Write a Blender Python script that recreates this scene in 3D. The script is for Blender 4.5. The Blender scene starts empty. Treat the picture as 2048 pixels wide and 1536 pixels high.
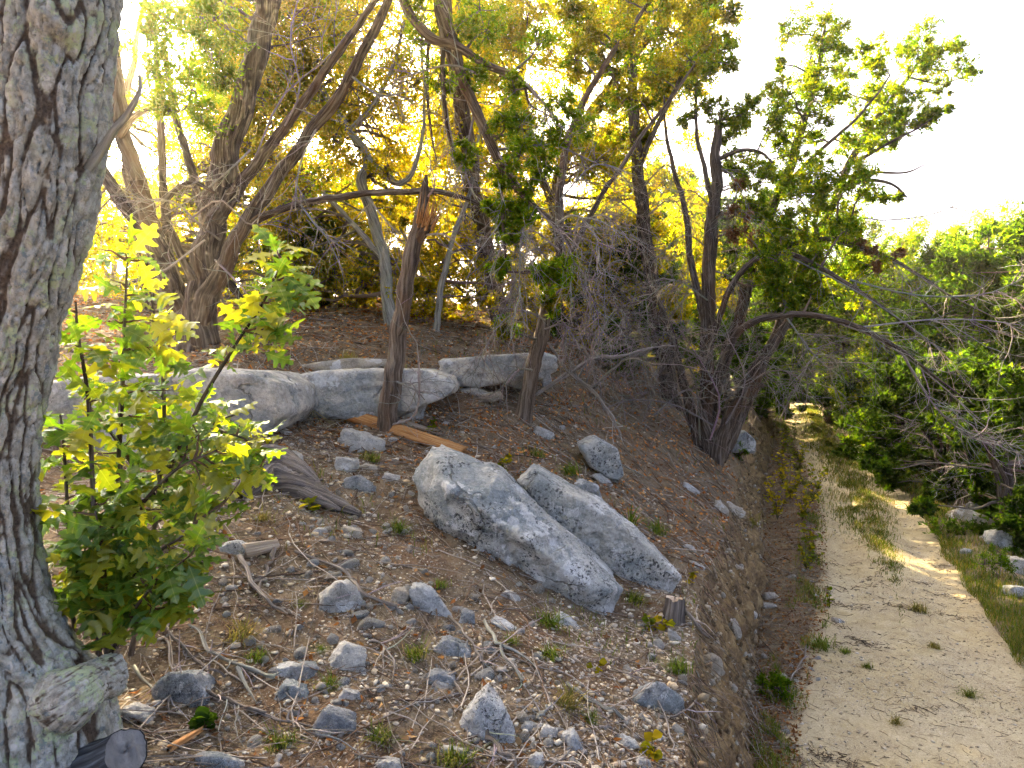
import bpy, bmesh, math, time
import numpy as np
from mathutils import Vector
T0 = time.time()
rng = np.random.default_rng(11)
scene = bpy.context.scene
COL = scene.collection

# ------------------------------------------------------------------ camera, sky, sun, exposure
CAM_Z = 2.9
HFOV = math.radians(75.0)
FPX = 1024 / math.tan(HFOV / 2)          # focal length in photograph pixels (2048 wide)
PITCH = math.radians(2.06)
cam_data = bpy.data.cameras.new('camera')
cam_data.sensor_width = 36
cam_data.lens = 18 / math.tan(HFOV / 2)
cam_data.clip_start = 0.05
cam_data.clip_end = 2000
cam = bpy.data.objects.new('camera', cam_data)
cam.location = (0, 0, CAM_Z)
cam.rotation_euler = (math.pi / 2 - PITCH, 0, 0)
COL.objects.link(cam)
scene.camera = cam

SUN_AZ = math.radians(-30.5)             # clockwise from +Y: to the left of the view
SUN_EL = math.radians(28.0)
world = bpy.data.worlds.new('World')
scene.world = world
world.use_nodes = True
wn = world.node_tree.nodes
wl = world.node_tree.links
for n in list(wn):
    wn.remove(n)
w_out = wn.new('ShaderNodeOutputWorld')
w_bg = wn.new('ShaderNodeBackground')
w_sky = wn.new('ShaderNodeTexSky')
w_sky.sky_type = 'NISHITA'
w_sky.sun_disc = False
w_sky.sun_elevation = SUN_EL
w_sky.sun_rotation = SUN_AZ
w_sky.air_density = 0.32
w_sky.dust_density = 8.0
w_sky.ozone_density = 0.0
w_bg.inputs['Strength'].default_value = 0.15
wl.new(w_sky.outputs[0], w_bg.inputs['Color'])
wl.new(w_bg.outputs[0], w_out.inputs['Surface'])

sun_data = bpy.data.lights.new('sun', 'SUN')
sun_data.energy = 5.0
sun_data.angle = math.radians(0.6)
sun_data.color = (1.0, 0.78, 0.44)
sun = bpy.data.objects.new('sun', sun_data)
sdir = Vector((math.sin(SUN_AZ) * math.cos(SUN_EL), math.cos(SUN_AZ) * math.cos(SUN_EL), math.sin(SUN_EL)))
sun.rotation_euler = sdir.to_track_quat('Z', 'Y').to_euler()
sun.location = sdir * 60
COL.objects.link(sun)

scene.view_settings.view_transform = 'Standard'
scene.view_settings.look = 'None'
scene.view_settings.exposure = 3.05
scene.view_settings.gamma = 1.0
scene.view_settings.use_curve_mapping = False
scene.render.engine = 'CYCLES'
cy = scene.cycles
cy.max_bounces = 6
cy.diffuse_bounces = 4
cy.glossy_bounces = 2
cy.transmission_bounces = 3
cy.transparent_max_bounces = 4
cy.volume_bounces = 0
cy.caustics_reflective = False
cy.caustics_refractive = False
cy.use_denoising = True
cy.use_adaptive_sampling = True
cy.adaptive_threshold = 0.03
cy.adaptive_min_samples = 12
try:
    cy.denoiser = 'OPENIMAGEDENOISE'
    cy.denoising_input_passes = 'RGB_ALBEDO_NORMAL'
except Exception:
    pass

# ------------------------------------------------------------------ small maths
CP, SP = math.cos(PITCH), math.sin(PITCH)

def ray(px, py):
    a = (np.asarray(px, float) - 1024) / FPX
    b = (768 - np.asarray(py, float)) / FPX
    y = CP + SP * b
    z = -SP + CP * b
    return a, y, z

def W(px, py, d):
    """world point seen at photograph pixel (px, py) at distance d ahead of the camera"""
    a, y, z = ray(px, py)
    return np.array([a / y * d, d, CAM_Z + z / y * d])

def pxm(d):
    return d / FPX                        # metres per photograph pixel at distance d

def _hash(ix, iy, iz, seed):
    h = (ix.astype(np.int64) * 374761393 + iy.astype(np.int64) * 668265263 + iz.astype(np.int64) * 2147483647 + seed * 1274126177) & 0xFFFFFFFF
    h = ((h ^ (h >> 13)) * 1274126177) & 0xFFFFFFFF
    h = ((h ^ (h >> 16)) * 2246822519) & 0xFFFFFFFF
    return (h ^ (h >> 15)) & 0xFFFFFFFF

def vnoise(P, seed=0):
    P = np.asarray(P, float)
    I = np.floor(P).astype(np.int64)
    f = P - I
    u = f * f * f * (f * (f * 6 - 15) + 10)
    r = np.zeros(P.shape[0])
    for dx in (0, 1):
        for dy in (0, 1):
            for dz in (0, 1):
                h = _hash(I[:, 0] + dx, I[:, 1] + dy, I[:, 2] + dz, seed)
                g = np.stack([(h & 1023) / 511.5 - 1, ((h >> 10) & 1023) / 511.5 - 1, ((h >> 20) & 1023) / 511.5 - 1], 1)
                d = g[:, 0] * (f[:, 0] - dx) + g[:, 1] * (f[:, 1] - dy) + g[:, 2] * (f[:, 2] - dz)
                w = (u[:, 0] if dx else 1 - u[:, 0]) * (u[:, 1] if dy else 1 - u[:, 1]) * (u[:, 2] if dz else 1 - u[:, 2])
                r += w * d
    return r

def fbm(P, o=3, seed=0, gain=0.5):
    P = np.asarray(P, float)
    s, a = np.zeros(P.shape[0]), 1.0
    for k in range(o):
        s += a * vnoise(P * (2.03 ** k) + 17.3 * k, seed + k)
        a *= gain
    return s

def norm(v):
    return v / np.maximum(np.linalg.norm(v, axis=-1, keepdims=True), 1e-9)

def runit(n):
    return norm(rng.normal(size=(n, 3)))

def spline(ctrl, K):
    """Catmull-Rom through control rows (n, m) -> (K, m)"""
    c = np.asarray(ctrl, float)
    n = len(c)
    p = np.vstack([2 * c[0] - c[1], c, 2 * c[-1] - c[-2]])
    t = np.linspace(0, n - 1 - 1e-6, K)
    i = t.astype(int)
    f = (t - i)[:, None]
    p0, p1, p2, p3 = p[i], p[i + 1], p[i + 2], p[i + 3]
    return 0.5 * (2 * p1 + (p2 - p0) * f + (2 * p0 - 5 * p1 + 4 * p2 - p3) * f ** 2 + (3 * p1 - p0 - 3 * p2 + p3) * f ** 3)

# ------------------------------------------------------------------ mesh helpers
def make_mesh(name, V, faces, col=None, smooth=False, buv=None):
    me = bpy.data.meshes.new(name)
    V = np.asarray(V, np.float32)
    if isinstance(faces, np.ndarray):
        faces = [faces]
    faces = [np.asarray(f, np.int32) for f in faces if len(f)]
    me.vertices.add(len(V))
    me.vertices.foreach_set('co', V.ravel())
    nl = sum(f.size for f in faces)
    npoly = sum(len(f) for f in faces)
    me.loops.add(nl)
    me.loops.foreach_set('vertex_index', np.concatenate([f.ravel() for f in faces]))
    me.polygons.add(npoly)
    st, o = [], 0
    for f in faces:
        st.append(o + np.arange(len(f)) * f.shape[1])
        o += f.size
    me.polygons.foreach_set('loop_start', np.concatenate(st).astype(np.int32))
    if smooth:
        me.polygons.foreach_set('use_smooth', np.ones(npoly, bool))
    me.update(calc_edges=True)
    if col is not None:
        c = np.ones((len(V), 4), np.float32)
        c[:, :3] = col
        me.attributes.new('col', 'FLOAT_COLOR', 'POINT').data.foreach_set('color', c.ravel())
    if buv is not None:
        me.attributes.new('buv', 'FLOAT_VECTOR', 'POINT').data.foreach_set('vector', np.asarray(buv, np.float32).ravel())
    return me

def put(name, me, mat, loc=(0, 0, 0), parent=None, label=None, cat=None, group=None, kind=None):
    o = bpy.data.objects.new(name, me)
    COL.objects.link(o)
    o.location = loc
    if me is not None and mat is not None and len(me.materials) == 0:
        me.materials.append(mat)
    if parent is not None:
        o.parent = parent
    for k, v in (('label', label), ('category', cat), ('group', group), ('kind', kind)):
        if v:
            o[k] = v
    return o

def thing(name, loc, label, cat, group=None):
    return put(name, None, None, tuple(float(v) for v in loc), None, label, cat, group)

class Batch:
    def __init__(s):
        s.V, s.F3, s.F4, s.C, s.B, s.n = [], [], [], [], [], 0
    def add(s, V, F, C=None, B=None):
        V = np.asarray(V, float).reshape(-1, 3)
        F = np.asarray(F)
        (s.F3 if F.shape[1] == 3 else s.F4).append(F + s.n)
        s.V.append(V)
        s.C.append(np.broadcast_to(np.array([1., 1., 1.]) if C is None else C, V.shape))
        s.B.append(np.zeros_like(V) if B is None else B)
        s.n += len(V)
    def mesh(s, name, base=(0, 0, 0), smooth=False, buv=False):
        V = np.concatenate(s.V) - np.asarray(base)
        fs = []
        if s.F3: fs.append(np.concatenate(s.F3))
        if s.F4: fs.append(np.concatenate(s.F4))
        return make_mesh(name, V, fs, np.concatenate(s.C), smooth, np.concatenate(s.B) if buv else None)

def tubes(pts, rad, S=3, twist=0.0):
    """many polylines of equal length -> vertices, quads"""
    pts = np.asarray(pts, float)
    N, K, _ = pts.shape
    rad = np.broadcast_to(rad, (N, K))
    t = norm(np.gradient(pts, axis=1))
    mt = t.mean(1)
    ref = np.zeros((N, 3))
    ref[np.arange(N), np.abs(mt).argmin(1)] = 1
    u = norm(np.cross(t, ref[:, None, :]))
    v = np.cross(t, u)
    a = np.arange(S) / S * 2 * np.pi
    V = pts[:, :, None, :] + rad[:, :, None, None] * (np.cos(a)[None, None, :, None] * u[:, :, None, :] + np.sin(a)[None, None, :, None] * v[:, :, None, :])
    idx = np.arange(N * K * S).reshape(N, K, S)
    A = idx[:, :-1, :]
    Bq = np.roll(A, -1, 2)
    D = idx[:, 1:, :]
    Cq = np.roll(D, -1, 2)
    F = np.stack([A, Bq, Cq, D], -1).reshape(-1, 4)
    return V.reshape(-1, 3), F

def stem_geo(ctrl, K, S, ridge=0.10, seed=0, cap=False, twist=1.2, low=2.2, nridge=9, flare=0.0):
    """one thick stem with stringy ridged bark; ctrl rows (x, y, z, radius)"""
    c = spline(ctrl, K)
    p, r = c[:, :3], np.maximum(c[:, 3], 0.002)
    L = np.concatenate([[0], np.cumsum(np.linalg.norm(np.diff(p, axis=0), axis=1))])
    wn_ = np.stack([fbm(np.stack([L * 1.9 + 31.7 * k_ + seed * 1.31, L * 0, L * 0 + k_], 1), 3, seed + k_) for k_ in range(3)], 1)
    p = p + wn_ * (0.55 * r + 0.012)[:, None] * np.clip(L / 0.3, 0, 1)[:, None]
    r = r * (1 + 0.22 * vnoise(np.stack([L * 6.3, L * 0, L * 0 + seed], 1), seed + 2))
    t = norm(np.gradient(p, axis=0))
    u = np.zeros_like(p)
    ref = np.array([1., 0.13, 0.07])
    u0 = norm(np.cross(t[0], ref))
    for i in range(K):
        u0 = norm(u0 - t[i] * np.dot(u0, t[i]))
        u[i] = u0
    v = np.cross(t, u)
    a = np.arange(S) / S * 2 * np.pi
    A, LL = np.meshgrid(a, L)
    Aw = A + twist * LL
    q = np.stack([np.cos(Aw) * nridge * 0.35, np.sin(Aw) * nridge * 0.35, LL * low + seed * 3.7], -1).reshape(-1, 3)
    n1 = vnoise(q, seed)
    n2 = vnoise(q * np.array([2.7, 2.7, 1.6]), seed + 5)
    n3 = vnoise(np.stack([np.cos(A) * .9, np.sin(A) * .9, LL * 1.3 + seed], -1).reshape(-1, 3), seed + 9)
    h = (0.9 * (1 - 2.2 * np.abs(n1)) + 0.6 * n2) * ridge + n3 * 0.22
    R = r[:, None] * (1 + h.reshape(K, S))
    if flare:
        R = R * (1 + flare * np.exp(-LL / 0.22) * (0.7 + 0.5 * np.sin(A * 5 + seed)))
    V = p[:, None, :] + R[..., None] * (np.cos(A)[..., None] * u[:, None, :] + np.sin(A)[..., None] * v[:, None, :])
    buv = np.stack([Aw * r.mean(), LL + seed * 3.1, np.full_like(LL, seed * 1.7)], -1).reshape(-1, 3)
    # keep the bark coordinate seamless round the stem
    buv = np.stack([np.cos(Aw) * r.mean(), np.sin(Aw) * r.mean(), LL + seed * 3.1], -1).reshape(-1, 3)
    idx = np.arange(K * S).reshape(K, S)
    F = np.stack([idx[:-1], np.roll(idx[:-1], -1, 1), np.roll(idx[1:], -1, 1), idx[1:]], -1).reshape(-1, 4)
    V = V.reshape(-1, 3)
    faces = [F]
    if cap:
        V = np.vstack([V, p[-1] + t[-1] * r[-1] * 0.1])
        buv = np.vstack([buv, [0, 0, L[-1]]])
        top = idx[-1]
        faces.append(np.stack([top, np.roll(top, -1), np.full(S, len(V) - 1)], -1))
    return V, faces, buv, p, r

# ------------------------------------------------------------------ materials
def new_mat(name):
    m = bpy.data.materials.new(name)
    m.use_nodes = True
    nt = m.node_tree
    for n in list(nt.nodes):
        nt.nodes.remove(n)
    return m, nt, nt.nodes.new('ShaderNodeOutputMaterial')

class NB:
    """tiny node builder"""
    def __init__(s, nt):
        s.nt = nt
    def n(s, t, **kw):
        nd = s.nt.nodes.new(t)
        for k, v in kw.items():
            setattr(nd, k, v)
        return nd
    def l(s, a, b):
        s.nt.links.new(a, b)
    def val(s, sock, v):
        if hasattr(v, 'is_output') or isinstance(v, bpy.types.NodeSocket):
            s.l(v, sock)
        else:
            sock.default_value = v
    def noise(s, vec, scale, detail=4, rough=0.55, dist=0.0):
        nd = s.n('ShaderNodeTexNoise')
        nd.inputs['Scale'].default_value = scale
        nd.inputs['Detail'].default_value = detail
        nd.inputs['Roughness'].default_value = rough
        nd.inputs['Distortion'].default_value = dist
        if vec is not None: s.l(vec, nd.inputs['Vector'])
        return nd.outputs['Fac']
    def voro(s, vec, scale, feature='F1', rand=1.0):
        nd = s.n('ShaderNodeTexVoronoi', feature=feature)
        nd.inputs['Scale'].default_value = scale
        nd.inputs['Randomness'].default_value = rand
        if vec is not None: s.l(vec, nd.inputs['Vector'])
        return nd
    def ramp(s, fac, stops):
        nd = s.n('ShaderNodeValToRGB')
        e = nd.color_ramp.elements
        while len(e) < len(stops): e.new(0.5)
        for i, (p, c) in enumerate(stops):
            e[i].position = p
            e[i].color = (*c, 1) if len(c) == 3 else c
        s.l(fac, nd.inputs[0])
        return nd.outputs[0]
    def mix(s, fac, a, b, mode='MIX'):
        nd = s.n('ShaderNodeMix', data_type='RGBA', blend_type=mode)
        s.val(nd.inputs[0], fac)
        for sk, v in ((nd.inputs[6], a), (nd.inputs[7], b)):
            if isinstance(v, tuple): sk.default_value = (*v, 1)
            else: s.l(v, sk)
        return nd.outputs[2]
    def math(s, op, a, b=0.0, clamp=False):
        nd = s.n('ShaderNodeMath', operation=op, use_clamp=clamp)
        s.val(nd.inputs[0], a)
        s.val(nd.inputs[1], b)
        return nd.outputs[0]
    def sstep(s, x, lo, hi):
        nd = s.n('ShaderNodeMapRange', interpolation_type='SMOOTHSTEP')
        s.val(nd.inputs[0], x)
        nd.inputs[1].default_value = lo
        nd.inputs[2].default_value = hi
        return nd.outputs[0]
    def attr(s, name, vec=False):
        nd = s.n('ShaderNodeAttribute')
        nd.attribute_name = name
        return nd.outputs['Vector'] if vec else nd.outputs['Color']
    def mapping(s, vec, scale=(1, 1, 1), loc=(0, 0, 0)):
        nd = s.n('ShaderNodeMapping')
        nd.inputs['Scale'].default_value = scale
        nd.inputs['Location'].default_value = loc
        s.l(vec, nd.inputs[0])
        return nd.outputs[0]
    def objvec(s, shift=True):
        tc = s.n('ShaderNodeTexCoord')
        if not shift: return tc.outputs['Object']
        oi = s.n('ShaderNodeObjectInfo')
        nd = s.n('ShaderNodeVectorMath', operation='ADD')
        mul = s.math('MULTIPLY', oi.outputs['Random'], 37.0)
        s.l(tc.outputs['Object'], nd.inputs[0])
        s.l(mul, nd.inputs[1])
        return nd.outputs[0]
    def bump(s, h, strength=0.5, dist=0.01):
        nd = s.n('ShaderNodeBump')
        nd.inputs['Strength'].default_value = strength
        nd.inputs['Distance'].default_value = dist
        s.l(h, nd.inputs['Height'])
        return nd.outputs[0]
    def pbsdf(s, col, rough=0.9, bump=None, spec=0.25):
        nd = s.n('ShaderNodeBsdfPrincipled')
        s.val(nd.inputs['Base Color'], (*col, 1) if isinstance(col, tuple) else col)
        s.val(nd.inputs['Roughness'], rough)
        nd.inputs['Specular IOR Level'].default_value = spec
        if bump is not None: s.l(bump, nd.inputs['Normal'])
        return nd.outputs[0]

def mat_rock(name, base, pale, dark, spot=0.5, bluish=0.3, scale=1.0, warm=0.25):
    m, nt, out = new_mat(name)
    b = NB(nt)
    v = b.objvec()
    n1 = b.noise(v, 3.2 * scale, 6, 0.62, 0.4)
    n2 = b.noise(v, 11 * scale, 5, 0.65)
    n3 = b.noise(v, 46 * scale, 4, 0.7)
    c = b.mix(b.sstep(n1, 0.36, 0.62), base, pale)
    c = b.mix(b.math('MULTIPLY', b.sstep(n2, 0.47, 0.64), 0.6), c, dark)
    nb = b.noise(b.mapping(v, loc=(5, 2, 9)), 2.3 * scale, 7, 0.66)
    c = b.mix(b.math('MULTIPLY', b.sstep(nb, 0.46, 0.60), min(1.0, bluish * 1.5)), c, (0.235, 0.27, 0.27))
    nw = b.noise(b.mapping(v, loc=(15, 7, 3)), 2.6 * scale, 6, 0.7)
    c = b.mix(b.math('MULTIPLY', b.sstep(nw, 0.54, 0.68), warm), c, (0.40, 0.31, 0.20))
    npatch = b.noise(b.mapping(v, loc=(1, 17, 4)), 3.4 * scale, 7, 0.66)
    c = b.mix(b.math('MULTIPLY', b.sstep(npatch, 0.56, 0.59), 0.9), c, (0.66, 0.66, 0.63))
    vd = b.n('ShaderNodeVectorMath', operation='ADD')
    nn = b.n('ShaderNodeTexNoise'); nn.inputs['Scale'].default_value = 60 * scale; b.l(v, nn.inputs['Vector'])
    sc = b.n('ShaderNodeVectorMath', operation='SCALE'); sc.inputs['Scale'].default_value = 0.035 / scale
    b.l(nn.outputs['Color'], sc.inputs[0]); b.l(v, vd.inputs[0]); b.l(sc.outputs[0], vd.inputs[1])
    vo = b.voro(vd.outputs[0], 30 * scale)
    vo2 = b.voro(vd.outputs[0], 62 * scale)
    mask = b.sstep(b.noise(b.mapping(v, loc=(9, 9, 1)), 3.6 * scale, 4, 0.6), 0.72 - 0.25 * spot, 0.80 - 0.25 * spot)
    sp = b.math('MULTIPLY', b.math('SUBTRACT', 1.0, b.sstep(vo.outputs['Distance'], 0.26, 0.36)), mask)
    sp2 = b.math('MULTIPLY', b.math('SUBTRACT', 1.0, b.sstep(vo2.outputs['Distance'], 0.2, 0.33)), mask)
    sp = b.math('MAXIMUM', sp, sp2)
    c = b.mix(b.math('MULTIPLY', sp, 0.92), c, (0.022, 0.024, 0.027))
    c = b.mix(b.sstep(n3, 0.32, 0.66), b.mix(0.26, c, (0.05, 0.05, 0.05)), b.mix(0.14, c, (0.75, 0.74, 0.70)))
    n4 = b.noise(v, 120 * scale, 3, 0.7)
    dv = b.n('ShaderNodeVectorMath', operation='ADD'); d2 = b.n('ShaderNodeVectorMath', operation='SCALE'); d2.inputs['Scale'].default_value = 0.35 / scale
    dn = b.n('ShaderNodeTexNoise'); dn.inputs['Scale'].default_value = 4 * scale; dn.inputs['Detail'].default_value = 5; b.l(v, dn.inputs['Vector']); b.l(dn.outputs['Color'], d2.inputs[0]); b.l(v, dv.inputs[0]); b.l(d2.outputs[0], dv.inputs[1])
    ck = b.voro(dv.outputs[0], 2.6 * scale, 'DISTANCE_TO_EDGE')
    crack = b.math('MULTIPLY', b.math('SUBTRACT', 1.0, b.sstep(ck.outputs['Distance'], 0.004, 0.03)), b.sstep(b.noise(b.mapping(v, loc=(8, 3, 3)), 2.0 * scale, 3, 0.5), 0.52, 0.60))
    c = b.mix(b.math('MULTIPLY', crack, 0.4), c, (0.08, 0.075, 0.065))
    c = b.mix(b.math('MULTIPLY', b.sstep(n4, 0.58, 0.66), 0.3), c, (0.06, 0.06, 0.06))
    h = b.math('ADD', b.math('MULTIPLY', n2, 0.6), b.math('MULTIPLY', n3, 0.4))
    h = b.math('ADD', h, b.math('MULTIPLY', n4, 0.16))
    h = b.math('SUBTRACT', h, b.math('MULTIPLY', crack, 0.5))
    b.l(b.pbsdf(c, 0.93, b.bump(h, 1.0, 0.035), 0.2), out.inputs['Surface'])
    return m

def mat_attr_diffuse(name, rough=0.9, grain=60.0, amt=0.35, bump=0.3):
    m, nt, out = new_mat(name)
    b = NB(nt)
    v = b.objvec(False)
    c = b.attr('col')
    n = b.noise(v, grain, 4, 0.65)
    c2 = b.mix(amt, c, b.ramp(n, [(0.3, (0.12, 0.11, 0.10)), (0.7, (0.75, 0.72, 0.66))]), 'OVERLAY')
    b.l(b.pbsdf(c2, rough, b.bump(n, bump, 0.01), 0.2), out.inputs['Surface'])
    return m

def mat_leaf(name, trans=0.5, tint=(1.0, 1.0, 0.55), gloss=0.0, boost=2.2, objrand=False, base=None, yellow=None, veins=False):
    m, nt, out = new_mat(name)
    b = NB(nt)
    if base is None:
        c = b.attr('col')
    else:
        oi = b.n('ShaderNodeObjectInfo')
        c = b.mix(b.sstep(oi.outputs['Random'], 0.35, 1.0), base, yellow)
        c = b.mix(b.math('MULTIPLY', b.sstep(oi.outputs['Random'], 0.25, 0.0), 0.5), c, (0.045, 0.11, 0.015))
        v = b.n('ShaderNodeTexCoord').outputs['Object']
        c = b.mix(b.math('MULTIPLY', b.sstep(b.noise(v, 22, 4, 0.6), 0.45, 0.7), 0.35), c, yellow)
        c = b.mix(b.math('MULTIPLY', b.sstep(b.noise(b.mapping(v, loc=(3, 1, 7)), 14, 5, 0.7), 0.62, 0.70), 0.55), c, (0.16, 0.10, 0.03))
        sx = b.n('ShaderNodeSeparateXYZ'); b.l(v, sx.inputs[0])
        ax = b.math('ABSOLUTE', sx.outputs[0])
        rib = b.math('SUBTRACT', 1.0, b.sstep(ax, 0.0006, 0.0022))
        wav = b.math('SINE', b.math('MULTIPLY', b.math('SUBTRACT', sx.outputs[1], b.math('MULTIPLY', ax, 0.8)), 260.0))
        rib = b.math('MAXIMUM', rib, b.math('MULTIPLY', b.sstep(wav, 0.93, 1.0), 0.45))
        c = b.mix(b.math('MULTIPLY', rib, 0.5), c, (0.30, 0.34, 0.10))
    d = b.n('ShaderNodeBsdfDiffuse')
    b.l(c, d.inputs['Color'])
    t = b.n('ShaderNodeBsdfTranslucent')
    b.l(b.mix(1.0, b.mix(1.0, c, tint, 'MULTIPLY'), (boost, boost, boost), 'MULTIPLY'), t.inputs['Color'])
    mx = b.n('ShaderNodeMixShader'); mx.inputs[0].default_value = trans
    b.l(d.outputs[0], mx.inputs[1]); b.l(t.outputs[0], mx.inputs[2])
    s = mx.outputs[0]
    if gloss:
        g = b.n('ShaderNodeBsdfGlossy'); g.inputs['Roughness'].default_value = 0.42
        g.inputs['Color'].default_value = (0.8, 0.85, 0.9, 1)
        m2 = b.n('ShaderNodeMixShader'); m2.inputs[0].default_value = gloss
        b.l(s, m2.inputs[1]); b.l(g.outputs[0], m2.inputs[2]); s = m2.outputs[0]
    b.l(s, out.inputs['Surface'])
    return m

def mat_bark_juniper(name, dark, mid, light, warm=(0.22, 0.11, 0.05)):
    m, nt, out = new_mat(name)
    b = NB(nt)
    v = b.attr('buv', True)
    s1 = b.noise(b.mapping(v, (62, 62, 3.0)), 1.0, 4, 0.6, 0.3)
    s2 = b.noise(b.mapping(v, (150, 150, 9.0)), 1.0, 3, 0.6)
    big = b.noise(b.mapping(v, (6, 6, 1.4), (4, 4, 4)), 1.0, 4, 0.6)
    c = b.ramp(s1, [(0.32, dark), (0.5, mid), (0.68, light)])
    c = b.mix(b.math('MULTIPLY', b.sstep(big, 0.5, 0.66), 0.6), c, warm)
    c = b.mix(b.math('MULTIPLY', b.sstep(s2, 0.52, 0.7), 0.55), c, light)
    c = b.mix(b.math('MULTIPLY', b.sstep(s2, 0.44, 0.3), 0.5), c, dark)
    h = b.math('ADD', b.math('MULTIPLY', s1, 0.7), b.math('MULTIPLY', s2, 0.3))
    b.l(b.pbsdf(c, 0.92, b.bump(h, 0.9, 0.02), 0.2), out.inputs['Surface'])
    return m

def mat_wood(name, a, c2, c3):
    m, nt, out = new_mat(name)
    b = NB(nt)
    v = b.objvec(False)
    av = b.attr('buv', True)
    s1 = b.noise(b.mapping(av, (90, 90, 3.2)), 1.0, 4, 0.6, 0.4)
    s2 = b.noise(b.mapping(av, (20, 20, 1.6), (3, 3, 3)), 1.0, 4, 0.6)
    c = b.ramp(s1, [(0.3, a), (0.52, c2), (0.72, c3)])
    c = b.mix(b.math('MULTIPLY', b.sstep(s2, 0.5, 0.64), 0.6), c, a)
    b.l(b.pbsdf(c, 0.85, b.bump(s1, 0.7, 0.012), 0.2), out.inputs['Surface'])
    return m

def mat_oakbark():
    m, nt, out = new_mat('oak_bark')
    b = NB(nt)
    v = b.objvec(False)
    hc = b.attr('col')                      # R: plate height stored while modelling the bark
    sep = b.n('ShaderNodeSeparateColor'); b.l(hc, sep.inputs[0])
    h = sep.outputs[0]
    n1 = b.noise(b.mapping(v, (1, 1, 0.55)), 34, 7, 0.72, 0.3)
    n2 = b.noise(v, 75, 5, 0.7)
    big = b.noise(v, 3.5, 4, 0.6)
    plate = b.mix(b.sstep(n1, 0.36, 0.62), (0.26, 0.245, 0.195), (0.47, 0.46, 0.39))
    plate = b.mix(b.math('MULTIPLY', b.sstep(b.noise(b.mapping(v, loc=(3, 8, 2)), 17, 6, 0.7), 0.53, 0.61), 0.7), plate, (0.58, 0.57, 0.52))
    lich = b.math('MULTIPLY', b.sstep(b.noise(b.mapping(v, loc=(7, 1, 5)), 12, 7, 0.72), 0.52, 0.58), b.sstep(big, 0.36, 0.52))
    plate = b.mix(b.math('MULTIPLY', lich, 0.9), plate, (0.44, 0.50, 0.29))
    plate = b.mix(b.math('MULTIPLY', b.sstep(b.noise(b.mapping(v, loc=(2, 4, 8)), 30, 6, 0.72), 0.56, 0.62), 0.65), plate, (0.15, 0.20, 0.22))
    fur = b.mix(b.sstep(n2, 0.35, 0.65), (0.06, 0.043, 0.03), (0.15, 0.11, 0.075))
    c = b.mix(b.sstep(h, 0.16, 0.44), fur, plate)
    c = b.mix(b.math('MULTIPLY', b.sstep(n2, 0.52, 0.68), 0.45), c, (0.07, 0.058, 0.046))
    hh = b.math('ADD', b.math('MULTIPLY', n1, 0.6), b.math('MULTIPLY', n2, 0.5))
    b.l(b.pbsdf(c, 0.93, b.bump(hh, 0.8, 0.012), 0.2), out.inputs['Surface'])
    return m

def mat_soil():
    m, nt, out = new_mat('soil')
    b = NB(nt)
    v = b.objvec(False)
    n1 = b.noise(v, 1.3, 5, 0.6)
    n2 = b.noise(v, 9, 6, 0.68)
    n3 = b.noise(v, 60, 5, 0.7)
    c = b.ramp(n2, [(0.3, (0.080, 0.053, 0.027)), (0.5, (0.205, 0.145, 0.080)), (0.72, (0.37, 0.295, 0.19))])
    c = b.mix(b.math('MULTIPLY', b.sstep(n1, 0.45, 0.62), 0.55), c, (0.22, 0.105, 0.04))
    # crumbs of pale limestone grit in the earth
    g = b.voro(v, 90)
    gm = b.math('MULTIPLY', b.math('SUBTRACT', 1.0, b.sstep(g.outputs['Distance'], 0.22, 0.34)), b.sstep(b.noise(v, 3.5, 4, 0.6), 0.43, 0.58))
    c = b.mix(b.math('MULTIPLY', gm, 0.8), c, (0.42, 0.37, 0.30))
    att = b.attr('col')
    sep = b.n('ShaderNodeSeparateColor'); b.l(att, sep.inputs[0])
    # R: raw cut earth of the bank, G: grass-dust of the verge
    strat = b.noise(b.mapping(v, (9, 9, 6)), 1.0, 7, 0.7, 0.3)
    cut = b.ramp(strat, [(0.3, (0.085, 0.05, 0.022)), (0.43, (0.19, 0.115, 0.05)), (0.54, (0.36, 0.23, 0.09)), (0.66, (0.52, 0.38, 0.18)), (0.8, (0.22, 0.20, 0.17))])
    cut = b.mix(b.math('MULTIPLY', b.sstep(n3, 0.5, 0.65), 0.5), cut, (0.10, 0.065, 0.04))
    c = b.mix(sep.outputs[0], c, cut)
    c = b.mix(b.math('MULTIPLY', sep.outputs[1], 0.6), c, (0.13, 0.12, 0.05))
    c = b.mix(b.sstep(n3, 0.3, 0.7), b.mix(0.45, c, (0.02, 0.015, 0.01)), b.mix(0.12, c, (0.45, 0.38, 0.30)))
    h = b.math('ADD', b.math('MULTIPLY', n2, 0.5), b.math('MULTIPLY', n3, 0.5))
    b.l(b.pbsdf(c, 0.95, b.bump(h, 0.9, 0.03), 0.15), out.inputs['Surface'])
    return m

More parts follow.
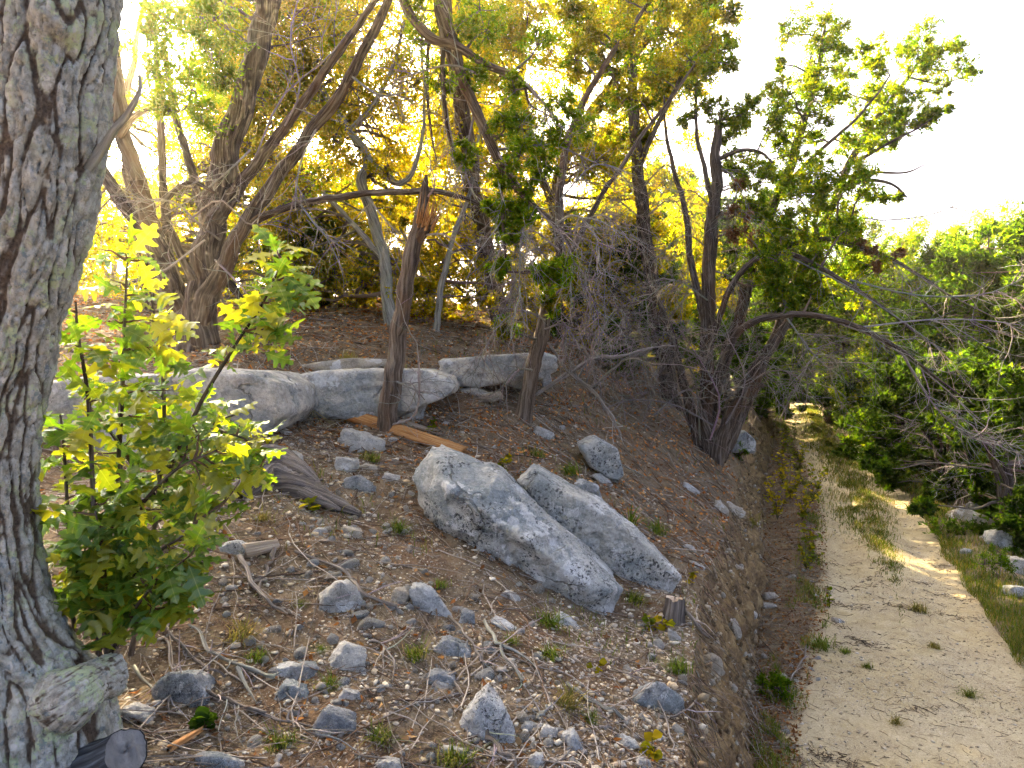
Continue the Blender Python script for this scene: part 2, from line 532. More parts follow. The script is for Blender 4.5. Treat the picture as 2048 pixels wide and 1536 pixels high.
def mat_road():
    m, nt, out = new_mat('caliche_gravel')
    b = NB(nt)
    v = b.objvec(False)
    n1 = b.noise(v, 0.9, 5, 0.6)
    n2 = b.noise(v, 6, 6, 0.68)
    n3 = b.noise(v, 55, 5, 0.72)
    c = b.ramp(n2, [(0.3, (0.37, 0.285, 0.14)), (0.5, (0.52, 0.425, 0.23)), (0.72, (0.62, 0.53, 0.33))])
    c = b.mix(b.math('MULTIPLY', b.sstep(n1, 0.45, 0.60), 0.45), c, (0.57, 0.50, 0.34))
    g = b.voro(v, 75)
    hue = g.outputs['Color']
    pc = b.ramp(hue, [(0.2, (0.30, 0.23, 0.14)), (0.5, (0.48, 0.41, 0.30)), (0.8, (0.62, 0.57, 0.47))])
    gm = b.math('MULTIPLY', b.math('SUBTRACT', 1.0, b.sstep(g.outputs['Distance'], 0.28, 0.42)), b.sstep(b.noise(v, 2.2, 5, 0.65), 0.42, 0.60))
    c = b.mix(b.math('MULTIPLY', gm, 0.8), c, pc)
    c = b.mix(b.sstep(n3, 0.3, 0.7), b.mix(0.35, c, (0.09, 0.06, 0.03)), b.mix(0.10, c, (0.65, 0.58, 0.45)))
    gp = b.sstep(b.noise(b.mapping(v, (1, 1, 1), (4, 9, 2)), 1.6, 6, 0.7), 0.47, 0.57)
    c = b.mix(b.math('MULTIPLY', gp, 0.45), c, b.mix(b.sstep(b.noise(v, 120, 4, 0.75), 0.42, 0.6), (0.24, 0.18, 0.095), (0.56, 0.48, 0.32)))
    att = b.attr('col')
    sep = b.n('ShaderNodeSeparateColor'); b.l(att, sep.inputs[0])
    edge = b.math('MULTIPLY', sep.outputs[0], b.sstep(n2, 0.35, 0.6))
    c = b.mix(b.math('MULTIPLY', edge, 0.8), c, (0.11, 0.075, 0.045))
    h = b.math('ADD', b.math('MULTIPLY', n3, 0.5), b.math('MULTIPLY', gm, 0.35))
    b.l(b.pbsdf(c, 0.95, b.bump(h, 0.8, 0.015), 0.15), out.inputs['Surface'])
    return m

M = {}
M['boulder'] = mat_rock('limestone_boulder', (0.41, 0.41, 0.375), (0.57, 0.56, 0.50), (0.19, 0.195, 0.185), spot=1.0, bluish=0.6, scale=1.0)
M['ledge'] = mat_rock('limestone_ledge', (0.43, 0.42, 0.375), (0.62, 0.58, 0.49), (0.24, 0.225, 0.20), spot=0.3, bluish=0.45, scale=0.8, warm=0.6)
M['pale'] = mat_rock('pale_limestone', (0.46, 0.44, 0.39), (0.66, 0.63, 0.56), (0.28, 0.265, 0.23), spot=0.2, bluish=0.2, scale=2.2)
M['speck'] = mat_rock('speckled_limestone', (0.45, 0.45, 0.43), (0.62, 0.62, 0.59), (0.16, 0.165, 0.17), spot=0.95, bluish=0.3, scale=1.8, warm=0.05)
M['blue'] = mat_rock('lichen_dark_limestone', (0.23, 0.24, 0.24), (0.42, 0.42, 0.40), (0.09, 0.10, 0.105), spot=0.6, bluish=0.7, scale=2.0, warm=0.05)
M['warm'] = mat_rock('warm_limestone', (0.40, 0.34, 0.25), (0.52, 0.47, 0.37), (0.24, 0.20, 0.14), spot=0.05, bluish=0.1, scale=1.6, warm=0.5)
M['gravel'] = mat_attr_diffuse('loose_stone', 0.92, 70, 0.45)
M['litter'] = mat_leaf('dry_litter', 0.18, (1.0, 0.75, 0.45))
M['twig'] = mat_attr_diffuse('dead_twig_bark', 0.9, 90, 0.45)
M['juniper'] = mat_leaf('juniper_foliage', 0.66, (1.0, 0.93, 0.16))
M['broad'] = mat_leaf('broad_foliage', 0.75, (1.0, 0.90, 0.14))
M['gold'] = mat_leaf('golden_foliage', 0.8, (1.0, 0.88, 0.14), boost=3.0)
M['grass'] = mat_leaf('grass_blade', 0.4, (1.0, 0.95, 0.4))
M['oakleaf'] = mat_leaf('oak_leaf', 0.5, (1.0, 0.98, 0.2), gloss=0.05, base=(0.095, 0.19, 0.016), yellow=(0.29, 0.28, 0.016))
M['jbark'] = mat_bark_juniper('juniper_bark', (0.025, 0.018, 0.014), (0.085, 0.062, 0.045), (0.23, 0.195, 0.16), (0.13, 0.065, 0.03))
M['jbark_warm'] = mat_bark_juniper('juniper_bark_warm', (0.035, 0.024, 0.017), (0.12, 0.085, 0.058), (0.27, 0.22, 0.17), (0.16, 0.08, 0.035))
M['oakbark'] = mat_oakbark()
M['lichenbark'] = mat_bark_juniper('lichen_branch_bark', (0.08, 0.075, 0.06), (0.24, 0.23, 0.19), (0.42, 0.42, 0.36), (0.30, 0.31, 0.20))
M['cedarwood'] = mat_wood('split_cedar_wood', (0.22, 0.085, 0.022), (0.44, 0.21, 0.07), (0.58, 0.36, 0.16))
M['greywood'] = mat_wood('weathered_wood', (0.045, 0.038, 0.032), (0.16, 0.135, 0.115), (0.33, 0.30, 0.265))
M['sawn'] = mat_wood('sawn_wood', (0.28, 0.20, 0.13), (0.46, 0.37, 0.27), (0.60, 0.52, 0.42))
M['charwood'] = mat_wood('blackened_wood', (0.02, 0.02, 0.022), (0.075, 0.08, 0.085), (0.20, 0.22, 0.24))
M['stickwood'] = mat_wood('dead_stick', (0.075, 0.06, 0.048), (0.22, 0.185, 0.15), (0.40, 0.36, 0.31))
M['cutgrey'] = mat_wood('weathered_cut_end', (0.13, 0.125, 0.12), (0.20, 0.195, 0.185), (0.29, 0.28, 0.265))
M['soil'] = mat_soil()
M['road'] = mat_road()

# ------------------------------------------------------------------ the lie of the land
def lin(y, ys, xs):
    return np.interp(y, ys, xs)
BY = [-6, 0, 2.9, 4.0, 4.9, 8, 12, 15, 19, 25, 30, 40, 60, 400]
def x_top(y): return lin(y, BY, [-.7, .25, .78, 1.12, 1.4, 2.68, 4.15, 5.3, 7.0, 9.2, 11.0, 13.5, 17, 60])
def x_base(y): return x_top(y) + lin(y, [0, 5, 10, 20, 40], [.34, .33, .36, .5, .6])
def x_left(y): return np.maximum(lin(y, [-6, 0, 3, 4.96, 8, 13, 19, 25, 30, 40, 60, 400], [0.2, .85, 1.25, 2.05, 3.72, 6.0, 8.0, 10.0, 11.9, 14.6, 18, 61]), x_base(y) + 0.12)
def x_right(y): return lin(y, [-6, 0, 3, 4.96, 8, 13, 19, 25, 30, 40, 60, 400], [2.4, 2.8, 3.4, 4.3, 5.68, 7.85, 9.98, 12.4, 14.5, 17.4, 21, 64])
def z_road(y): return lin(y, [-6, 8, 13, 19, 25, 29, 40, 80, 400], [0, 0, .2, .55, .95, 1.05, .5, 1.0, 4])
def bank_h(y): return lin(y, [-6, 3, 5, 8, 12, 15, 20, 30, 60], [1.15, 1.15, 1.1, 1.0, .85, .7, .5, .4, .5])

CTRL = []
for px, py, d in [(60, 1450, 2.3), (1000, 1536, 2.6), (250, 1400, 2.7), (600, 1300, 3.1), (1000, 1300, 3.3), (900, 1100, 4.3), (1230, 1235, 4.4),
                  (830, 1000, 4.8), (1340, 1190, 4.6), (700, 900, 5.6), (560, 880, 5.3), (790, 850, 6.2), (1050, 830, 7.3), (900, 825, 6.8),
                  (1100, 900, 6.6), (1200, 960, 6.5), (1350, 900, 8.6), (1420, 910, 9.5), (1250, 780, 10), (1400, 790, 12), (1500, 870, 11.5),
                  (620, 842, 6.2), (700, 848, 6.25), (560, 862, 5.6), (460, 885, 5.2), (980, 806, 7.35), (880, 822, 6.75), (330, 905, 5.0), (200, 935, 4.9), (400, 690, 7.0), (700, 688, 7.5), (600, 622, 10.5), (850, 640, 10), (1000, 690, 9.6), (800, 596, 15), (300, 590, 12), (1200, 660, 15),
                  (1400, 720, 18), (300, 940, 4.3), (150, 1090, 3.4), (480, 730, 6.2), (620, 712, 7.0), (150, 740, 6.2), (300, 715, 6.8), (150, 985, 4.2)]:
    CTRL.append(W(px, py, d))
CTRL += [np.array(p, float) for p in [(0, 0, 1.32), (-1.5, .5, 1.62), (-3, 1, 1.95), (-4, 4, 2.6), (0, -5, 1.4), (-6, -4, 2.4), (-7, 8, 3.4), (-10, 14, 4.1),
        (-12, 25, 4.2), (0, 28, 4.2), (6, 34, 3.2), (-25, 45, 4.2), (5, 60, 4), (-50, 100, 4.5), (30, 160, 4), (-40, 20, 4.6), (-30, -10, 4), (0, 240, 5), (-140, 120, 5), (-140, 0, 5)]]
for y in (-5, 0, 1.5, 2.9, 4, 4.9, 6.4, 8, 10, 12, 15, 19, 25, 30, 40, 60, 120, 300):
    CTRL.append(np.array([x_top(y), y, z_road(y) + bank_h(y)]))
CTRL = np.array(CTRL)
_D = np.linalg.norm(CTRL[:, None, :2] - CTRL[None, :, :2], axis=-1)
_A = np.zeros((len(CTRL) + 3, len(CTRL) + 3))
_n = len(CTRL)
_A[:_n, :_n] = -_D - np.eye(_n) * 0.02 * -1
_A[:_n, _n] = 1; _A[:_n, _n + 1:] = CTRL[:, :2]; _A[_n, :_n] = 1; _A[_n + 1:, :_n] = CTRL[:, :2].T
_w = np.linalg.solve(_A, np.concatenate([CTRL[:, 2], [0, 0, 0]]))

def hill(x, y):
    x = np.asarray(x, float); y = np.asarray(y, float)
    d = np.hypot(x[:, None] - CTRL[None, :, 0], y[:, None] - CTRL[None, :, 1])
    z = -d @ _w[:_n] + _w[_n] + _w[_n + 1] * x + _w[_n + 2] * y
    P = np.stack([x, y, np.zeros_like(x)], 1)
    return z + 0.05 * fbm(P * 1.7, 3, 3) + 0.018 * fbm(P * 9, 2, 8)

def zfun(x, y):
    """ground height, vectorised"""
    x = np.atleast_1d(np.asarray(x, float)); y = np.atleast_1d(np.asarray(y, float))
    xt, xb, xl, xr = x_top(y), x_base(y), x_left(y), x_right(y)
    zr = z_road(y)
    zh = hill(np.minimum(x, xt), y)
    P = np.stack([x, y, np.zeros_like(x)], 1)
    z = zh.copy()
    f = np.clip((x - xt) / (xb - xt), 0, 1)
    f = f ** 1.25
    zb = zr - 0.04
    z = np.where(x > xt, zh * (1 - f) + zb * f, z)
    g = np.clip((x - xb) / np.maximum(xl - xb, 0.01), 0, 1)
    z = np.where(x > xb, zb + (zr - zb) * g + 0.02 * np.sin(g * np.pi), z)
    q = np.clip((x - xl) / (xr - xl), 0, 1)
    rut = -0.06 * (np.exp(-((q - 0.2) / 0.13) ** 2) + np.exp(-((q - 0.8) / 0.13) ** 2)) + 0.03 * np.exp(-((q - 0.5) / 0.16) ** 2)
    fade = np.clip((y - 6) / 4, 0.25, 1)
    z = np.where(x > xl, zr + rut * fade, z)
    v = x - xr
    z = np.where(v > 0, zr + 0.06 * np.sin(np.clip(v / 0.8, 0, 1) * np.pi), z)
    steep = lin(y, [0, 12, 18, 26], [0.55, 0.5, 0.22, 0.12])
    dn = np.clip(v - 0.8, 0, None)
    z = np.where(dn > 0, zr - steep * 9 * (1 - np.exp(-dn / 9)) , z)
    rough = np.where(x > xt, 0.012, 0.0) + np.where(v > 0.4, 0.05, 0.0)
    return z + rough * fbm(P * 3.1, 3, 21)

def zat(x, y):
    return float(zfun(np.array([x]), np.array([y]))[0])

def hit(px, py, far=60.0):
    """where the view ray through a photograph pixel meets the ground"""
    a, yy, zz = ray(px, py)
    t = np.geomspace(1.2, far, 700)
    X, Y, Z = a / yy * t, t, CAM_Z + zz / yy * t
    g = zfun(X, Y)
    k = np.argmax(g > Z)
    if g[k] <= Z[k]:
        return W(px, py, far)
    k = max(k, 1)
    f = (Z[k - 1] - g[k - 1]) / max((Z[k - 1] - g[k - 1]) - (Z[k] - g[k]), 1e-6)
    d = t[k - 1] + f * (t[k] - t[k - 1])
    p = W(px, py, d)
    p[2] = zat(p[0], p[1])
    return p

def gnormal(x, y, e=0.06):
    zx = (zfun(x + e, y) - zfun(x - e, y)) / (2 * e)
    zy = (zfun(x, y + e) - zfun(x, y - e)) / (2 * e)
    return norm(np.stack([-zx, -zy, np.ones_like(zx)], 1))

# ground sheets: one grid that follows the bank and the road, cut along those lines
o = [0.0]
st = 0.031
while o[-1] < 130:
    if o[-1] > 4.0: st *= 1.06
    o.append(o[-1] + st)
hill_off = -np.array(o[::-1])
yy = list(np.arange(-6, 1.4, 0.2)) + list(np.arange(1.4, 6.6, 0.03))
st = 0.031
while yy[-1] < 220:
    st *= 1.02 if yy[-1] < 60 else 1.1
    yy.append(yy[-1] + st)
yy = np.array(yy)
NY = len(yy)
o = [0.0]; st = 0.04
while o[-1] < 130:
    if o[-1] > 1.2: st *= 1.07
    o.append(o[-1] + st)
right_off = np.array(o)

def sheet(name, X, Y, Z, cols, mat, label=None):
    ny, nx = X.shape
    idx = np.arange(ny * nx).reshape(ny, nx)
    F = np.stack([idx[:-1, :-1], idx[:-1, 1:], idx[1:, 1:], idx[1:, :-1]], -1).reshape(-1, 4)
    me = make_mesh(name, np.stack([X, Y, Z], -1).reshape(-1, 3), F, cols.reshape(-1, 3), True)
    return put(name, me, mat, kind='structure')

def wig(y, amp, seed):
    return amp * fbm(np.stack([y * 1.6, np.zeros_like(y), np.full_like(y, seed * 7.1)], 1), 4, seed)
XT, XB, XL, XR = x_top(yy) + wig(yy, .10, 1) + wig(yy * 3.1, .05, 9), x_base(yy) + wig(yy, .06, 2), x_left(yy) + wig(yy, .10, 3), x_right(yy) + wig(yy, .14, 4)
XB = np.maximum(XB, XT + 0.12)
XL = np.maximum(XL, XB + 0.08)
# hillside
X = XT[:, None] + hill_off[None, :]
Y = np.broadcast_to(yy[:, None], X.shape)
Z = zfun(X.ravel(), Y.ravel()).reshape(X.shape)
ztop = Z[:, -1].copy()
c = np.zeros(X.shape + (3,))
c[..., 0] = np.exp(hill_off / 0.10)[None, :] * 0.5
sheet('hillside_ground', X, Y, Z, c, M['soil'])
# bank face
nf = 34
f = np.linspace(0, 1, nf)
X = XT[:, None] * (1 - f) + XB[:, None] * f
Y = np.broadcast_to(yy[:, None], X.shape)
zb = z_road(yy) - 0.04
g = f ** 0.9
Z = ztop[:, None] * (1 - g) + zb[:, None] * g
env = np.sin(f * np.pi)[None, :] ** 0.6
Q = np.stack([Y.ravel() * 5.5, Z.ravel() * 1.6, np.zeros(X.size)], 1)
dispx = (0.26 * fbm(Q, 4, 31) + 0.12 * np.abs(fbm(Q * np.array([3.3, 6.0, 1]), 3, 35))).reshape(X.shape)
X = X + env * dispx
X = X + 0.045 * env * fbm(np.stack([Y.ravel() * 14, Z.ravel() * 12, X.ravel() * 5], 1), 3, 41).reshape(X.shape)
X = X + 0.02 * env * vnoise(np.stack([Y.ravel() * 30, Z.ravel() * 22, X.ravel() * 9], 1), 3).reshape(X.shape)
c = np.zeros(X.shape + (3,)); c[..., 0] = (0.5 + 0.5 * np.sin(f * np.pi) ** 0.5)[None, :]
c[:, -1, 0] = 0.2
sheet('road_bank', X, Y, Z, c, M['soil'])
# ditch
f = np.linspace(0, 1, 30)
X = XB[:, None] * (1 - f) + XL[:, None] * f
Y = np.broadcast_to(yy[:, None], X.shape)
ZZ = zfun(np.maximum(X, x_base(yy)[:, None] + 0.001).ravel(), Y.ravel()).reshape(X.shape)
ZZ = ZZ * 1.0
ZZ[:, 0] = zb
zl_edge = ZZ[:, -1].copy()
c = np.zeros(X.shape + (3,)); c[..., 0] = 0.2 * (1 - f)[None, :]; c[..., 1] = 0.3
sheet('ditch_ground', X, Y, ZZ, c, M['soil'])
# road
f = np.linspace(0, 1, 84)
X = XL[:, None] * (1 - f) + XR[:, None] * f
Y = np.broadcast_to(yy[:, None], X.shape)
xc = np.clip(X, x_left(yy)[:, None] + 0.001, x_right(yy)[:, None] - 0.001)
Z = zfun(xc.ravel(), Y.ravel()).reshape(X.shape)
Z[:, 0] = zl_edge
zr_edge = Z[:, -1].copy()
c = np.zeros(X.shape + (3,))
ed = np.exp(-f / 0.05) + 0.7 * np.exp(-(1 - f) / 0.05)
mid = np.exp(-((f - 0.5) / 0.09) ** 2)[None, :] * np.clip((yy - 9) / 4, 0, 1)[:, None]
c[..., 0] = np.clip(ed[None, :] + mid, 0, 1)
sheet('dirt_road', X, Y, Z, c, M['road'])
# verge and slope below
X = XR[:, None] + right_off[None, :]
Y = np.broadcast_to(yy[:, None], X.shape)
Z = zfun(np.maximum(X, x_right(yy)[:, None] + 0.001).ravel(), Y.ravel()).reshape(X.shape)
Z[:, 0] = zr_edge
c = np.zeros(X.shape + (3,)); c[..., 1] = 0.8
sheet('downhill_ground', X, Y, Z, c, M['soil'])
print('ground', round(time.time() - T0, 1))

# ------------------------------------------------------------------ rocks
_ICO = {}
def ico(sub):
    if sub not in _ICO:
        bm = bmesh.new()
        bmesh.ops.create_icosphere(bm, subdivisions=sub, radius=1.0)
        V = np.array([v.co[:] for v in bm.verts]); F = np.array([[v.index for v in f.verts] for f in bm.faces])
        bm.free()
        _ICO[sub] = (norm(V), F)
    return _ICO[sub]

def hull_planes(pts):
    bm = bmesh.new()
    for p in pts: bm.verts.new(p)
    bmesh.ops.convex_hull(bm, input=bm.verts)
    bm.faces.ensure_lookup_table()
    bm.normal_update()
    c = np.mean(pts, 0)
    n, d = [], []
    for f in bm.faces:
        nn = np.array(f.normal[:]); p0 = np.array(f.verts[0].co[:])
        dd = nn @ (p0 - c)
        if dd < 0: nn, dd = -nn, -dd
        n.append(nn); d.append(dd)
    bm.free()
    return c, np.array(n), np.array(d)

def rock_verts(n, d, sub, soft=14, rough=0.05, seed=0, size=1.0, pit=0.02):
    D, F = ico(sub)
    q = np.maximum(D @ n.T, 1e-4)
    t = d[None, :] / q
    s = (1.0 / t)
    sm = s.max(1)
    r = 1.0 / (sm * ((s / sm[:, None]) ** soft).sum(1) ** (1.0 / soft))
    V = D * r[:, None]
    k = 1.0 / size
    nz = rough * size * (fbm(V * k * 1.6 + seed * 5.3, 3, seed) + 0.35 * (1 - 2 * np.abs(vnoise(V * k * 3.1 + seed, seed + 4))))
    nz += pit * size * fbm(V * k * 7.5, 3, seed + 9)
    # broken bedding steps
    st = vnoise(V * k * np.array([1.1, 1.1, 2.6]) + seed * 1.3, seed + 13)
    nz += 0.55 * rough * size * (np.round(st * 5) / 5 - st) * 2.0
    return V + D * nz[:, None], F

def rand_planes(nr, nplanes=13, flat=0.75):
    n = norm(nr.normal(size=(nplanes, 3)))
    n = np.vstack([n, [[.2, 0, 1], [0, .3, -1], [1, .2, .1], [-1, .1, .2], [.1, 1, .2], [0, -1, .3]]])
    n = norm(n)
    d = nr.uniform(0.58, 1.0, len(n))
    return n, d

def rock_obj(name, V, F, mat, loc, label, group=None, smooth=True, cat='rock'):
    me = make_mesh(name, V, F, None, smooth)
    o_ = put(name, me, mat, tuple(map(float, loc)), None, label, cat, group)
    return o_

def hull_rock(name, outline, d, front, back, mat, label, sub=5, soft=12, rough=0.05, seed=1, extra=(), cat='boulder', pit=0.015, lean=0.0, dd=None, fs=0.90):
    """rock whose silhouette follows an outline; d is its distance, front and back its depth either side of it"""
    pts = []
    ol = [W(px, py, d + (dd(px) if dd else 0)) for px, py in outline]
    cen = np.mean(ol, 0)
    for p in ol:
        pts.append(p)
        q = cen + (p - cen) * fs; q = q + np.array([0, -front, 0]); pts.append(q)
        q = cen + (p - cen) * 0.93; q = q + np.array([0, back, lean]); pts.append(q)
    for e in extra: pts.append(W(*e))
    c_, n_, d_ = hull_planes(pts)
    size = float(np.mean(d_))
    V, F = rock_verts(n_, d_, sub, soft * 2.2, rough, seed, size, pit)
    if cat == 'rock ledge':
        # weathered bedding: proud and recessed courses, pocked face
        zz_ = V[:, 2] * 17 + 1.6 * fbm(V * 2.2 + seed, 3, seed)
        bed = vnoise(np.stack([zz_, np.full(len(V), seed * .7), np.zeros(len(V))], 1), seed + 3)
        pock = np.clip(fbm(V * 9.0, 3, seed + 6) - 0.12, 0, 1)
        side_ = 1 - np.abs(norm(V)[:, 2:3])
        V = V + norm(V * np.array([1, 1, .25])) * (0.055 * bed - 0.10 * pock)[:, None] * side_
    r_ = rock_obj(name, V, F, mat, c_, label, cat=cat)
    r_['kind'] = 'thing'
    return r_

# two great tilted boulders
hull_rock('boulder', [(828, 955), (862, 900), (1000, 955), (1110, 1062), (1238, 1172), (1226, 1236), (1165, 1252), (1000, 1170), (862, 1068)], 4.62, 0.14, 0.6, M['boulder'],
          'largest grey boulder with black lichen spots, tilted down the middle of the slope', sub=6, soft=80, rough=0.13, seed=3,
          extra=[(905, 985, 4.40), (1060, 1085, 4.30), (1175, 1180, 4.24)], dd=lambda px: (1030 - px) * 0.0009, pit=0.06)
hull_rock('boulder', [(1035, 965), (1070, 940), (1225, 1030), (1312, 1098), (1358, 1152), (1344, 1195), (1270, 1188), (1110, 1062)], 5.0, 0.10, 0.55,
          M['boulder'], 'second long grey boulder lying just behind and right of the largest one', sub=6, soft=80, rough=0.13, seed=8, dd=lambda px: (1200 - px) * 0.0009, pit=0.06)
hull_rock('boulder', [(1153, 888), (1192, 872), (1236, 898), (1250, 950), (1232, 968), (1180, 935)], 6.6, 0.07, 0.3, M['boulder'],
          'smooth oval grey boulder standing alone upslope of the two big tilted boulders', sub=5, seed=12, rough=0.10, pit=0.04)
hull_rock('boulder', [(1455, 905), (1462, 875), (1490, 860), (1512, 880), (1510, 908)], 10.6, 0.1, 0.4, M['blue'],
          'rounded blue-grey boulder right beside the multi-stemmed juniper above the road', sub=4, seed=14)
# ledge
hull_rock('ledge_slab', [(-80, 782), (200, 752), (318, 750), (330, 800), (318, 925), (100, 975), (-80, 1000)], 5.15, 0.10, 1.2, M['ledge'],
          'leftmost slab of the rock ledge, mostly hidden by the oak saplings', sub=5, soft=90, rough=0.055, seed=27, cat='rock ledge', pit=0.04, fs=0.97)
hull_rock('ledge_slab', [(318, 752), (400, 738), (510, 744), (566, 772), (578, 828), (545, 866), (420, 905), (322, 915)], 5.3, 0.10, 1.1, M['ledge'],
          'blunt-ended ledge slab between the oak saplings and the spiky plant', sub=5, soft=90, rough=0.055, seed=21, cat='rock ledge', pit=0.04, fs=0.95)
hull_rock('ledge_slab', [(566, 754), (640, 740), (850, 738), (905, 756), (916, 784), (850, 808), (780, 842), (600, 836), (562, 810)], 6.3, 0.10, 1.3, M['ledge'],
          'long grey ledge slab behind the broken trunk, with a pointed right end', sub=5, soft=90, rough=0.05, seed=22, cat='rock ledge', pit=0.04, fs=0.97)
hull_rock('ledge_slab', [(700, 812), (800, 800), (848, 805), (845, 840), (800, 872), (720, 862)], 6.45, 0.05, 0.8, M['ledge'],
          'low rock under the long slab beside the foot of the broken trunk', sub=5, soft=80, rough=0.055, seed=23, cat='rock ledge', pit=0.05, fs=0.97)
hull_rock('ledge_slab', [(872, 718), (1062, 706), (1088, 724), (1076, 752), (960, 776), (888, 770)], 7.45, 0.1, 1.2, M['ledge'],
          'middle overhanging ledge slab with a dark gap beneath it', sub=5, soft=90, rough=0.055, seed=24, cat='rock ledge', pit=0.04, fs=0.97)
hull_rock('ledge_slab', [(1020, 712), (1080, 702), (1114, 712), (1112, 742), (1080, 760), (1020, 756)], 7.95, 0.1, 0.9, M['ledge'],
          'right-hand end slab of the rock ledge behind the twiggy juniper trunk', sub=5, soft=80, rough=0.055, seed=25, cat='rock ledge', pit=0.05, fs=0.97)
hull_rock('ledge_slab', [(590, 728), (700, 716), (790, 718), (800, 734), (680, 744), (600, 742)], 6.9, 0.1, 0.5, M['warm'],
          'thin sunlit stone sheet lying on top of the long ledge slab', sub=4, soft=60, rough=0.055, seed=26, cat='rock ledge')
for k, (ol, d, mt, lb) in enumerate([
        ([(915, 778), (950, 772), (990, 792), (985, 802), (930, 798)], 7.4, 'ledge', 'wedge-shaped rock tilted under the overhanging middle slab'),
        ([(962, 788), (1000, 782), (1010, 796), (985, 806), (960, 800)], 7.3, 'warm', 'small tan rock under the middle slab, beside the tilted wedge'),
        ([(1010, 745), (1050, 742), (1062, 765), (1040, 780), (1012, 770)], 7.75, 'ledge', 'squarish stone wedged below the right end of the ledge'),
        ([(1080, 745), (1100, 742), (1105, 768), (1085, 778)], 7.9, 'ledge', 'small upright stone at the right foot of the ledge')]):
    hull_rock('limestone_rock', ol, d, 0.05, 0.25, M[mt], lb, sub=4, seed=40 + k, cat='rock', rough=0.07)

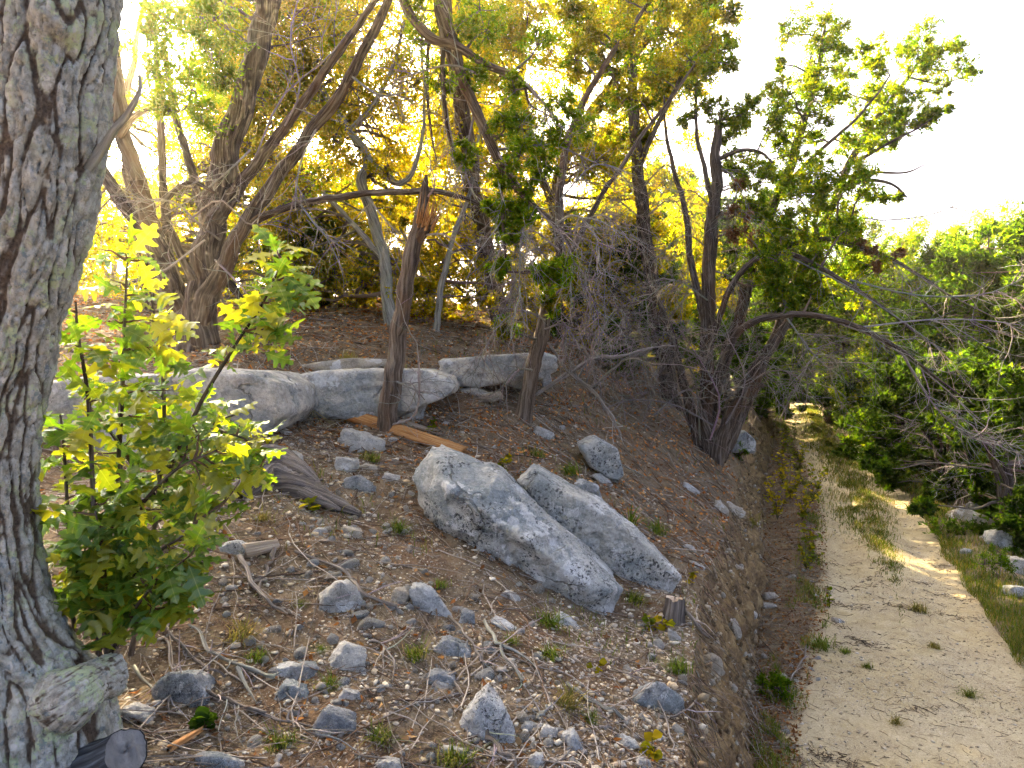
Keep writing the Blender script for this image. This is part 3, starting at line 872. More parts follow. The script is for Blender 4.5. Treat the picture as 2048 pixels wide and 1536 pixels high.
# single rocks the photograph shows: centre, width, height, tilt (degrees, clockwise), material, label
ROCKS = [
    (858, 1182, 50, 118, -32, 'speck', 'pale elongated rock with black blotches, below the largest boulder'),
    (682, 1192, 92, 70, 40, 'pale', 'flat grey rock left of the blotched elongated rock'),
    (700, 1312, 82, 62, 5, 'pale', 'cream rock with one dark dimple on the lower slope'),
    (590, 1340, 88, 46, 10, 'blue', 'dark lichen-covered rock, upper of two touching rocks on the lower slope'),
    (585, 1378, 76, 46, 5, 'blue', 'grey lichened rock, lower of two touching rocks on the lower slope'),
    (672, 1435, 92, 74, 20, 'blue', 'grey-blue rock at the lower middle, under the two touching rocks'),
    (978, 1436, 108, 100, 25, 'speck', 'rounded black-and-white speckled rock near the bottom centre'),
    (1318, 1392, 120, 62, 32, 'blue', 'dark weathered rock sunk in the slope by the bank edge'),
    (372, 1368, 130, 88, 20, 'blue', 'broad dark mossy rock under the branches near the oak base'),
    (272, 1422, 62, 50, 10, 'pale', 'brownish grey rock right of the sawn oak stub'),
    (432, 1520, 110, 52, 10, 'blue', 'dark blue-grey rock cut by the bottom edge, right of the log'),
    (776, 1526, 56, 40, 0, 'pale', 'smooth grey rock cut by the bottom edge, left of centre'),
    (905, 1288, 92, 48, 15, 'blue', 'dark bluish rock half buried below the big boulder'),
    (716, 966, 64, 36, 12, 'blue', 'bluish rock right of the grey driftwood log'),
    (715, 872, 92, 56, 10, 'pale', 'pale cracked rock left of the split cedar plank'),
    (697, 925, 46, 42, 0, 'pale', 'pale crumbling rock below the split cedar plank'),
    (736, 934, 42, 15, 8, 'warm', 'thin flat cream stone beside the crumbling rock'),
    (785, 955, 38, 18, 5, 'pale', 'little pale stone left of the largest boulder top'),
    (466, 1094, 56, 34, 10, 'speck', 'bluish white rock beside the sawn wood chunk'),
    (800, 1190, 42, 32, 20, 'warm', 'cream stone between two grey rocks below the largest boulder'),
    (1378, 974, 44, 20, 22, 'pale', 'flat white stone upslope of the road bank'),
    (1440, 1012, 34, 34, 0, 'warm', 'cream stone on the lip of the road bank'),
    (1470, 1018, 46, 20, 28, 'warm', 'long thin cream stone on the lip of the road bank'),
    (1172, 972, 54, 36, 0, 'blue', 'bluish rock just below the lone oval boulder'),
    (1208, 962, 50, 18, 35, 'pale', 'thin pale slab leaning below the lone oval boulder'),
    (1086, 866, 40, 24, 15, 'pale', 'small white stone above the boulders, left of the lone oval boulder'),
    (1000, 955, 50, 26, 20, 'blue', 'grey-blue rock tucked behind the top of the largest boulder'),
    (1020, 985, 60, 34, 35, 'ledge', 'smooth grey rock wedged between the two great boulders'),
    (934, 1232, 38, 40, 0, 'blue', 'grey rock below the right of the blotched elongated rock'),
    (1004, 1245, 62, 26, 25, 'speck', 'flat white-flecked rock under the belly of the largest boulder'),
    (1020, 1190, 44, 18, 25, 'pale', 'thin white stone close under the largest boulder'),
    (1130, 1240, 62, 32, 30, 'speck', 'white stone touching the lower end of the largest boulder'),
    (880, 1352, 60, 40, 15, 'blue', 'grey-blue rock in the lower middle of the slope'),
    (880, 1368, 36, 20, 15, 'pale', 'little white stone in the lower middle of the slope'),
    (697, 1388, 46, 24, 10, 'pale', 'flat pale stone under the dimpled cream rock'),
    (1062, 1450, 50, 22, 20, 'pale', 'long grey stone right of the speckled rock'),
    (1096, 1462, 40, 26, 0, 'pale', 'pale rock beside a fork of twigs near the bottom'),
    (1146, 1480, 70, 44, 50, 'speck', 'black-speckled rock leaning near the bottom of the slope'),
    (1252, 1482, 42, 28, 20, 'pale', 'white stone near the bottom of the bank edge'),
    (1075, 1520, 36, 34, 0, 'pale', 'round white stone at the bottom edge'),
    (1285, 1522, 36, 26, 0, 'pale', 'small white stone at the bottom right of the slope'),
    (585, 910, 40, 24, 0, 'pale', 'small pale stone in front of the ledge near the spiky plant'),
    (1348, 1268, 26, 44, -30, 'pale', 'thin upright pale stone near the little stump'),
    (905, 1500, 50, 24, 0, 'pale', 'cream stone by a grass tuft at the bottom'),
    (640, 1060, 34, 26, 0, 'pale', 'small white stone in the gravelly patch below the driftwood'),
    (705, 1060, 48, 26, 5, 'warm', 'cream stone in the gravelly patch below the driftwood'),
    (560, 860, 60, 14, 15, 'pale', 'thin flat slab in front of the ledge below the spiky plant'),
    (1130, 1010, 40, 18, 20, 'pale', 'small pale stone above the second long boulder'),
    (1395, 1130, 46, 18, 20, 'pale', 'flat pale stone near the right end of the second long boulder'),
    (1378, 1095, 30, 16, 20, 'pale', 'little white stone above the right end of the second long boulder'),
    (1425, 1330, 40, 60, 0, 'warm', 'pale stone standing out of the cut bank'),
    (1465, 1245, 30, 40, 0, 'warm', 'tan stone lodged in the face of the cut bank'),
    (1540, 1190, 34, 22, 0, 'warm', 'cream stone in the ditch at the foot of the bank'),
    (1538, 1210, 26, 18, 0, 'warm', 'small round cream stone beside the other in the ditch'),
    (1500, 1225, 30, 20, 20, 'pale', 'grey stone in the ditch at the foot of the bank'),
    # right-hand road edge
    (1886, 975, 44, 44, 0, 'ledge', 'grey block standing at the right road edge beyond the grass'),
    (1940, 1030, 90, 34, 18, 'warm', 'long pale edging rock along the right side of the road'),
    (1998, 1078, 70, 46, 20, 'ledge', 'lumpy edging rock right of the long pale one'),
    (1962, 1020, 60, 34, 15, 'ledge', 'grey rock behind the long pale edging rock'),
    (2020, 1030, 60, 30, 10, 'ledge', 'grey rock at the far right below the dark trees'),
    (2036, 1130, 50, 40, 0, 'warm', 'tan rock cut by the right edge'),
    (2030, 1180, 50, 34, 0, 'blue', 'bluish rock cut by the right edge, below the tan one'),
    (1934, 1102, 26, 14, 5, 'blue', 'small bluish stone in the grass at the right road edge'),
    (1800, 918, 36, 18, 10, 'warm', 'sunlit tan block beyond the yellow grass at the right road edge'),
    (1814, 938, 30, 14, 0, 'ledge', 'small grey block in front of the sunlit tan block'),
    (1760, 890, 60, 30, 10, 'ledge', 'grey block under the trees on the far right verge'),
    (1745, 838, 60, 16, 5, 'warm', 'far flat pale rock at the bend of the road'),
    (1718, 850, 50, 22, 10, 'pale', 'pale rubble stone beside the tall grass at the bend'),
    (1745, 862, 50, 22, 10, 'pale', 'pale rubble stone further right at the bend'),
    (1676, 1240, 24, 14, 0, 'warm', 'lone brown stone lying on the near part of the road'),
]
for k, (px, py, w, h, tilt, mt, lb) in enumerate(ROCKS):
    nr = np.random.default_rng(100 + k)
    p = hit(px, py + h * 0.30)
    d = p[1]
    sw, sh = w / 2 * pxm(d) * 1.15, h / 2 * pxm(d) * 1.22
    n_, d_ = rand_planes(nr, 9)
    sub = 4 if w > 36 else 3
    V, F = rock_verts(n_, d_, sub, 140, 0.16, 200 + k, 1.0, 0.09)
    V = V * np.array([sw, max(min(sw, sh) * 0.95, sw * 0.55), sh])
    t = math.radians(tilt)
    R = np.array([[math.cos(t), 0, math.sin(t)], [0, 1, 0], [-math.sin(t), 0, math.cos(t)]])
    V = V @ R.T
    cpos = W(px, py + h * 0.22, d + sw * 0.2)
    rock_obj('limestone_rock', V, F, M[mt], cpos, lb, cat='rock', group=None)

# loose small rocks one can still tell apart, alike on each stretch of the slope
small = []
for k in range(10):
    nr = np.random.default_rng(500 + k)
    n_, d_ = rand_planes(nr, 9)
    V, F = rock_verts(n_, d_, 2, 140, 0.12, 520 + k, 1.0, 0.04)
    me = make_mesh('small_stone', V * np.array([1, .8, .6]), F, None, False)
    me.materials.append(M[['pale', 'pale', 'warm', 'pale', 'blue', 'pale', 'speck', 'pale', 'warm', 'pale'][k]])
    small.append(me)
zones = [(150, (430, 1110, 1060, 1530), (13, 30), 'small pale limestone stone loose on the gravelly lower slope', 'loose stones on the lower slope'),
         (40, (1110, 1390, 1240, 1530), (11, 24), 'small limestone stone loose near the bank edge at lower right of the slope', 'loose stones near the bank edge'),
         (34, (600, 830, 880, 1080), (11, 22), 'small pale stone loose on the slope between driftwood and largest boulder', 'loose stones by the driftwood'),
         (30, (960, 1480, 840, 1120), (9, 19), 'small pale stone loose on the litter-covered slope above the boulders', 'loose stones above the boulders'),
         (26, (1480, 1640, 1100, 1500), (9, 18), 'small stone loose in the ditch under the cut bank', 'loose stones in the ditch')]
for n, (x0, x1, y0, y1), (s0, s1), lb, gp in zones:
    for i in range(n):
        px, py = rng.uniform(x0, x1), rng.uniform(y0, y1)
        p = hit(px, py)
        s = rng.uniform(s0, s1) * (0.6 + 0.8 * rng.random() ** 2) * pxm(p[1]) * 0.62
        ob = put('small_stone', small[rng.integers(10)], None, (p[0], p[1], p[2] + s * 0.05), None, lb, 'stone', gp)
        ob.scale = (s * rng.uniform(.8, 1.3), s * rng.uniform(.7, 1.1), s * rng.uniform(.7, 1.2))
        ob.rotation_euler = (rng.uniform(-.5, .5), rng.uniform(-.4, .6), rng.uniform(0, 6.28))
print('rocks', round(time.time() - T0, 1))
# ------------------------------------------------------------------ wood and foliage generators
def px_stem(rows, wscale=0.66):
    """rows of photograph (x, y, distance, width in pixels) -> world (x, y, z, radius)"""
    out = []
    for px, py, d, w in rows:
        p = W(px, py, d)
        out.append([p[0], p[1], p[2], w * 0.5 * wscale * pxm(d)])
    return np.array(out)

def children(pts, n, tr=(0.2, 1.0), length=(0.2, 0.5), ang=(0.5, 1.1), K=5, wob=0.12, grav=-0.05):
    """side shoots on polylines (N, K0, 3) -> (N*n, K, 3)"""
    N, K0, _ = pts.shape
    t = rng.uniform(*tr, size=(N, n)) * (K0 - 1) * 0.9999
    i = np.minimum(t.astype(int), K0 - 2)
    f = (t - i)[..., None]
    rows = np.arange(N)[:, None]
    a, b_ = pts[rows, i], pts[rows, i + 1]
    p0 = (a * (1 - f) + b_ * f).reshape(-1, 3)
    tan = norm((b_ - a).reshape(-1, 3))
    perp = norm(np.cross(tan, runit(len(tan))))
    al = rng.uniform(*ang, size=len(tan))[:, None]
    d = norm(tan * np.cos(al) + perp * np.sin(al))
    L = rng.uniform(*length, size=len(tan))[:, None]
    out = [p0]
    for k in range(K - 1):
        d = norm(d + wob * rng.normal(size=d.shape) + np.array([0, 0, grav]))
        out.append(out[-1] + d * L / (K - 1))
    return np.stack(out, 1)

def taper(N, K, r0, r1):
    r0 = np.broadcast_to(r0, (N,))[:, None]
    return r0 + (r1 - r0) * np.linspace(0, 1, K)[None, :]

GREY = np.array([0.30, 0.275, 0.25])
def twig_cols(n, per, base=GREY, var=0.35):
    c = base * (1 + var * rng.uniform(-1, 1, size=(n, 1))) * (1 + 0.08 * rng.normal(size=(n, 3)))
    return np.repeat(np.clip(c, 0.01, 1), per, 0)

def add_tubes(bt, pts, r0, r1, S=3, base=GREY, var=0.35):
    N, K, _ = pts.shape
    V, F = tubes(pts, taper(N, K, r0, r1), S)
    bt.add(V, F, twig_cols(N, K * S, base, var))

def spray(bt, pts, lv1=6, lv2=4, len1=(0.3, 0.7), len2=(0.1, 0.3), r=0.006, base=GREY, grav=-0.08, tr=(0.15, 1.0), lv3=0):
    """dead twigs on given branches"""
    c1 = children(pts, lv1, tr, len1, (0.5, 1.2), 6, 0.16, grav)
    add_tubes(bt, c1, r * rng.uniform(.6, 1.5, len(c1)), r * 0.3, 3, base)
    c2 = children(c1, lv2, (0.15, 1.0), len2, (0.4, 1.2), 5, 0.2, grav)
    add_tubes(bt, c2, r * rng.uniform(.35, .75, len(c2)), r * 0.2, 3, base)
    if lv3:
        c3 = children(c2, lv3, (0.2, 1.0), (len2[0] * 0.4, len2[1] * 0.5), (0.4, 1.2), 4, 0.2, grav)
        add_tubes(bt, c3, r * 0.4, r * 0.2, 3, base)
    return c1

PAL = {  # per-leaf base colours
    'juniper': [(0.060, 0.120, 0.009), (0.095, 0.150, 0.010), (0.045, 0.095, 0.010)],
    'juniper_light': [(0.11, 0.185, 0.010), (0.080, 0.165, 0.010), (0.16, 0.20, 0.012)],
    'gold': [(0.19, 0.185, 0.010), (0.15, 0.165, 0.010), (0.24, 0.205, 0.012)],
    'broad': [(0.17, 0.18, 0.010), (0.13, 0.16, 0.010), (0.24, 0.20, 0.012)],
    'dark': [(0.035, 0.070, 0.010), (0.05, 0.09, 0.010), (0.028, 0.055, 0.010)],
    'sunny': [(0.20, 0.21, 0.010), (0.13, 0.19, 0.010), (0.10, 0.165, 0.010)],
    'dead': [(0.20, 0.10, 0.045), (0.15, 0.08, 0.04), (0.24, 0.13, 0.06)],
}

def foliage(bt, wood, cen, rad, n_per, L, Wd, pal, nsub=7, twig=5, diamond=False, wood_r=0.004, up=0.25, spread=0.75):
    """leafy clumps: sub-puffs of shoots, each shoot carrying small leaf faces"""
    cen = np.asarray(cen, float); rad = np.asarray(rad, float)
    C = len(cen)
    if rad.ndim == 1: rad = np.repeat(rad[:, None], 3, 1)
    u = runit(C * nsub) * (rng.random((C * nsub, 1)) ** 0.45)
    sub = (cen[:, None, :] + u.reshape(C, nsub, 3) * rad[:, None, :] * spread).reshape(-1, 3)
    subr = np.repeat(rad.mean(1), nsub) * rng.uniform(0.34, 0.62, C * nsub)
    td = norm(runit(C * nsub * twig) + np.repeat(norm(sub - np.repeat(cen, nsub, 0)), twig, 0) * 0.6 + np.array([0, 0, up]))
    tl = np.repeat(subr, twig)[:, None] * rng.uniform(0.6, 1.3, (C * nsub * twig, 1))
    tp = np.repeat(sub, twig, 0)
    nt = len(tp)
    if wood is not None:
        bend = rng.normal(size=(nt, 3)) * 0.12 * tl
        pts = np.stack([tp, tp + td * tl * 0.5 + bend, tp + td * tl], 1)
        add_tubes(wood, pts[::5], wood_r * 0.7, wood_r * 0.3, 3, np.array([0.14, 0.11, 0.085]))
        c0 = np.repeat(cen, nsub, 0)
        mid = (c0 + sub) / 2 + rng.normal(size=sub.shape) * 0.08 * rad.mean()
        add_tubes(wood, np.stack([c0, mid, sub], 1), wood_r * 1.8, wood_r * 0.8, 3, np.array([0.14, 0.11, 0.085]))
    n = int(C * n_per)
    k = rng.integers(0, nt, n)
    t = rng.uniform(0.1, 1.08, (n, 1))
    p = tp[k] + td[k] * tl[k] * t + rng.normal(size=(n, 3)) * (0.14 * tl[k])
    d = norm(td[k] * 0.7 + runit(n))
    s = norm(np.cross(d, runit(n)))
    Ls = L * rng.uniform(0.6, 1.35, (n, 1)); Ws = Wd * rng.uniform(0.6, 1.35, (n, 1))
    pc = np.array(PAL[pal])
    cc = pc[rng.integers(0, len(pc), n)] * rng.uniform(0.7, 1.35, (n, 1))
    tint = np.repeat(rng.uniform(0.75, 1.25, C * nsub), twig)[k][:, None]
    cc = np.clip(cc * tint * (1 + 0.08 * rng.normal(size=(n, 3))), 0.004, 1)
    if diamond:
        V = np.stack([p, p + d * Ls * 0.45 + s * Ws, p + d * Ls, p + d * Ls * 0.45 - s * Ws], 1).reshape(-1, 3)
        F = np.arange(n * 4).reshape(n, 4)
        bt.add(V, F, np.repeat(cc, 4, 0))
    else:
        V = np.stack([p - s * Ws, p + s * Ws, p + d * Ls], 1).reshape(-1, 3)
        F = np.arange(n * 3).reshape(n, 3)
        bt.add(V, F, np.repeat(cc, 3, 0))

def connect(bt, cen, skel, skr, r1=0.006, bark=np.array([0.16, 0.125, 0.095]), sag=0.10):
    """limbs from the nearest point of the stems' skeleton to each clump"""
    cen = np.asarray(cen, float)
    d = np.linalg.norm(cen[:, None] - skel[None], axis=-1) + np.maximum(skel[None, :, 2] - cen[:, None, 2], 0) * 0.8
    j = d.argmin(1)
    p0 = skel[j]
    L = np.linalg.norm(cen - p0, axis=1)[:, None]
    side = rng.normal(size=p0.shape) * sag * L
    f = np.linspace(0, 1, 7)[None, :, None]
    mid = p0[:, None] * (1 - f) + cen[:, None] * f + np.sin(f * np.pi) * side[:, None] + rng.normal(size=(len(cen), 7, 3)) * 0.02 * L[:, None] * np.sin(f * np.pi)
    r0 = np.clip(np.minimum(skr[j] * 0.6, 0.012 + 0.012 * L[:, 0]), 0.006, 0.06)
    V, F = tubes(mid, taper(len(cen), 7, r0, r1), 5)
    bt.add(V, F, twig_cols(len(cen), 35, bark, 0.2))
    return mid

def px_clumps(rows):
    """rows (px, py, distance, radius px) -> centres, radii"""
    c = np.array([W(a, b_, d) for a, b_, d, r in rows]); r = np.array([r * pxm(d) for a, b_, d, r in rows])
    return c, r

def build_tree(name, label, cat, base, stems, clumps=None, n_per=1500, leaf=(0.045, 0.011), pal='juniper', group=None, bark='jbark', K=70, S=26, dead=None, leafmat='juniper',
               diamond=False, ridge=0.10, snag=(), seedo=0, nsub=7, pal2=None, deadcol=GREY, wood_r=0.004, flare=0.0, dead_n=(6, 4), brown=None, up=0.25):
    """tree thing: stems (world rows x,y,z,r) become trunk/limb children, clumps become crown + branches"""
    t = thing(name, base, label, cat, group)
    base = np.asarray(base, float)
    sk, sr = [], []
    for i, s in enumerate(stems):
        s = np.asarray(s, float)
        big = s[:, 3].max() > 0.03
        V, faces, buv, p, r = stem_geo(s, K if big else max(K // 2, 16), S if big else max(S // 3, 6), ridge, seedo + i * 7 + 1, cap=True, flare=flare if i == 0 else 0.0)
        me = make_mesh('trunk', V - base, faces, None, True, buv)
        put('trunk' if i == 0 else 'limb', me, M[bark], (0, 0, 0), t)
        sk.append(p); sr.append(r)
    sk = np.concatenate(sk); sr = np.concatenate(sr)
    wood = Batch()
    if clumps is not None and len(clumps[0]):
        cen, rad = clumps
        lim = connect(wood, cen, sk, sr)
        lf = Batch()
        foliage(lf, wood, cen, rad, n_per, leaf[0], leaf[1], pal, nsub, 5, diamond, wood_r, up)
        if pal2: foliage(lf, None, cen, np.asarray(rad) * 1.05, int(n_per * 0.35), leaf[0], leaf[1], pal2, nsub, 5, diamond, wood_r, up)
        put('crown', lf.mesh('crown', base), M[leafmat], (0, 0, 0), t, kind='stuff')
    if brown is not None:
        lf = Batch()
        cen, rad = brown
        connect(wood, cen, sk, sr)
        foliage(lf, wood, cen, rad, 500, 0.045, 0.009, 'dead', 5, 5, False, 0.003, -0.5)
        put('dead_foliage', lf.mesh('dead_foliage', base), M['litter'], (0, 0, 0), t, label='brown dead juniper foliage hanging in tufts')
    if wood.n:
        put('branches', wood.mesh('branches', base), M['twig'], (0, 0, 0), t, kind='stuff')
    if dead is not None and len(dead):
        dt = Batch()
        for dspec in dead:
            pts = spline(np.asarray(dspec['path'], float), 9)
            rr = dspec.get('r', 0.012)
            V, F = tubes(pts[None, :, :3], taper(1, 9, rr, rr * 0.4), 5)
            dt.add(V, F, twig_cols(1, 45, deadcol, 0.2))
            spray(dt, pts[None, :, :3], dspec.get('n1', dead_n[0]), dspec.get('n2', dead_n[1]), dspec.get('l1', (0.25, 0.7)), dspec.get('l2', (0.1, 0.3)), dspec.get('tr_', 0.005), deadcol, dspec.get('g', -0.07), lv3=dspec.get('n3', 0))
        put('dead_twigs', dt.mesh('dead_twigs', base), M['twig'], (0, 0, 0), t, kind='stuff')
    return t

def pp(*rows):
    return np.array([W(a, b_, d) for a, b_, d in rows])

# ------------------------------------------------------------------ the oak trunk close by on the left
def oak():
    rows = [(75, 1640, 2.30, 420), (85, 1520, 2.30, 330), (78, 1420, 2.30, 285), (36, 1330, 2.30, 236), (-6, 1200, 2.30, 194), (-22, 1050, 2.3, 180), (-22, 900, 2.3, 184), (0, 740, 2.3, 190),
            (32, 600, 2.3, 198), (66, 460, 2.3, 208), (92, 300, 2.3, 214), (108, 150, 2.31, 222), (122, 0, 2.32, 226), (140, -200, 2.34, 218), (160, -500, 2.37, 200), (170, -900, 2.4, 180)]
    rows = [(a_ - 6, b_, c_, w_ * .86) for a_, b_, c_, w_ in rows]
    ctrl = px_stem(rows, 1.0)
    K, S = 480, 210
    c = spline(ctrl, K)
    p, r = c[:, :3], c[:, 3]
    L = np.concatenate([[0], np.cumsum(np.linalg.norm(np.diff(p, axis=0), axis=1))])
    a = np.arange(S) / S * 2 * np.pi
    A, LL = np.meshgrid(a, L)
    rm = 0.17
    ca, sa = (np.cos(A) * rm).ravel(), (np.sin(A) * rm).ravel()
    l = LL.ravel()
    w1 = 0.035 * vnoise(np.stack([ca * 9, sa * 9, l * 5], 1), 5); w2 = 0.035 * vnoise(np.stack([ca * 9 + 9, sa * 9, l * 5], 1), 6)
    ca2, sa2 = ca + w1, sa + w2
    q = np.stack([ca2 * 19, sa2 * 19, l * 2.7], 1)
    n1 = np.abs(vnoise(q, 1))
    n2 = np.abs(vnoise(q * np.array([1.7, 1.7, 2.0]) + 5, 2))
    q3 = np.stack([ca2 * 30, sa2 * 30, l * 17], 1)
    n3 = np.abs(vnoise(q3, 3))
    plate = np.clip(n1 / 0.15, 0, 1) ** 0.8 * np.clip(0.35 + n2 / 0.16, 0, 1) * np.clip(0.55 + n3 / 0.12, 0, 1)
    fine = fbm(np.stack([ca * 70, sa * 70, l * 45], 1), 3, 7)
    fine2 = vnoise(np.stack([ca * 28, sa * 28, l * 20], 1), 17)
    h = plate * 0.024 + fine * 0.007 + fine2 * 0.008
    lump = 0.016 * vnoise(np.stack([ca * 5, sa * 5, l * 3.1], 1), 11)
    # knot near the top
    kp = W(118, 30, 2.14)
    t = norm(np.gradient(p, axis=0))
    u = norm(np.cross(t, np.array([0, 1., 0]))); v = np.cross(t, u)
    dirs = np.cos(A)[..., None] * u[:, None, :] + np.sin(A)[..., None] * v[:, None, :]
    base_pos = p[:, None, :] + r[:, None, None] * dirs
    # root flare toes
    toe = np.exp(-LL / 0.28) * (0.09 * np.clip(np.sin(A * 3 + 0.6), 0, 1) ** 1.5 - 0.02)
    dk = np.linalg.norm(base_pos - kp, axis=-1)
    knot = 0.035 * np.exp(-((dk - 0.055) / 0.028) ** 2) - 0.05 * np.exp(-(dk / 0.032) ** 2)
    V = base_pos + dirs * (h.reshape(K, S) + lump.reshape(K, S) + toe + knot)[..., None]
    idx = np.arange(K * S).reshape(K, S)
    F = np.stack([idx[:-1], np.roll(idx[:-1], -1, 1), np.roll(idx[1:], -1, 1), idx[1:]], -1).reshape(-1, 4)
    base = hit(60, 1500)
    tr = thing('oak_tree', base, 'thick oak trunk with deeply furrowed lichen-spotted bark at the left edge', 'tree')
    col = np.repeat(np.clip(plate * 0.8 + 0.25 * fine + 0.1 * fine2, 0, 1)[:, None], 3, 1)
    put('trunk', make_mesh('trunk', V.reshape(-1, 3) - base, F, col, True), M['oakbark'], (0, 0, 0), tr)
    # sawn stub low on the right side of the trunk
    sb = px_stem(wscale=0.9, rows=[(95, 1420, 2.24, 150), (150, 1385, 2.17, 118), (190, 1362, 2.24, 90), (228, 1346, 2.34, 84)])
    Vs, fs, buv, ps, rs = stem_geo(sb, 90, 120, 0.0, 61, cap=False)
    ang = np.tile(np.arange(120) / 120 * 2 * np.pi, 90)
    ll = np.repeat(np.linspace(0, 0.3, 90), 120)
    qq = np.stack([np.cos(ang) * 4.2, np.sin(ang) * 4.2, ll * 6], 1)
    pl = np.clip(np.abs(vnoise(qq, 4)) / 0.2, 0, 1) * np.clip(.4 + np.abs(vnoise(qq * 2.2, 9)) / .15, 0, 1)
    cen = np.repeat(ps, 120, 0)
    Vs = Vs + norm(Vs - cen) * (pl * 0.006 + 0.006 * fbm(Vs * 28, 3, 5) + 0.010 * vnoise(Vs * 9, 8))[:, None]
    stub_ = put('sawn_stub', make_mesh('sawn_stub', Vs - base, fs, np.repeat(np.clip(0.25 + pl * .45 + 0.5 * fbm(Vs * 45, 3, 12), 0, 1)[:, None], 3, 1), True), M['oakbark'], (0, 0, 0), tr)
    e = ps[-1]; tt = norm(ps[-1] - ps[-4])
    uu = norm(np.cross(tt, [0, 0, 1.])); vv = np.cross(tt, uu)
    rr = np.linspace(0, 1, 9); aa = np.arange(48) / 48 * 2 * np.pi
    disc = np.array([e + tt * (0.004 + 0.006 * rng.random()) + r_ * rs[-1] * 0.93 * (np.cos(q_) * uu + np.sin(q_) * vv) for r_ in rr for q_ in aa])
    ii = np.arange(9 * 48).reshape(9, 48)
    Fd = np.stack([ii[:-1], np.roll(ii[:-1], -1, 1), np.roll(ii[1:], -1, 1), ii[1:]], -1).reshape(-1, 4)
    put('cut_face', make_mesh('cut_face', disc - base, Fd, None, True, (disc - base) * 0.35), M['cutgrey'], (0, 0, 0), stub_)
    # short lichen-grey branch leaving the trunk on the right
    br = px_stem(wscale=0.6, rows=[(170, 345, 2.3, 34), (205, 298, 2.28, 28), (232, 262, 2.25, 22), (258, 236, 2.24, 19), (276, 205, 2.22, 17), (284, 178, 2.22, 13), (281, 150, 2.22, 10)])
    Vb, fb, buv, pb, rb = stem_geo(br, 50, 16, 0.18, 71, cap=True)
    put('branch', make_mesh('branch', Vb - base, fb, None, True, buv), M['lichenbark'], (0, 0, 0), tr)
    # crown high above the frame: limbs and leaves that shade the foreground
    top = p[-1]
    limbs, cc = [], []
    for k in range(9):
        az = k * 0.7 + 0.3
        q = top + np.array([math.cos(az) * 1.9, math.sin(az) * 1.9, 1.2 + 0.5 * math.sin(k * 2.1)])
        limbs.append(np.vstack([np.append(top - [0, 0, .3], .07), np.append((top + q) / 2 + [0, 0, .25], .045), np.append(q, .02)]))
        for m in range(4):
            cc.append(q + rng.normal(size=3) * [0.6, 0.6, 0.35])
    wood, lf = Batch(), Batch()
    sk = []
    for i, lm in enumerate(limbs):
        Vb, fb, buv, pb, rb = stem_geo(lm, 24, 10, 0.1, 300 + i)
        put('limb', make_mesh('limb', Vb - base, fb, None, True, buv), M['lichenbark'], (0, 0, 0), tr)
        sk.append(pb)
    cc = np.array(cc)
    connect(wood, cc, np.concatenate(sk), np.full(24 * 9, .02))
    foliage(lf, wood, cc, np.full(len(cc), 0.5), 260, 0.10, 0.04, 'broad', 6, 5, False)
    put('branches', wood.mesh('branches', base), M['twig'], (0, 0, 0), tr, kind='stuff')
    put('crown', lf.mesh('crown', base), M['broad'], (0, 0, 0), tr, kind='stuff')
oak()
print('oak', round(time.time() - T0, 1))

# ------------------------------------------------------------------ junipers
# the spreading multi-stemmed juniper on the left, behind the ledge
d0 = 7.0
stems = [px_stem(r) for r in [
    [(392, 730, 7.0, 118), (396, 670, 7.0, 108), (404, 600, 7.0, 88), (415, 500, 7.0, 78), (428, 430, 7.0, 72), (455, 310, 7.0, 70), (488, 190, 7.1, 64), (520, 80, 7.2, 60), (555, -60, 7.3, 54), (600, -260, 7.4, 40), (640, -420, 7.5, 20)],
    [(400, 640, 6.9, 64), (440, 545, 6.8, 48), (495, 445, 6.7, 40), (555, 355, 6.6, 35), (640, 240, 6.5, 31), (700, 150, 6.4, 28), (760, 40, 6.3, 24), (815, -90, 6.2, 20), (880, -200, 6.1, 12)],
    [(428, 440, 6.9, 44), (500, 345, 6.9, 32), (560, 268, 6.8, 28), (615, 195, 6.8, 25), (665, 120, 6.7, 22), (720, 45, 6.6, 18), (790, -50, 6.5, 14)],
    [(376, 700, 7.05, 78), (345, 570, 7.2, 62), (303, 450, 7.3, 50), (272, 350, 7.4, 44), (243, 240, 7.5, 40), (226, 120, 7.6, 36), (214, -30, 7.7, 30), (200, -250, 7.8, 18)],
    [(358, 650, 7.1, 54), (300, 490, 7.4, 42), (232, 385, 7.6, 38), (190, 318, 7.8, 33), (140, 230, 8.0, 28), (90, 100, 8.2, 20)],
    [(350, 560, 8.0, 30), (336, 480, 8.0, 25), (326, 350, 8.0, 22), (318, 220, 8.0, 20), (312, 80, 8.0, 14)],
    [(420, 560, 7.6, 30), (404, 420, 7.9, 25), (372, 300, 8.0, 21), (348, 225, 8.0, 18), (330, 100, 8.1, 12)],
    [(485, 455, 6.7, 26), (540, 425, 6.6, 20), (620, 403, 6.5, 19), (730, 388, 6.4, 18), (850, 382, 6.3, 16), (930, 396, 6.2, 13), (990, 430, 6.1, 8)],
    [(385, 560, 6.8, 26), (330, 430, 6.6, 18), (345, 388, 6.5, 15), (385, 365, 6.4, 12), (430, 385, 6.3, 7)],
    [(240, 270, 7.4, 22), (262, 240, 7.2, 18), (298, 218, 7.0, 14), (345, 222, 6.9, 8)],
    [(360, 640, 6.9, 40), (440, 560, 7.4, 26), (485, 600, 7.6, 18), (520, 640, 7.8, 10)],
]]
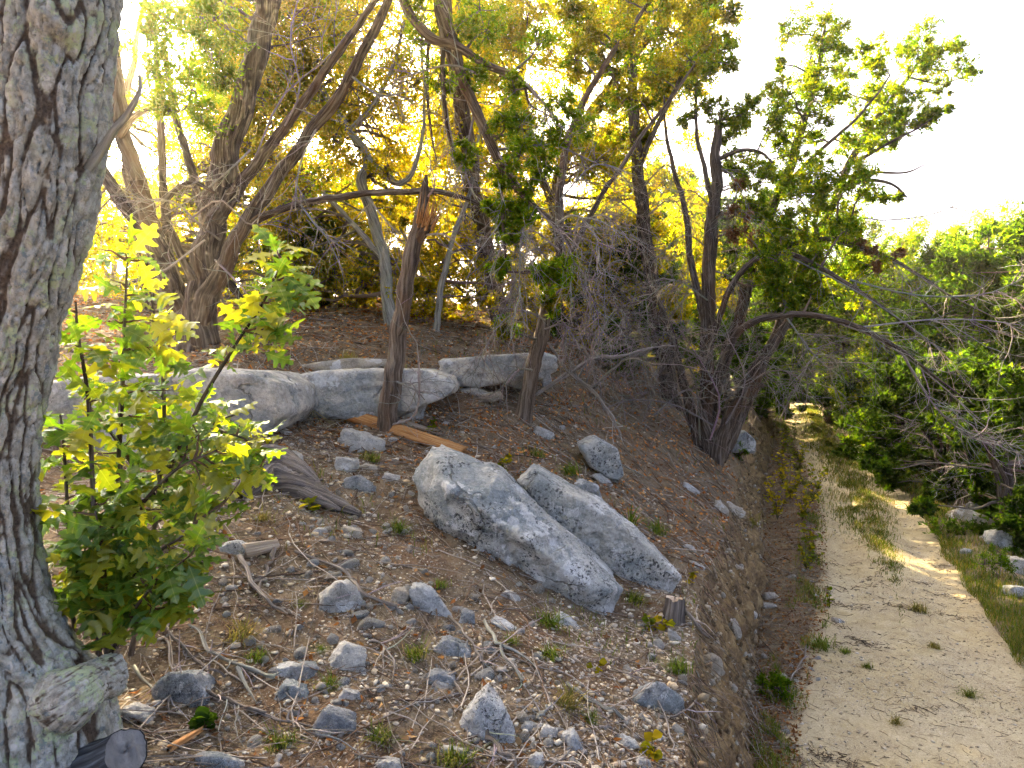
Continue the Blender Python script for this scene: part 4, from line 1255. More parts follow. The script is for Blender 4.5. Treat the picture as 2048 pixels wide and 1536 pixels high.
clumps = px_clumps([(335, 40, 6.7, 62), (400, 30, 6.7, 66), (360, 110, 6.6, 70), (425, 120, 6.6, 60), (385, 180, 6.6, 62), (325, 160, 6.7, 55), (430, 40, 6.8, 50), (300, 90, 6.8, 44),
                    (400, 235, 6.7, 44), (335, 215, 6.8, 40), (452, 160, 6.7, 36), (310, 20, 6.8, 50), (375, -60, 6.7, 70), (300, -60, 6.9, 60),
                    (600, -100, 7.3, 80), (700, -80, 6.8, 70), (500, -160, 7.2, 90), (820, -110, 6.3, 60), (640, -220, 7.4, 90), (230, -160, 7.7, 80), (120, 60, 8.1, 50), (160, 150, 8.0, 40), (200, 250, 7.8, 30),
                    (1015, 430, 6.05, 28), (985, 415, 6.1, 20), (205, 200, 7.7, 28), (60, 90, 8.3, 60)])
dead = [dict(path=pp((500, 300, 6.8), (470, 330, 6.5), (410, 380, 6.4), (330, 430, 6.3)), n1=14, n2=6),
        dict(path=pp((440, 480, 6.8), (400, 450, 6.5), (340, 400, 6.3), (250, 405, 6.2)), n1=12, n2=6),
        dict(path=pp((430, 520, 6.8), (470, 560, 6.5), (500, 600, 6.4), (520, 680, 6.4)), n1=9, n2=5, g=-.15),
        dict(path=pp((410, 480, 6.8), (330, 540, 6.5), (280, 560, 6.4)), n1=9, n2=5),
        dict(path=pp((380, 440, 6.8), (440, 400, 6.5), (500, 450, 6.4), (560, 440, 6.4)), n1=9, n2=5),
        dict(path=pp((240, 380, 7.4), (200, 420, 7), (180, 470, 7)), n1=8, n2=5),
        dict(path=pp((640, 240, 6.5), (600, 330, 6.4), (590, 420, 6.4)), n1=9, n2=5, g=-.12),
        dict(path=pp((560, 270, 6.8), (600, 180, 6.6), (580, 80, 6.6), (600, -20, 6.6)), n1=10, n2=5, g=.05),
        dict(path=pp((500, 345, 6.9), (560, 200, 6.9), (650, 120, 6.8), (700, 60, 6.8)), n1=10, n2=5, g=.03),
        dict(path=pp((700, 150, 6.4), (760, 190, 6.3), (830, 180, 6.2)), n1=9, n2=5, g=-.05),
        dict(path=pp((730, 388, 6.4), (770, 440, 6.4), (800, 470, 6.4)), n1=8, n2=4, g=-.1),
        dict(path=pp((600, 408, 6.5), (640, 460, 6.4), (690, 500, 6.4)), n1=8, n2=4, g=-.1)]
build_tree('juniper_tree', 'spreading multi-stemmed juniper with stringy bark behind the oak saplings', 'tree', hit(395, 700), stems, (clumps[0], clumps[1] * 1.15), 1500, (0.038, 0.008), 'juniper_light',
           bark='jbark', K=90, S=26, dead=dead, ridge=0.13, seedo=3, pal2='juniper_light', flare=0.4)

# limb of another juniper that arches over from the top and hangs down in the middle
stems = [px_stem(r) for r in [
    [(1010, 690, 10.5, 60), (985, 560, 10.3, 52), (955, 420, 9.8, 46), (930, 250, 9.0, 44), (900, 80, 8.0, 42), (872, -60, 7.2, 40), (868, -120, 6.8, 38), (872, -60, 6.5, 36), (884, 20, 6.4, 34), (912, 110, 6.3, 30), (950, 215, 6.2, 28), (985, 300, 6.1, 25), (1015, 350, 6.0, 21), (1060, 405, 5.9, 16), (1110, 450, 5.85, 11), (1150, 510, 5.8, 6)],
    [(868, -100, 6.6, 30), (800, -30, 6.4, 24), (850, 65, 6.3, 26), (905, 90, 6.25, 24), (970, 130, 6.2, 22), (1030, 152, 6.1, 14), (1080, 200, 6.1, 8)],
    [(872, 10, 6.4, 16), (884, 90, 6.35, 14), (886, 170, 6.3, 12), (893, 240, 6.3, 10), (912, 330, 6.3, 5)],
    [(858, 60, 6.4, 10), (855, 160, 6.4, 9), (862, 260, 6.4, 7), (872, 320, 6.4, 4)],
    [(1000, 330, 6.0, 14), (1005, 420, 6.0, 11), (1010, 500, 6.0, 8), (1015, 545, 6.0, 4)],
    [(1000, 150, 6.15, 12), (1045, 170, 6.1, 10), (1060, 210, 6.1, 7), (1090, 225, 6.1, 4)],
]]
clumps = px_clumps([(850, 20, 6.4, 36), (880, 150, 6.3, 28), (940, 150, 6.2, 30), (975, 60, 6.3, 34), (840, 80, 6.4, 30), (1010, 240, 6.0, 30), (1040, 250, 6.0, 32), (1030, 180, 6.1, 24),
                    (1040, 310, 5.9, 30), (1090, 330, 5.9, 24), (1005, 360, 6.0, 24), (1050, 380, 5.9, 24), (1015, 420, 6.0, 26), (1060, 430, 5.9, 24), (1020, 470, 6.0, 26), (1100, 270, 6.0, 30),
                    (1000, 540, 6.0, 18), (960, 20, 6.3, 40), (930, 310, 6.2, 20), (1120, 210, 6.0, 26), (1160, 250, 6.0, 24), (1130, 540, 5.85, 26), (1095, 560, 5.9, 22), (1080, 545, 6.0, 16), (915, 60, 6.4, 30), (1075, 90, 6.3, 30)])
dead = [dict(path=pp((880, 40, 6.4), (886, 150, 6.3), (900, 260, 6.3), (930, 380, 6.3)), n1=20, n2=6, g=-.12),
        dict(path=pp((985, 290, 6.1), (1060, 400, 5.9), (1130, 480, 5.8), (1150, 540, 5.8)), n1=24, n2=6),
        dict(path=pp((1000, 330, 6.1), (1005, 430, 6), (1010, 540, 6)), n1=16, n2=6, g=-.12),
        dict(path=pp((960, 150, 6.2), (900, 130, 6.1), (820, 150, 6.1), (790, 160, 6.1)), n1=10, n2=5),
        dict(path=pp((1040, 155, 6.1), (1090, 210, 6), (1110, 250, 6)), n1=14, n2=6),
        dict(path=pp((950, 220, 6.2), (930, 330, 6.2), (950, 400, 6.2)), n1=16, n2=7, g=-.14),
        dict(path=pp((1060, 400, 5.9), (1040, 500, 5.9), (1040, 600, 5.9)), n1=16, n2=7, g=-.16),
        dict(path=pp((1110, 450, 5.9), (1150, 430, 5.8), (1190, 470, 5.8), (1200, 520, 5.8)), n1=12, n2=6, g=-.12),
        dict(path=pp((985, 300, 6.1), (1100, 290, 6), (1180, 320, 6)), n1=14, n2=6)]
build_tree('juniper_tree', 'juniper whose limb arches out of the top and hangs down mid-picture with green tufts', 'tree', hit(1010, 692), stems, (clumps[0], clumps[1] * 1.35), 1000, (0.034, 0.007), 'juniper_light',
           bark='jbark_warm', K=120, S=22, dead=dead, ridge=0.14, seedo=40, pal2='juniper_light')

# broken trunk in front of the ledge
stems = [px_stem(r) for r in [
    [(772, 875, 6.15, 66), (775, 845, 6.15, 54), (786, 760, 6.15, 50), (798, 660, 6.15, 48), (812, 575, 6.15, 44), (826, 490, 6.15, 42), (842, 435, 6.15, 38), (850, 392, 6.15, 26), (854, 350, 6.15, 9)],
    [(830, 490, 6.15, 30), (848, 462, 6.1, 26), (862, 440, 6.05, 16), (870, 424, 6.03, 3)],
    [(800, 665, 6.1, 22), (806, 655, 6.05, 18), (808, 648, 6.0, 12)],
]]
dead = [dict(path=pp((850, 400, 6.15), (870, 370, 6.1), (860, 330, 6.1)), n1=4, n2=3), dict(path=pp((850, 470, 6.1), (890, 470, 6.0), (930, 500, 6.0)), n1=7, n2=4),
        dict(path=pp((785, 760, 6.1), (830, 780, 6.0), (850, 800, 6.0)), n1=4, n2=3), dict(path=pp((782, 850, 6.1), (830, 830, 6.0), (840, 760, 5.95), (835, 700, 5.95)), n1=6, n2=3)]
t = build_tree('broken_juniper', 'leaning juniper trunk snapped off at the top, standing before the long ledge slab', 'dead tree', hit(775, 855), stems, None, bark='jbark_warm', K=110, S=36, dead=dead, ridge=0.15, seedo=60)
# splintered orange wood where it snapped
bt = Batch()
for k in range(16):
    a_, b_ = rng.uniform(-14, 20), rng.uniform(-10, 10)
    q = np.stack([W(846 + a_, 455 + b_, 6.03), W(852 + a_ * 1.2, 432 + b_, 6.0), W(858 + a_ * 1.3, 408 + b_ * 3, 6.0)])
    V, F = tubes(q[None], np.array([[.011, .008, .001]]), 4)
    bt.add(V, F)
bb = np.array(t.location)
put('splinters', make_mesh('splinters', np.concatenate(bt.V) - bb, np.concatenate(bt.F4), None, False, np.concatenate(bt.V)), M['cedarwood'], (0, 0, 0), [c_ for c_ in t.children if c_.name.startswith('trunk')][0], label='raw orange splinters at the break')

# slim trunk hung with dead twigs, right of the ledge
stems = [px_stem(r) for r in [
    [(1042, 850, 7.2, 60), (1050, 815, 7.2, 46), (1064, 740, 7.2, 42), (1085, 660, 7.25, 38), (1105, 580, 7.3, 32), (1120, 480, 7.4, 26), (1120, 360, 7.5, 22), (1150, 240, 7.6, 18), (1230, 100, 7.8, 14), (1330, -40, 8, 9)],
    [(1105, 580, 7.3, 20), (1160, 470, 7.5, 16), (1210, 380, 7.6, 13), (1300, 250, 7.8, 10), (1420, 90, 8.0, 6)],
]]
clumps = px_clumps([(1130, 560, 7.0, 34), (1100, 600, 7.0, 24), (1010, 655, 7.1, 26), (1240, 90, 7.8, 46), (1310, 20, 8, 50), (1180, 60, 7.8, 46), (1380, 120, 8, 44), (1420, 60, 8, 44), (1300, 140, 7.9, 40), (1350, -30, 8, 50), (1210, -30, 8, 50), (1250, 200, 7.8, 36), (1150, 120, 7.7, 36), (1140, 20, 7.8, 40)])
dead = [dict(path=pp((1110, 560, 7.2), (1080, 500, 7), (1040, 520, 6.9), (1020, 600, 6.8)), n1=22, n2=8, g=-.16),
        dict(path=pp((1100, 600, 7.2), (1150, 560, 7), (1190, 610, 6.9), (1200, 680, 6.8)), n1=22, n2=8, g=-.16),
        dict(path=pp((1090, 640, 7.2), (1040, 620, 7), (990, 660, 6.9), (960, 720, 6.9)), n1=20, n2=8, g=-.14),
        dict(path=pp((1085, 660, 7.2), (1130, 650, 7), (1160, 700, 6.9)), n1=18, n2=8, g=-.14),
        dict(path=pp((1118, 500, 7.3), (1060, 460, 7.1), (1000, 500, 7)), n1=18, n2=7, g=-.14),
        dict(path=pp((1120, 480, 7.3), (1200, 430, 7.2), (1260, 480, 7)), n1=18, n2=7, g=-.12),
        dict(path=pp((1065, 740, 7.1), (1030, 740, 7), (1000, 780, 6.9)), n1=10, n2=5),
        dict(path=pp((1120, 400, 7.4), (1190, 330, 7.3), (1270, 350, 7.2)), n1=14, n2=6)]
build_tree('juniper_tree', 'slim juniper trunk veiled in hanging dead twigs at the right end of the ledge', 'tree', hit(1046, 835), stems, clumps, 1100, (0.045, 0.011), 'gold',
           bark='jbark_warm', K=90, S=26, dead=dead, ridge=0.13, seedo=80, pal2='juniper_light', deadcol=np.array([0.30, 0.25, 0.22]))

# tall straight juniper farther right
stems = [px_stem(r) for r in [
    [(1350, 850, 11.0, 60), (1340, 780, 11, 46), (1318, 650, 11, 42), (1300, 540, 11, 40), (1285, 430, 11, 36), (1274, 310, 11, 33), (1266, 190, 11, 27), (1262, 60, 11, 18), (1258, -40, 11, 9)],
    [(1276, 340, 11, 18), (1310, 260, 10.8, 14), (1350, 180, 10.6, 11), (1390, 80, 10.5, 7)],
    [(1268, 230, 11, 16), (1230, 160, 11, 12), (1180, 60, 11, 7)],
]]
clumps = px_clumps([(1270, 60, 11, 60), (1230, 120, 11, 50), (1310, 110, 10.8, 52), (1350, 60, 10.6, 60), (1390, 30, 10.5, 56), (1430, 100, 10.4, 40), (1240, 10, 11, 56), (1180, 60, 11, 52),
                    (1220, 210, 11, 40), (1320, 190, 10.8, 44), (1370, 150, 10.6, 44), (1300, -30, 11, 60), (1440, 20, 10.4, 40), (1170, 140, 11, 40), (1270, 270, 11, 30), (1200, 290, 11, 34)])
dead = [dict(path=pp((1300, 560, 11), (1240, 520, 10.6), (1190, 560, 10.4)), n1=14, n2=6, l1=(.4, 1.1), l2=(.15, .5), r=.016, tr_=.007),
        dict(path=pp((1310, 620, 11), (1370, 560, 10.6), (1400, 600, 10.4)), n1=14, n2=6, l1=(.4, 1.1), l2=(.15, .5), r=.016, tr_=.007),
        dict(path=pp((1325, 700, 11), (1260, 660, 10.6), (1200, 700, 10.4)), n1=16, n2=6, l1=(.4, 1.1), l2=(.15, .5), r=.016, tr_=.007),
        dict(path=pp((1285, 440, 11), (1340, 400, 10.6), (1380, 440, 10.4)), n1=14, n2=6, l1=(.4, 1.1), l2=(.15, .5), r=.016, tr_=.007),
        dict(path=pp((1285, 440, 11), (1230, 400, 10.6), (1190, 430, 10.4)), n1=14, n2=6, l1=(.4, 1.1), l2=(.15, .5), r=.016, tr_=.007),
        dict(path=pp((1280, 380, 11), (1330, 330, 10.6), (1350, 350, 10.4)), n1=10, n2=6, l1=(.4, 1.1), l2=(.15, .5), r=.016, tr_=.007),
        dict(path=pp((1335, 780, 11), (1270, 760, 10.6), (1230, 800, 10.4)), n1=12, n2=6, l1=(.4, 1.1), l2=(.15, .5), r=.016, tr_=.007)]
build_tree('juniper_tree', 'tall straight-trunked juniper between the ledge and the big roadside clump', 'tree', hit(1348, 815), stems, clumps, 1300, (0.06, 0.016), 'gold',
           bark='jbark', K=90, S=24, dead=dead, ridge=0.13, seedo=120, pal2='juniper')

# big multi-stemmed juniper on the lip of the bank
stems = [px_stem(r, 0.60) for r in [
    [(1420, 945, 9.5, 90), (1416, 905, 9.5, 54), (1412, 810, 9.5, 46), (1414, 660, 9.5, 42), (1420, 510, 9.5, 40), (1428, 410, 9.5, 36), (1432, 320, 9.5, 32), (1436, 255, 9.5, 22), (1438, 240, 9.5, 10)],
    [(1430, 930, 9.4, 50), (1462, 830, 9.35, 42), (1510, 745, 9.3, 38), (1552, 675, 9.3, 32), (1578, 640, 9.3, 20), (1588, 622, 9.3, 6)],
    [(1408, 900, 9.6, 44), (1436, 760, 9.7, 38), (1478, 640, 9.8, 35), (1502, 530, 9.9, 34), (1540, 430, 10, 30), (1580, 330, 10, 26), (1608, 245, 10.1, 21), (1635, 150, 10.2, 15), (1650, 55, 10.2, 7)],
    [(1440, 920, 9.6, 40), (1500, 790, 9.8, 34), (1540, 700, 9.9, 30), (1575, 600, 10, 28), (1625, 490, 10.2, 27), (1662, 415, 10.3, 25), (1700, 325, 10.4, 22), (1748, 245, 10.5, 17), (1800, 175, 10.6, 12), (1855, 100, 10.7, 6)],
    [(1425, 800, 9.3, 26), (1455, 700, 9.0, 24), (1500, 645, 8.8, 23), (1570, 630, 8.6, 21), (1640, 633, 8.4, 18), (1720, 655, 8.2, 15), (1800, 700, 8.0, 11), (1880, 760, 7.9, 7), (1950, 810, 7.8, 3)],
    [(1420, 690, 9.3, 20), (1450, 600, 9.1, 18), (1495, 530, 9, 17), (1560, 505, 8.9, 16), (1640, 535, 8.7, 14), (1730, 590, 8.5, 11), (1800, 640, 8.4, 7), (1860, 690, 8.3, 3)],
    [(1505, 530, 9.8, 20), (1570, 495, 9.6, 17), (1650, 478, 9.4, 15), (1740, 500, 9.2, 12), (1830, 545, 9.1, 9), (1910, 600, 9, 5)],
    [(1400, 890, 9.5, 34), (1370, 780, 9.6, 28), (1340, 660, 9.8, 22), (1310, 590, 9.9, 14), (1280, 560, 10, 6)],
    [(1414, 660, 9.5, 24), (1385, 540, 9.6, 20), (1370, 420, 9.7, 17), (1345, 330, 9.8, 13), (1330, 250, 9.9, 8), (1328, 190, 9.9, 4)],
    [(1428, 420, 9.5, 16), (1410, 340, 9.5, 14), (1395, 270, 9.5, 11), (1392, 190, 9.5, 8), (1400, 100, 9.5, 4)],
    [(1432, 320, 9.5, 14), (1480, 300, 9.4, 12), (1520, 305, 9.3, 10), (1545, 325, 9.2, 6)],
    [(1700, 330, 10.4, 12), (1760, 295, 10.2, 9), (1820, 265, 10, 6), (1860, 240, 9.9, 3)],
    [(1690, 355, 10.4, 12), (1740, 345, 10.2, 9), (1810, 345, 10.0, 6), (1850, 330, 9.9, 3)],
    [(1690, 375, 10.4, 14), (1740, 360, 10.2, 11), (1785, 370, 10.0, 8), (1815, 395, 9.9, 4)],
    [(1560, 385, 10, 14), (1640, 300, 10, 11), (1720, 230, 10.1, 8), (1780, 150, 10.2, 4)],
]]
clumps = px_clumps([
    (1600, 40, 10.2, 32), (1650, 35, 10.2, 28), (1580, 70, 10.2, 26), (1640, 80, 10.2, 40), (1680, 65, 10.2, 26), (1620, 120, 10.1, 40), (1670, 120, 10.2, 30), (1600, 165, 10.1, 36), (1640, 170, 10.1, 36),
    (1570, 200, 10, 32), (1610, 220, 10, 36), (1650, 200, 10.1, 24), (1585, 270, 10, 26), (1560, 230, 10, 22), (1690, 100, 10.2, 18), (1560, 130, 10.1, 12), (1555, 300, 10, 18),
    (1690, 150, 10.4, 22), (1740, 130, 10.4, 26), (1760, 100, 10.5, 26), (1800, 130, 10.6, 32), (1840, 75, 10.7, 30), (1880, 110, 10.6, 28), (1850, 140, 10.6, 28), (1910, 90, 10.6, 16), (1920, 140, 10.5, 26), (1945, 148, 10.5, 14),
    (1880, 180, 10.4, 20), (1790, 190, 10.5, 26), (1750, 185, 10.4, 24), (1830, 200, 10.4, 20), (1720, 210, 10.3, 22), (1770, 240, 10.4, 24), (1800, 225, 10.4, 18), (1740, 270, 10.4, 22), (1700, 290, 10.4, 20), (1720, 245, 10.4, 20), (1900, 215, 10.2, 8),
    (1850, 235, 10, 16), (1870, 228, 9.9, 12), (1840, 250, 10, 12), (1670, 200, 10.3, 18), (1690, 180, 10.3, 18), (1780, 285, 10.3, 14),
    (1400, 130, 9.5, 26), (1420, 150, 9.5, 20), (1450, 100, 9.5, 20), (1380, 180, 9.5, 20), (1460, 130, 9.5, 14), (1400, 210, 9.5, 22), (1430, 210, 9.5, 20), (1480, 230, 9.5, 20), (1370, 240, 9.6, 18), (1500, 200, 9.6, 14), (1450, 240, 9.5, 24), (1480, 250, 9.5, 22),
    (1640, 340, 9.6, 30), (1620, 370, 9.4, 34), (1660, 370, 9.6, 28), (1600, 400, 9.3, 32), (1640, 410, 9.4, 34), (1560, 440, 9.3, 28), (1600, 460, 9.2, 34), (1560, 480, 9.2, 30), (1540, 520, 9.1, 28),
    (1590, 560, 8.9, 36), (1550, 590, 8.8, 30), (1620, 590, 8.8, 28), (1570, 610, 8.7, 22), (1660, 440, 9.4, 36), (1700, 470, 9.2, 30), (1700, 420, 9.6, 28), (1540, 560, 9, 28), (1610, 520, 9, 26), (1560, 360, 9.8, 20), (1760, 395, 10, 16), (1730, 395, 10, 16), (1790, 390, 10, 14)])
_rr = np.random.default_rng(79)
ex = px_clumps([(_rr.uniform(1500, 1740), _rr.uniform(330, 620), _rr.uniform(8.7, 9.6), _rr.uniform(24, 40)) for _ in range(34)] + [(_rr.uniform(1440, 1640), _rr.uniform(170, 460), _rr.uniform(9.4, 10.2), _rr.uniform(18, 32)) for _ in range(24)] + [(_rr.uniform(1620, 1900), _rr.uniform(90, 300), _rr.uniform(10, 10.7), _rr.uniform(14, 26)) for _ in range(20)])
clumps = (np.vstack([clumps[0], ex[0]]), np.concatenate([clumps[1], ex[1]]))
brown = px_clumps([(1475, 370, 9.3, 20), (1480, 420, 9.2, 24), (1465, 460, 9.2, 26), (1490, 470, 9.2, 22), (1740, 500, 9.0, 18), (1750, 530, 9, 16), (1720, 490, 9.1, 14), (1800, 505, 9, 10)])
D2 = dict(l1=(.3, .9), l2=(.12, .4), r=.013, tr_=.006)
dead = [dict(path=pp((1640, 633, 8.4), (1760, 680, 8.1), (1870, 760, 7.9), (1960, 840, 7.8)), n1=17, n2=7, g=-.08, **D2),
        dict(path=pp((1560, 505, 8.9), (1700, 575, 8.5), (1830, 660, 8.3), (1900, 720, 8.2)), n1=16, n2=7, g=-.04, **D2),
        dict(path=pp((1650, 478, 9.4), (1780, 520, 9.1), (1900, 590, 9), (2000, 640, 8.9)), n1=15, n2=7, g=-.02, **D2),
        dict(path=pp((1700, 560, 8.6), (1830, 590, 8.5), (1960, 590, 8.4), (2040, 560, 8.4)), n1=12, n2=7, g=.02, **D2),
        dict(path=pp((1720, 655, 8.2), (1850, 640, 8.2), (1960, 640, 8.2), (2040, 650, 8.2)), n1=11, n2=7, g=.0, **D2),
        dict(path=pp((1800, 700, 8), (1860, 800, 7.9), (1920, 860, 7.9), (1980, 890, 7.8)), n1=18, n2=7, g=-.05, **D2),
        dict(path=pp((1570, 630, 8.6), (1620, 700, 8.6), (1660, 740, 8.6)), n1=18, n2=7, g=-.1, **D2),
        dict(path=pp((1415, 600, 9.4), (1350, 560, 9.1), (1290, 600, 9)), n1=18, n2=7, g=-.08, **D2),
        dict(path=pp((1413, 720, 9.4), (1340, 690, 9.1), (1250, 720, 9), (1190, 780, 8.9)), n1=22, n2=7, g=-.08, **D2),
        dict(path=pp((1425, 850, 9.3), (1350, 810, 9.0), (1260, 800, 8.8), (1180, 830, 8.6)), n1=20, n2=7, g=-.06, **D2),
        dict(path=pp((1420, 880, 9.2), (1440, 800, 9), (1400, 720, 8.9), (1360, 660, 8.9)), n1=20, n2=7, g=-.02, **D2),
        dict(path=pp((1450, 850, 9.3), (1490, 770, 9), (1470, 700, 8.9), (1440, 660, 8.9)), n1=20, n2=7, g=-.06, **D2),
        dict(path=pp((1500, 760, 9.3), (1560, 740, 9), (1620, 770, 8.9)), n1=16, n2=7, g=-.06, **D2),
        dict(path=pp((1430, 330, 9.5), (1470, 360, 9.3), (1470, 450, 9.2)), n1=16, n2=7, g=-.14, **D2),
        dict(path=pp((1428, 420, 9.5), (1380, 380, 9.3), (1330, 400, 9.2)), n1=14, n2=7, g=-.08, **D2),
        dict(path=pp((1420, 500, 9.5), (1370, 470, 9.3), (1310, 520, 9.2)), n1=14, n2=7, g=-.08, **D2),
        dict(path=pp((1425, 540, 9.5), (1470, 560, 9.3), (1500, 620, 9.2)), n1=14, n2=7, g=-.08, **D2),
        dict(path=pp((1665, 415, 10.3), (1750, 440, 10), (1860, 430, 10), (1930, 400, 10)), n1=12, n2=5, g=.02, **D2)]
build_tree('juniper_tree', 'big multi-stemmed juniper on the bank lip, leaning and arching bare branches over the road', 'tree', hit(1420, 912), stems, (clumps[0], clumps[1] * 1.2), 760, (0.038, 0.0105), 'sunny',
           bark='jbark', K=90, S=26, dead=dead, ridge=0.14, seedo=160, pal2='juniper', brown=brown, deadcol=np.array([0.27, 0.25, 0.22]), nsub=6)
def region_clumps(n, x0, x1, y0, y1, d0, d1, r0, r1, seed, fn=None):
    r = np.random.default_rng(seed); out = []
    while len(out) < n:
        a, b_ = r.uniform(x0, x1), r.uniform(y0, y1)
        if fn and not fn(a, b_, r): continue
        out.append((a, b_, r.uniform(d0, d1), r.uniform(r0, r1)))
    return out
# crooked pale oak behind the broken trunk
stems = [px_stem(r) for r in [
    [(800, 720, 9.2, 44), (775, 600, 9.3, 36), (768, 520, 9.4, 33), (745, 430, 9.5, 30), (722, 360, 9.5, 28), (735, 318, 9.5, 25), (700, 262, 9.5, 22), (650, 190, 9.6, 17), (600, 80, 9.7, 12), (570, -60, 9.8, 7)],
    [(735, 320, 9.5, 24), (770, 350, 9.3, 22), (800, 365, 9.2, 16), (830, 330, 9.2, 12), (850, 220, 9.3, 9), (840, 80, 9.4, 6)],
    [(700, 262, 9.5, 18), (760, 190, 9.4, 13), (800, 80, 9.4, 9), (820, -50, 9.5, 5)],
    [(768, 520, 9.4, 18), (690, 430, 9.6, 14), (640, 380, 9.7, 11), (560, 330, 9.8, 7)],
    [(870, 690, 9.4, 22), (880, 590, 9.4, 18), (905, 480, 9.4, 15), (940, 380, 9.4, 11), (960, 260, 9.5, 7)]]]
cl_ = region_clumps(140, 450, 940, -60, 340, 9.0, 11.2, 40, 68, 71) + region_clumps(84, 520, 1040, 300, 600, 9.4, 11.8, 30, 54, 72)
build_tree('oak_tree', 'crooked pale-barked oak with golden leaves right behind the broken trunk', 'tree', hit(800, 680), stems, px_clumps(cl_), 400, (0.046, 0.017), 'gold', bark='lichenbark', K=70, S=16, leafmat='gold', diamond=False, ridge=0.1, seedo=240, pal2='broad', nsub=9)
# golden juniper whose limbs fan up to the right across the top
stems = [px_stem(r) for r in [
    [(1150, 740, 12.0, 46), (1140, 620, 12, 40), (1120, 500, 12, 36), (1110, 400, 12, 32), (1140, 300, 11.8, 28), (1200, 200, 11.5, 24), (1280, 100, 11.2, 18), (1360, 0, 11, 12), (1430, -80, 10.8, 6)],
    [(1115, 430, 12, 26), (1070, 320, 12, 22), (1050, 200, 12, 18), (1040, 80, 12, 13), (1050, -60, 12, 7)],
    [(1135, 310, 11.8, 18), (1240, 240, 11.4, 14), (1340, 170, 11, 11), (1440, 90, 10.7, 6)],
    [(1112, 390, 12, 18), (1160, 230, 11.8, 15), (1190, 90, 11.6, 11), (1220, -50, 11.5, 6)]]]
cl_ = region_clumps(150, 860, 1450, -60, 340, 10.4, 12.4, 40, 66, 73, lambda a, b_, r: b_ < 340 - max(0, a - 1250) * 1.3) + region_clumps(56, 980, 1400, 280, 640, 11.2, 13.4, 36, 58, 74)
dead = [dict(path=pp((1120, 450, 12), (1180, 380, 11.5), (1240, 400, 11.3)), n1=14, n2=6, l1=(.4, 1.1), l2=(.15, .5), r=.016, tr_=.007), dict(path=pp((1140, 620, 12), (1200, 560, 11.5), (1260, 600, 11.3)), n1=14, n2=6, l1=(.4, 1.1), l2=(.15, .5), r=.016, tr_=.007)]
build_tree('juniper_tree', 'golden juniper whose limbs fan up to the right across the top centre', 'tree', hit(1150, 715), stems, px_clumps(cl_), 600, (0.052, 0.014), 'gold', bark='jbark_warm', K=70, S=16, dead=dead, leafmat='gold', ridge=0.12, seedo=260, pal2='sunny', nsub=9)
# golden juniper behind the left multi-stemmed one
stems = [px_stem(r) for r in [
    [(300, 660, 9.5, 40), (290, 520, 9.6, 34), (262, 380, 9.7, 28), (250, 240, 9.8, 22), (270, 100, 9.9, 15), (300, -60, 10, 7)],
    [(290, 520, 9.6, 24), (350, 400, 9.8, 20), (450, 280, 10, 16), (540, 150, 10.2, 11), (620, 0, 10.4, 6)],
    [(270, 420, 9.7, 18), (200, 330, 9.9, 14), (150, 220, 10, 9), (100, 100, 10.2, 5)]]]
cl_ = region_clumps(140, 150, 680, 180, 590, 9.0, 11.6, 36, 62, 75) + region_clumps(84, 380, 780, -60, 260, 9.6, 11.4, 40, 66, 76) + region_clumps(10, 130, 250, 60, 260, 9.6, 10.5, 30, 44, 77) + region_clumps(34, 340, 720, -60, 230, 8.6, 9.6, 28, 48, 78)
build_tree('juniper_tree', 'golden backlit juniper filling the gaps behind the left multi-stemmed juniper', 'tree', hit(300, 640), stems, px_clumps(cl_), 400, (0.05, 0.013), 'gold', bark='jbark_warm', K=60, S=14, leafmat='gold', ridge=0.12, seedo=280, pal2='juniper_light', nsub=9)
print('near junipers', round(time.time() - T0, 1))

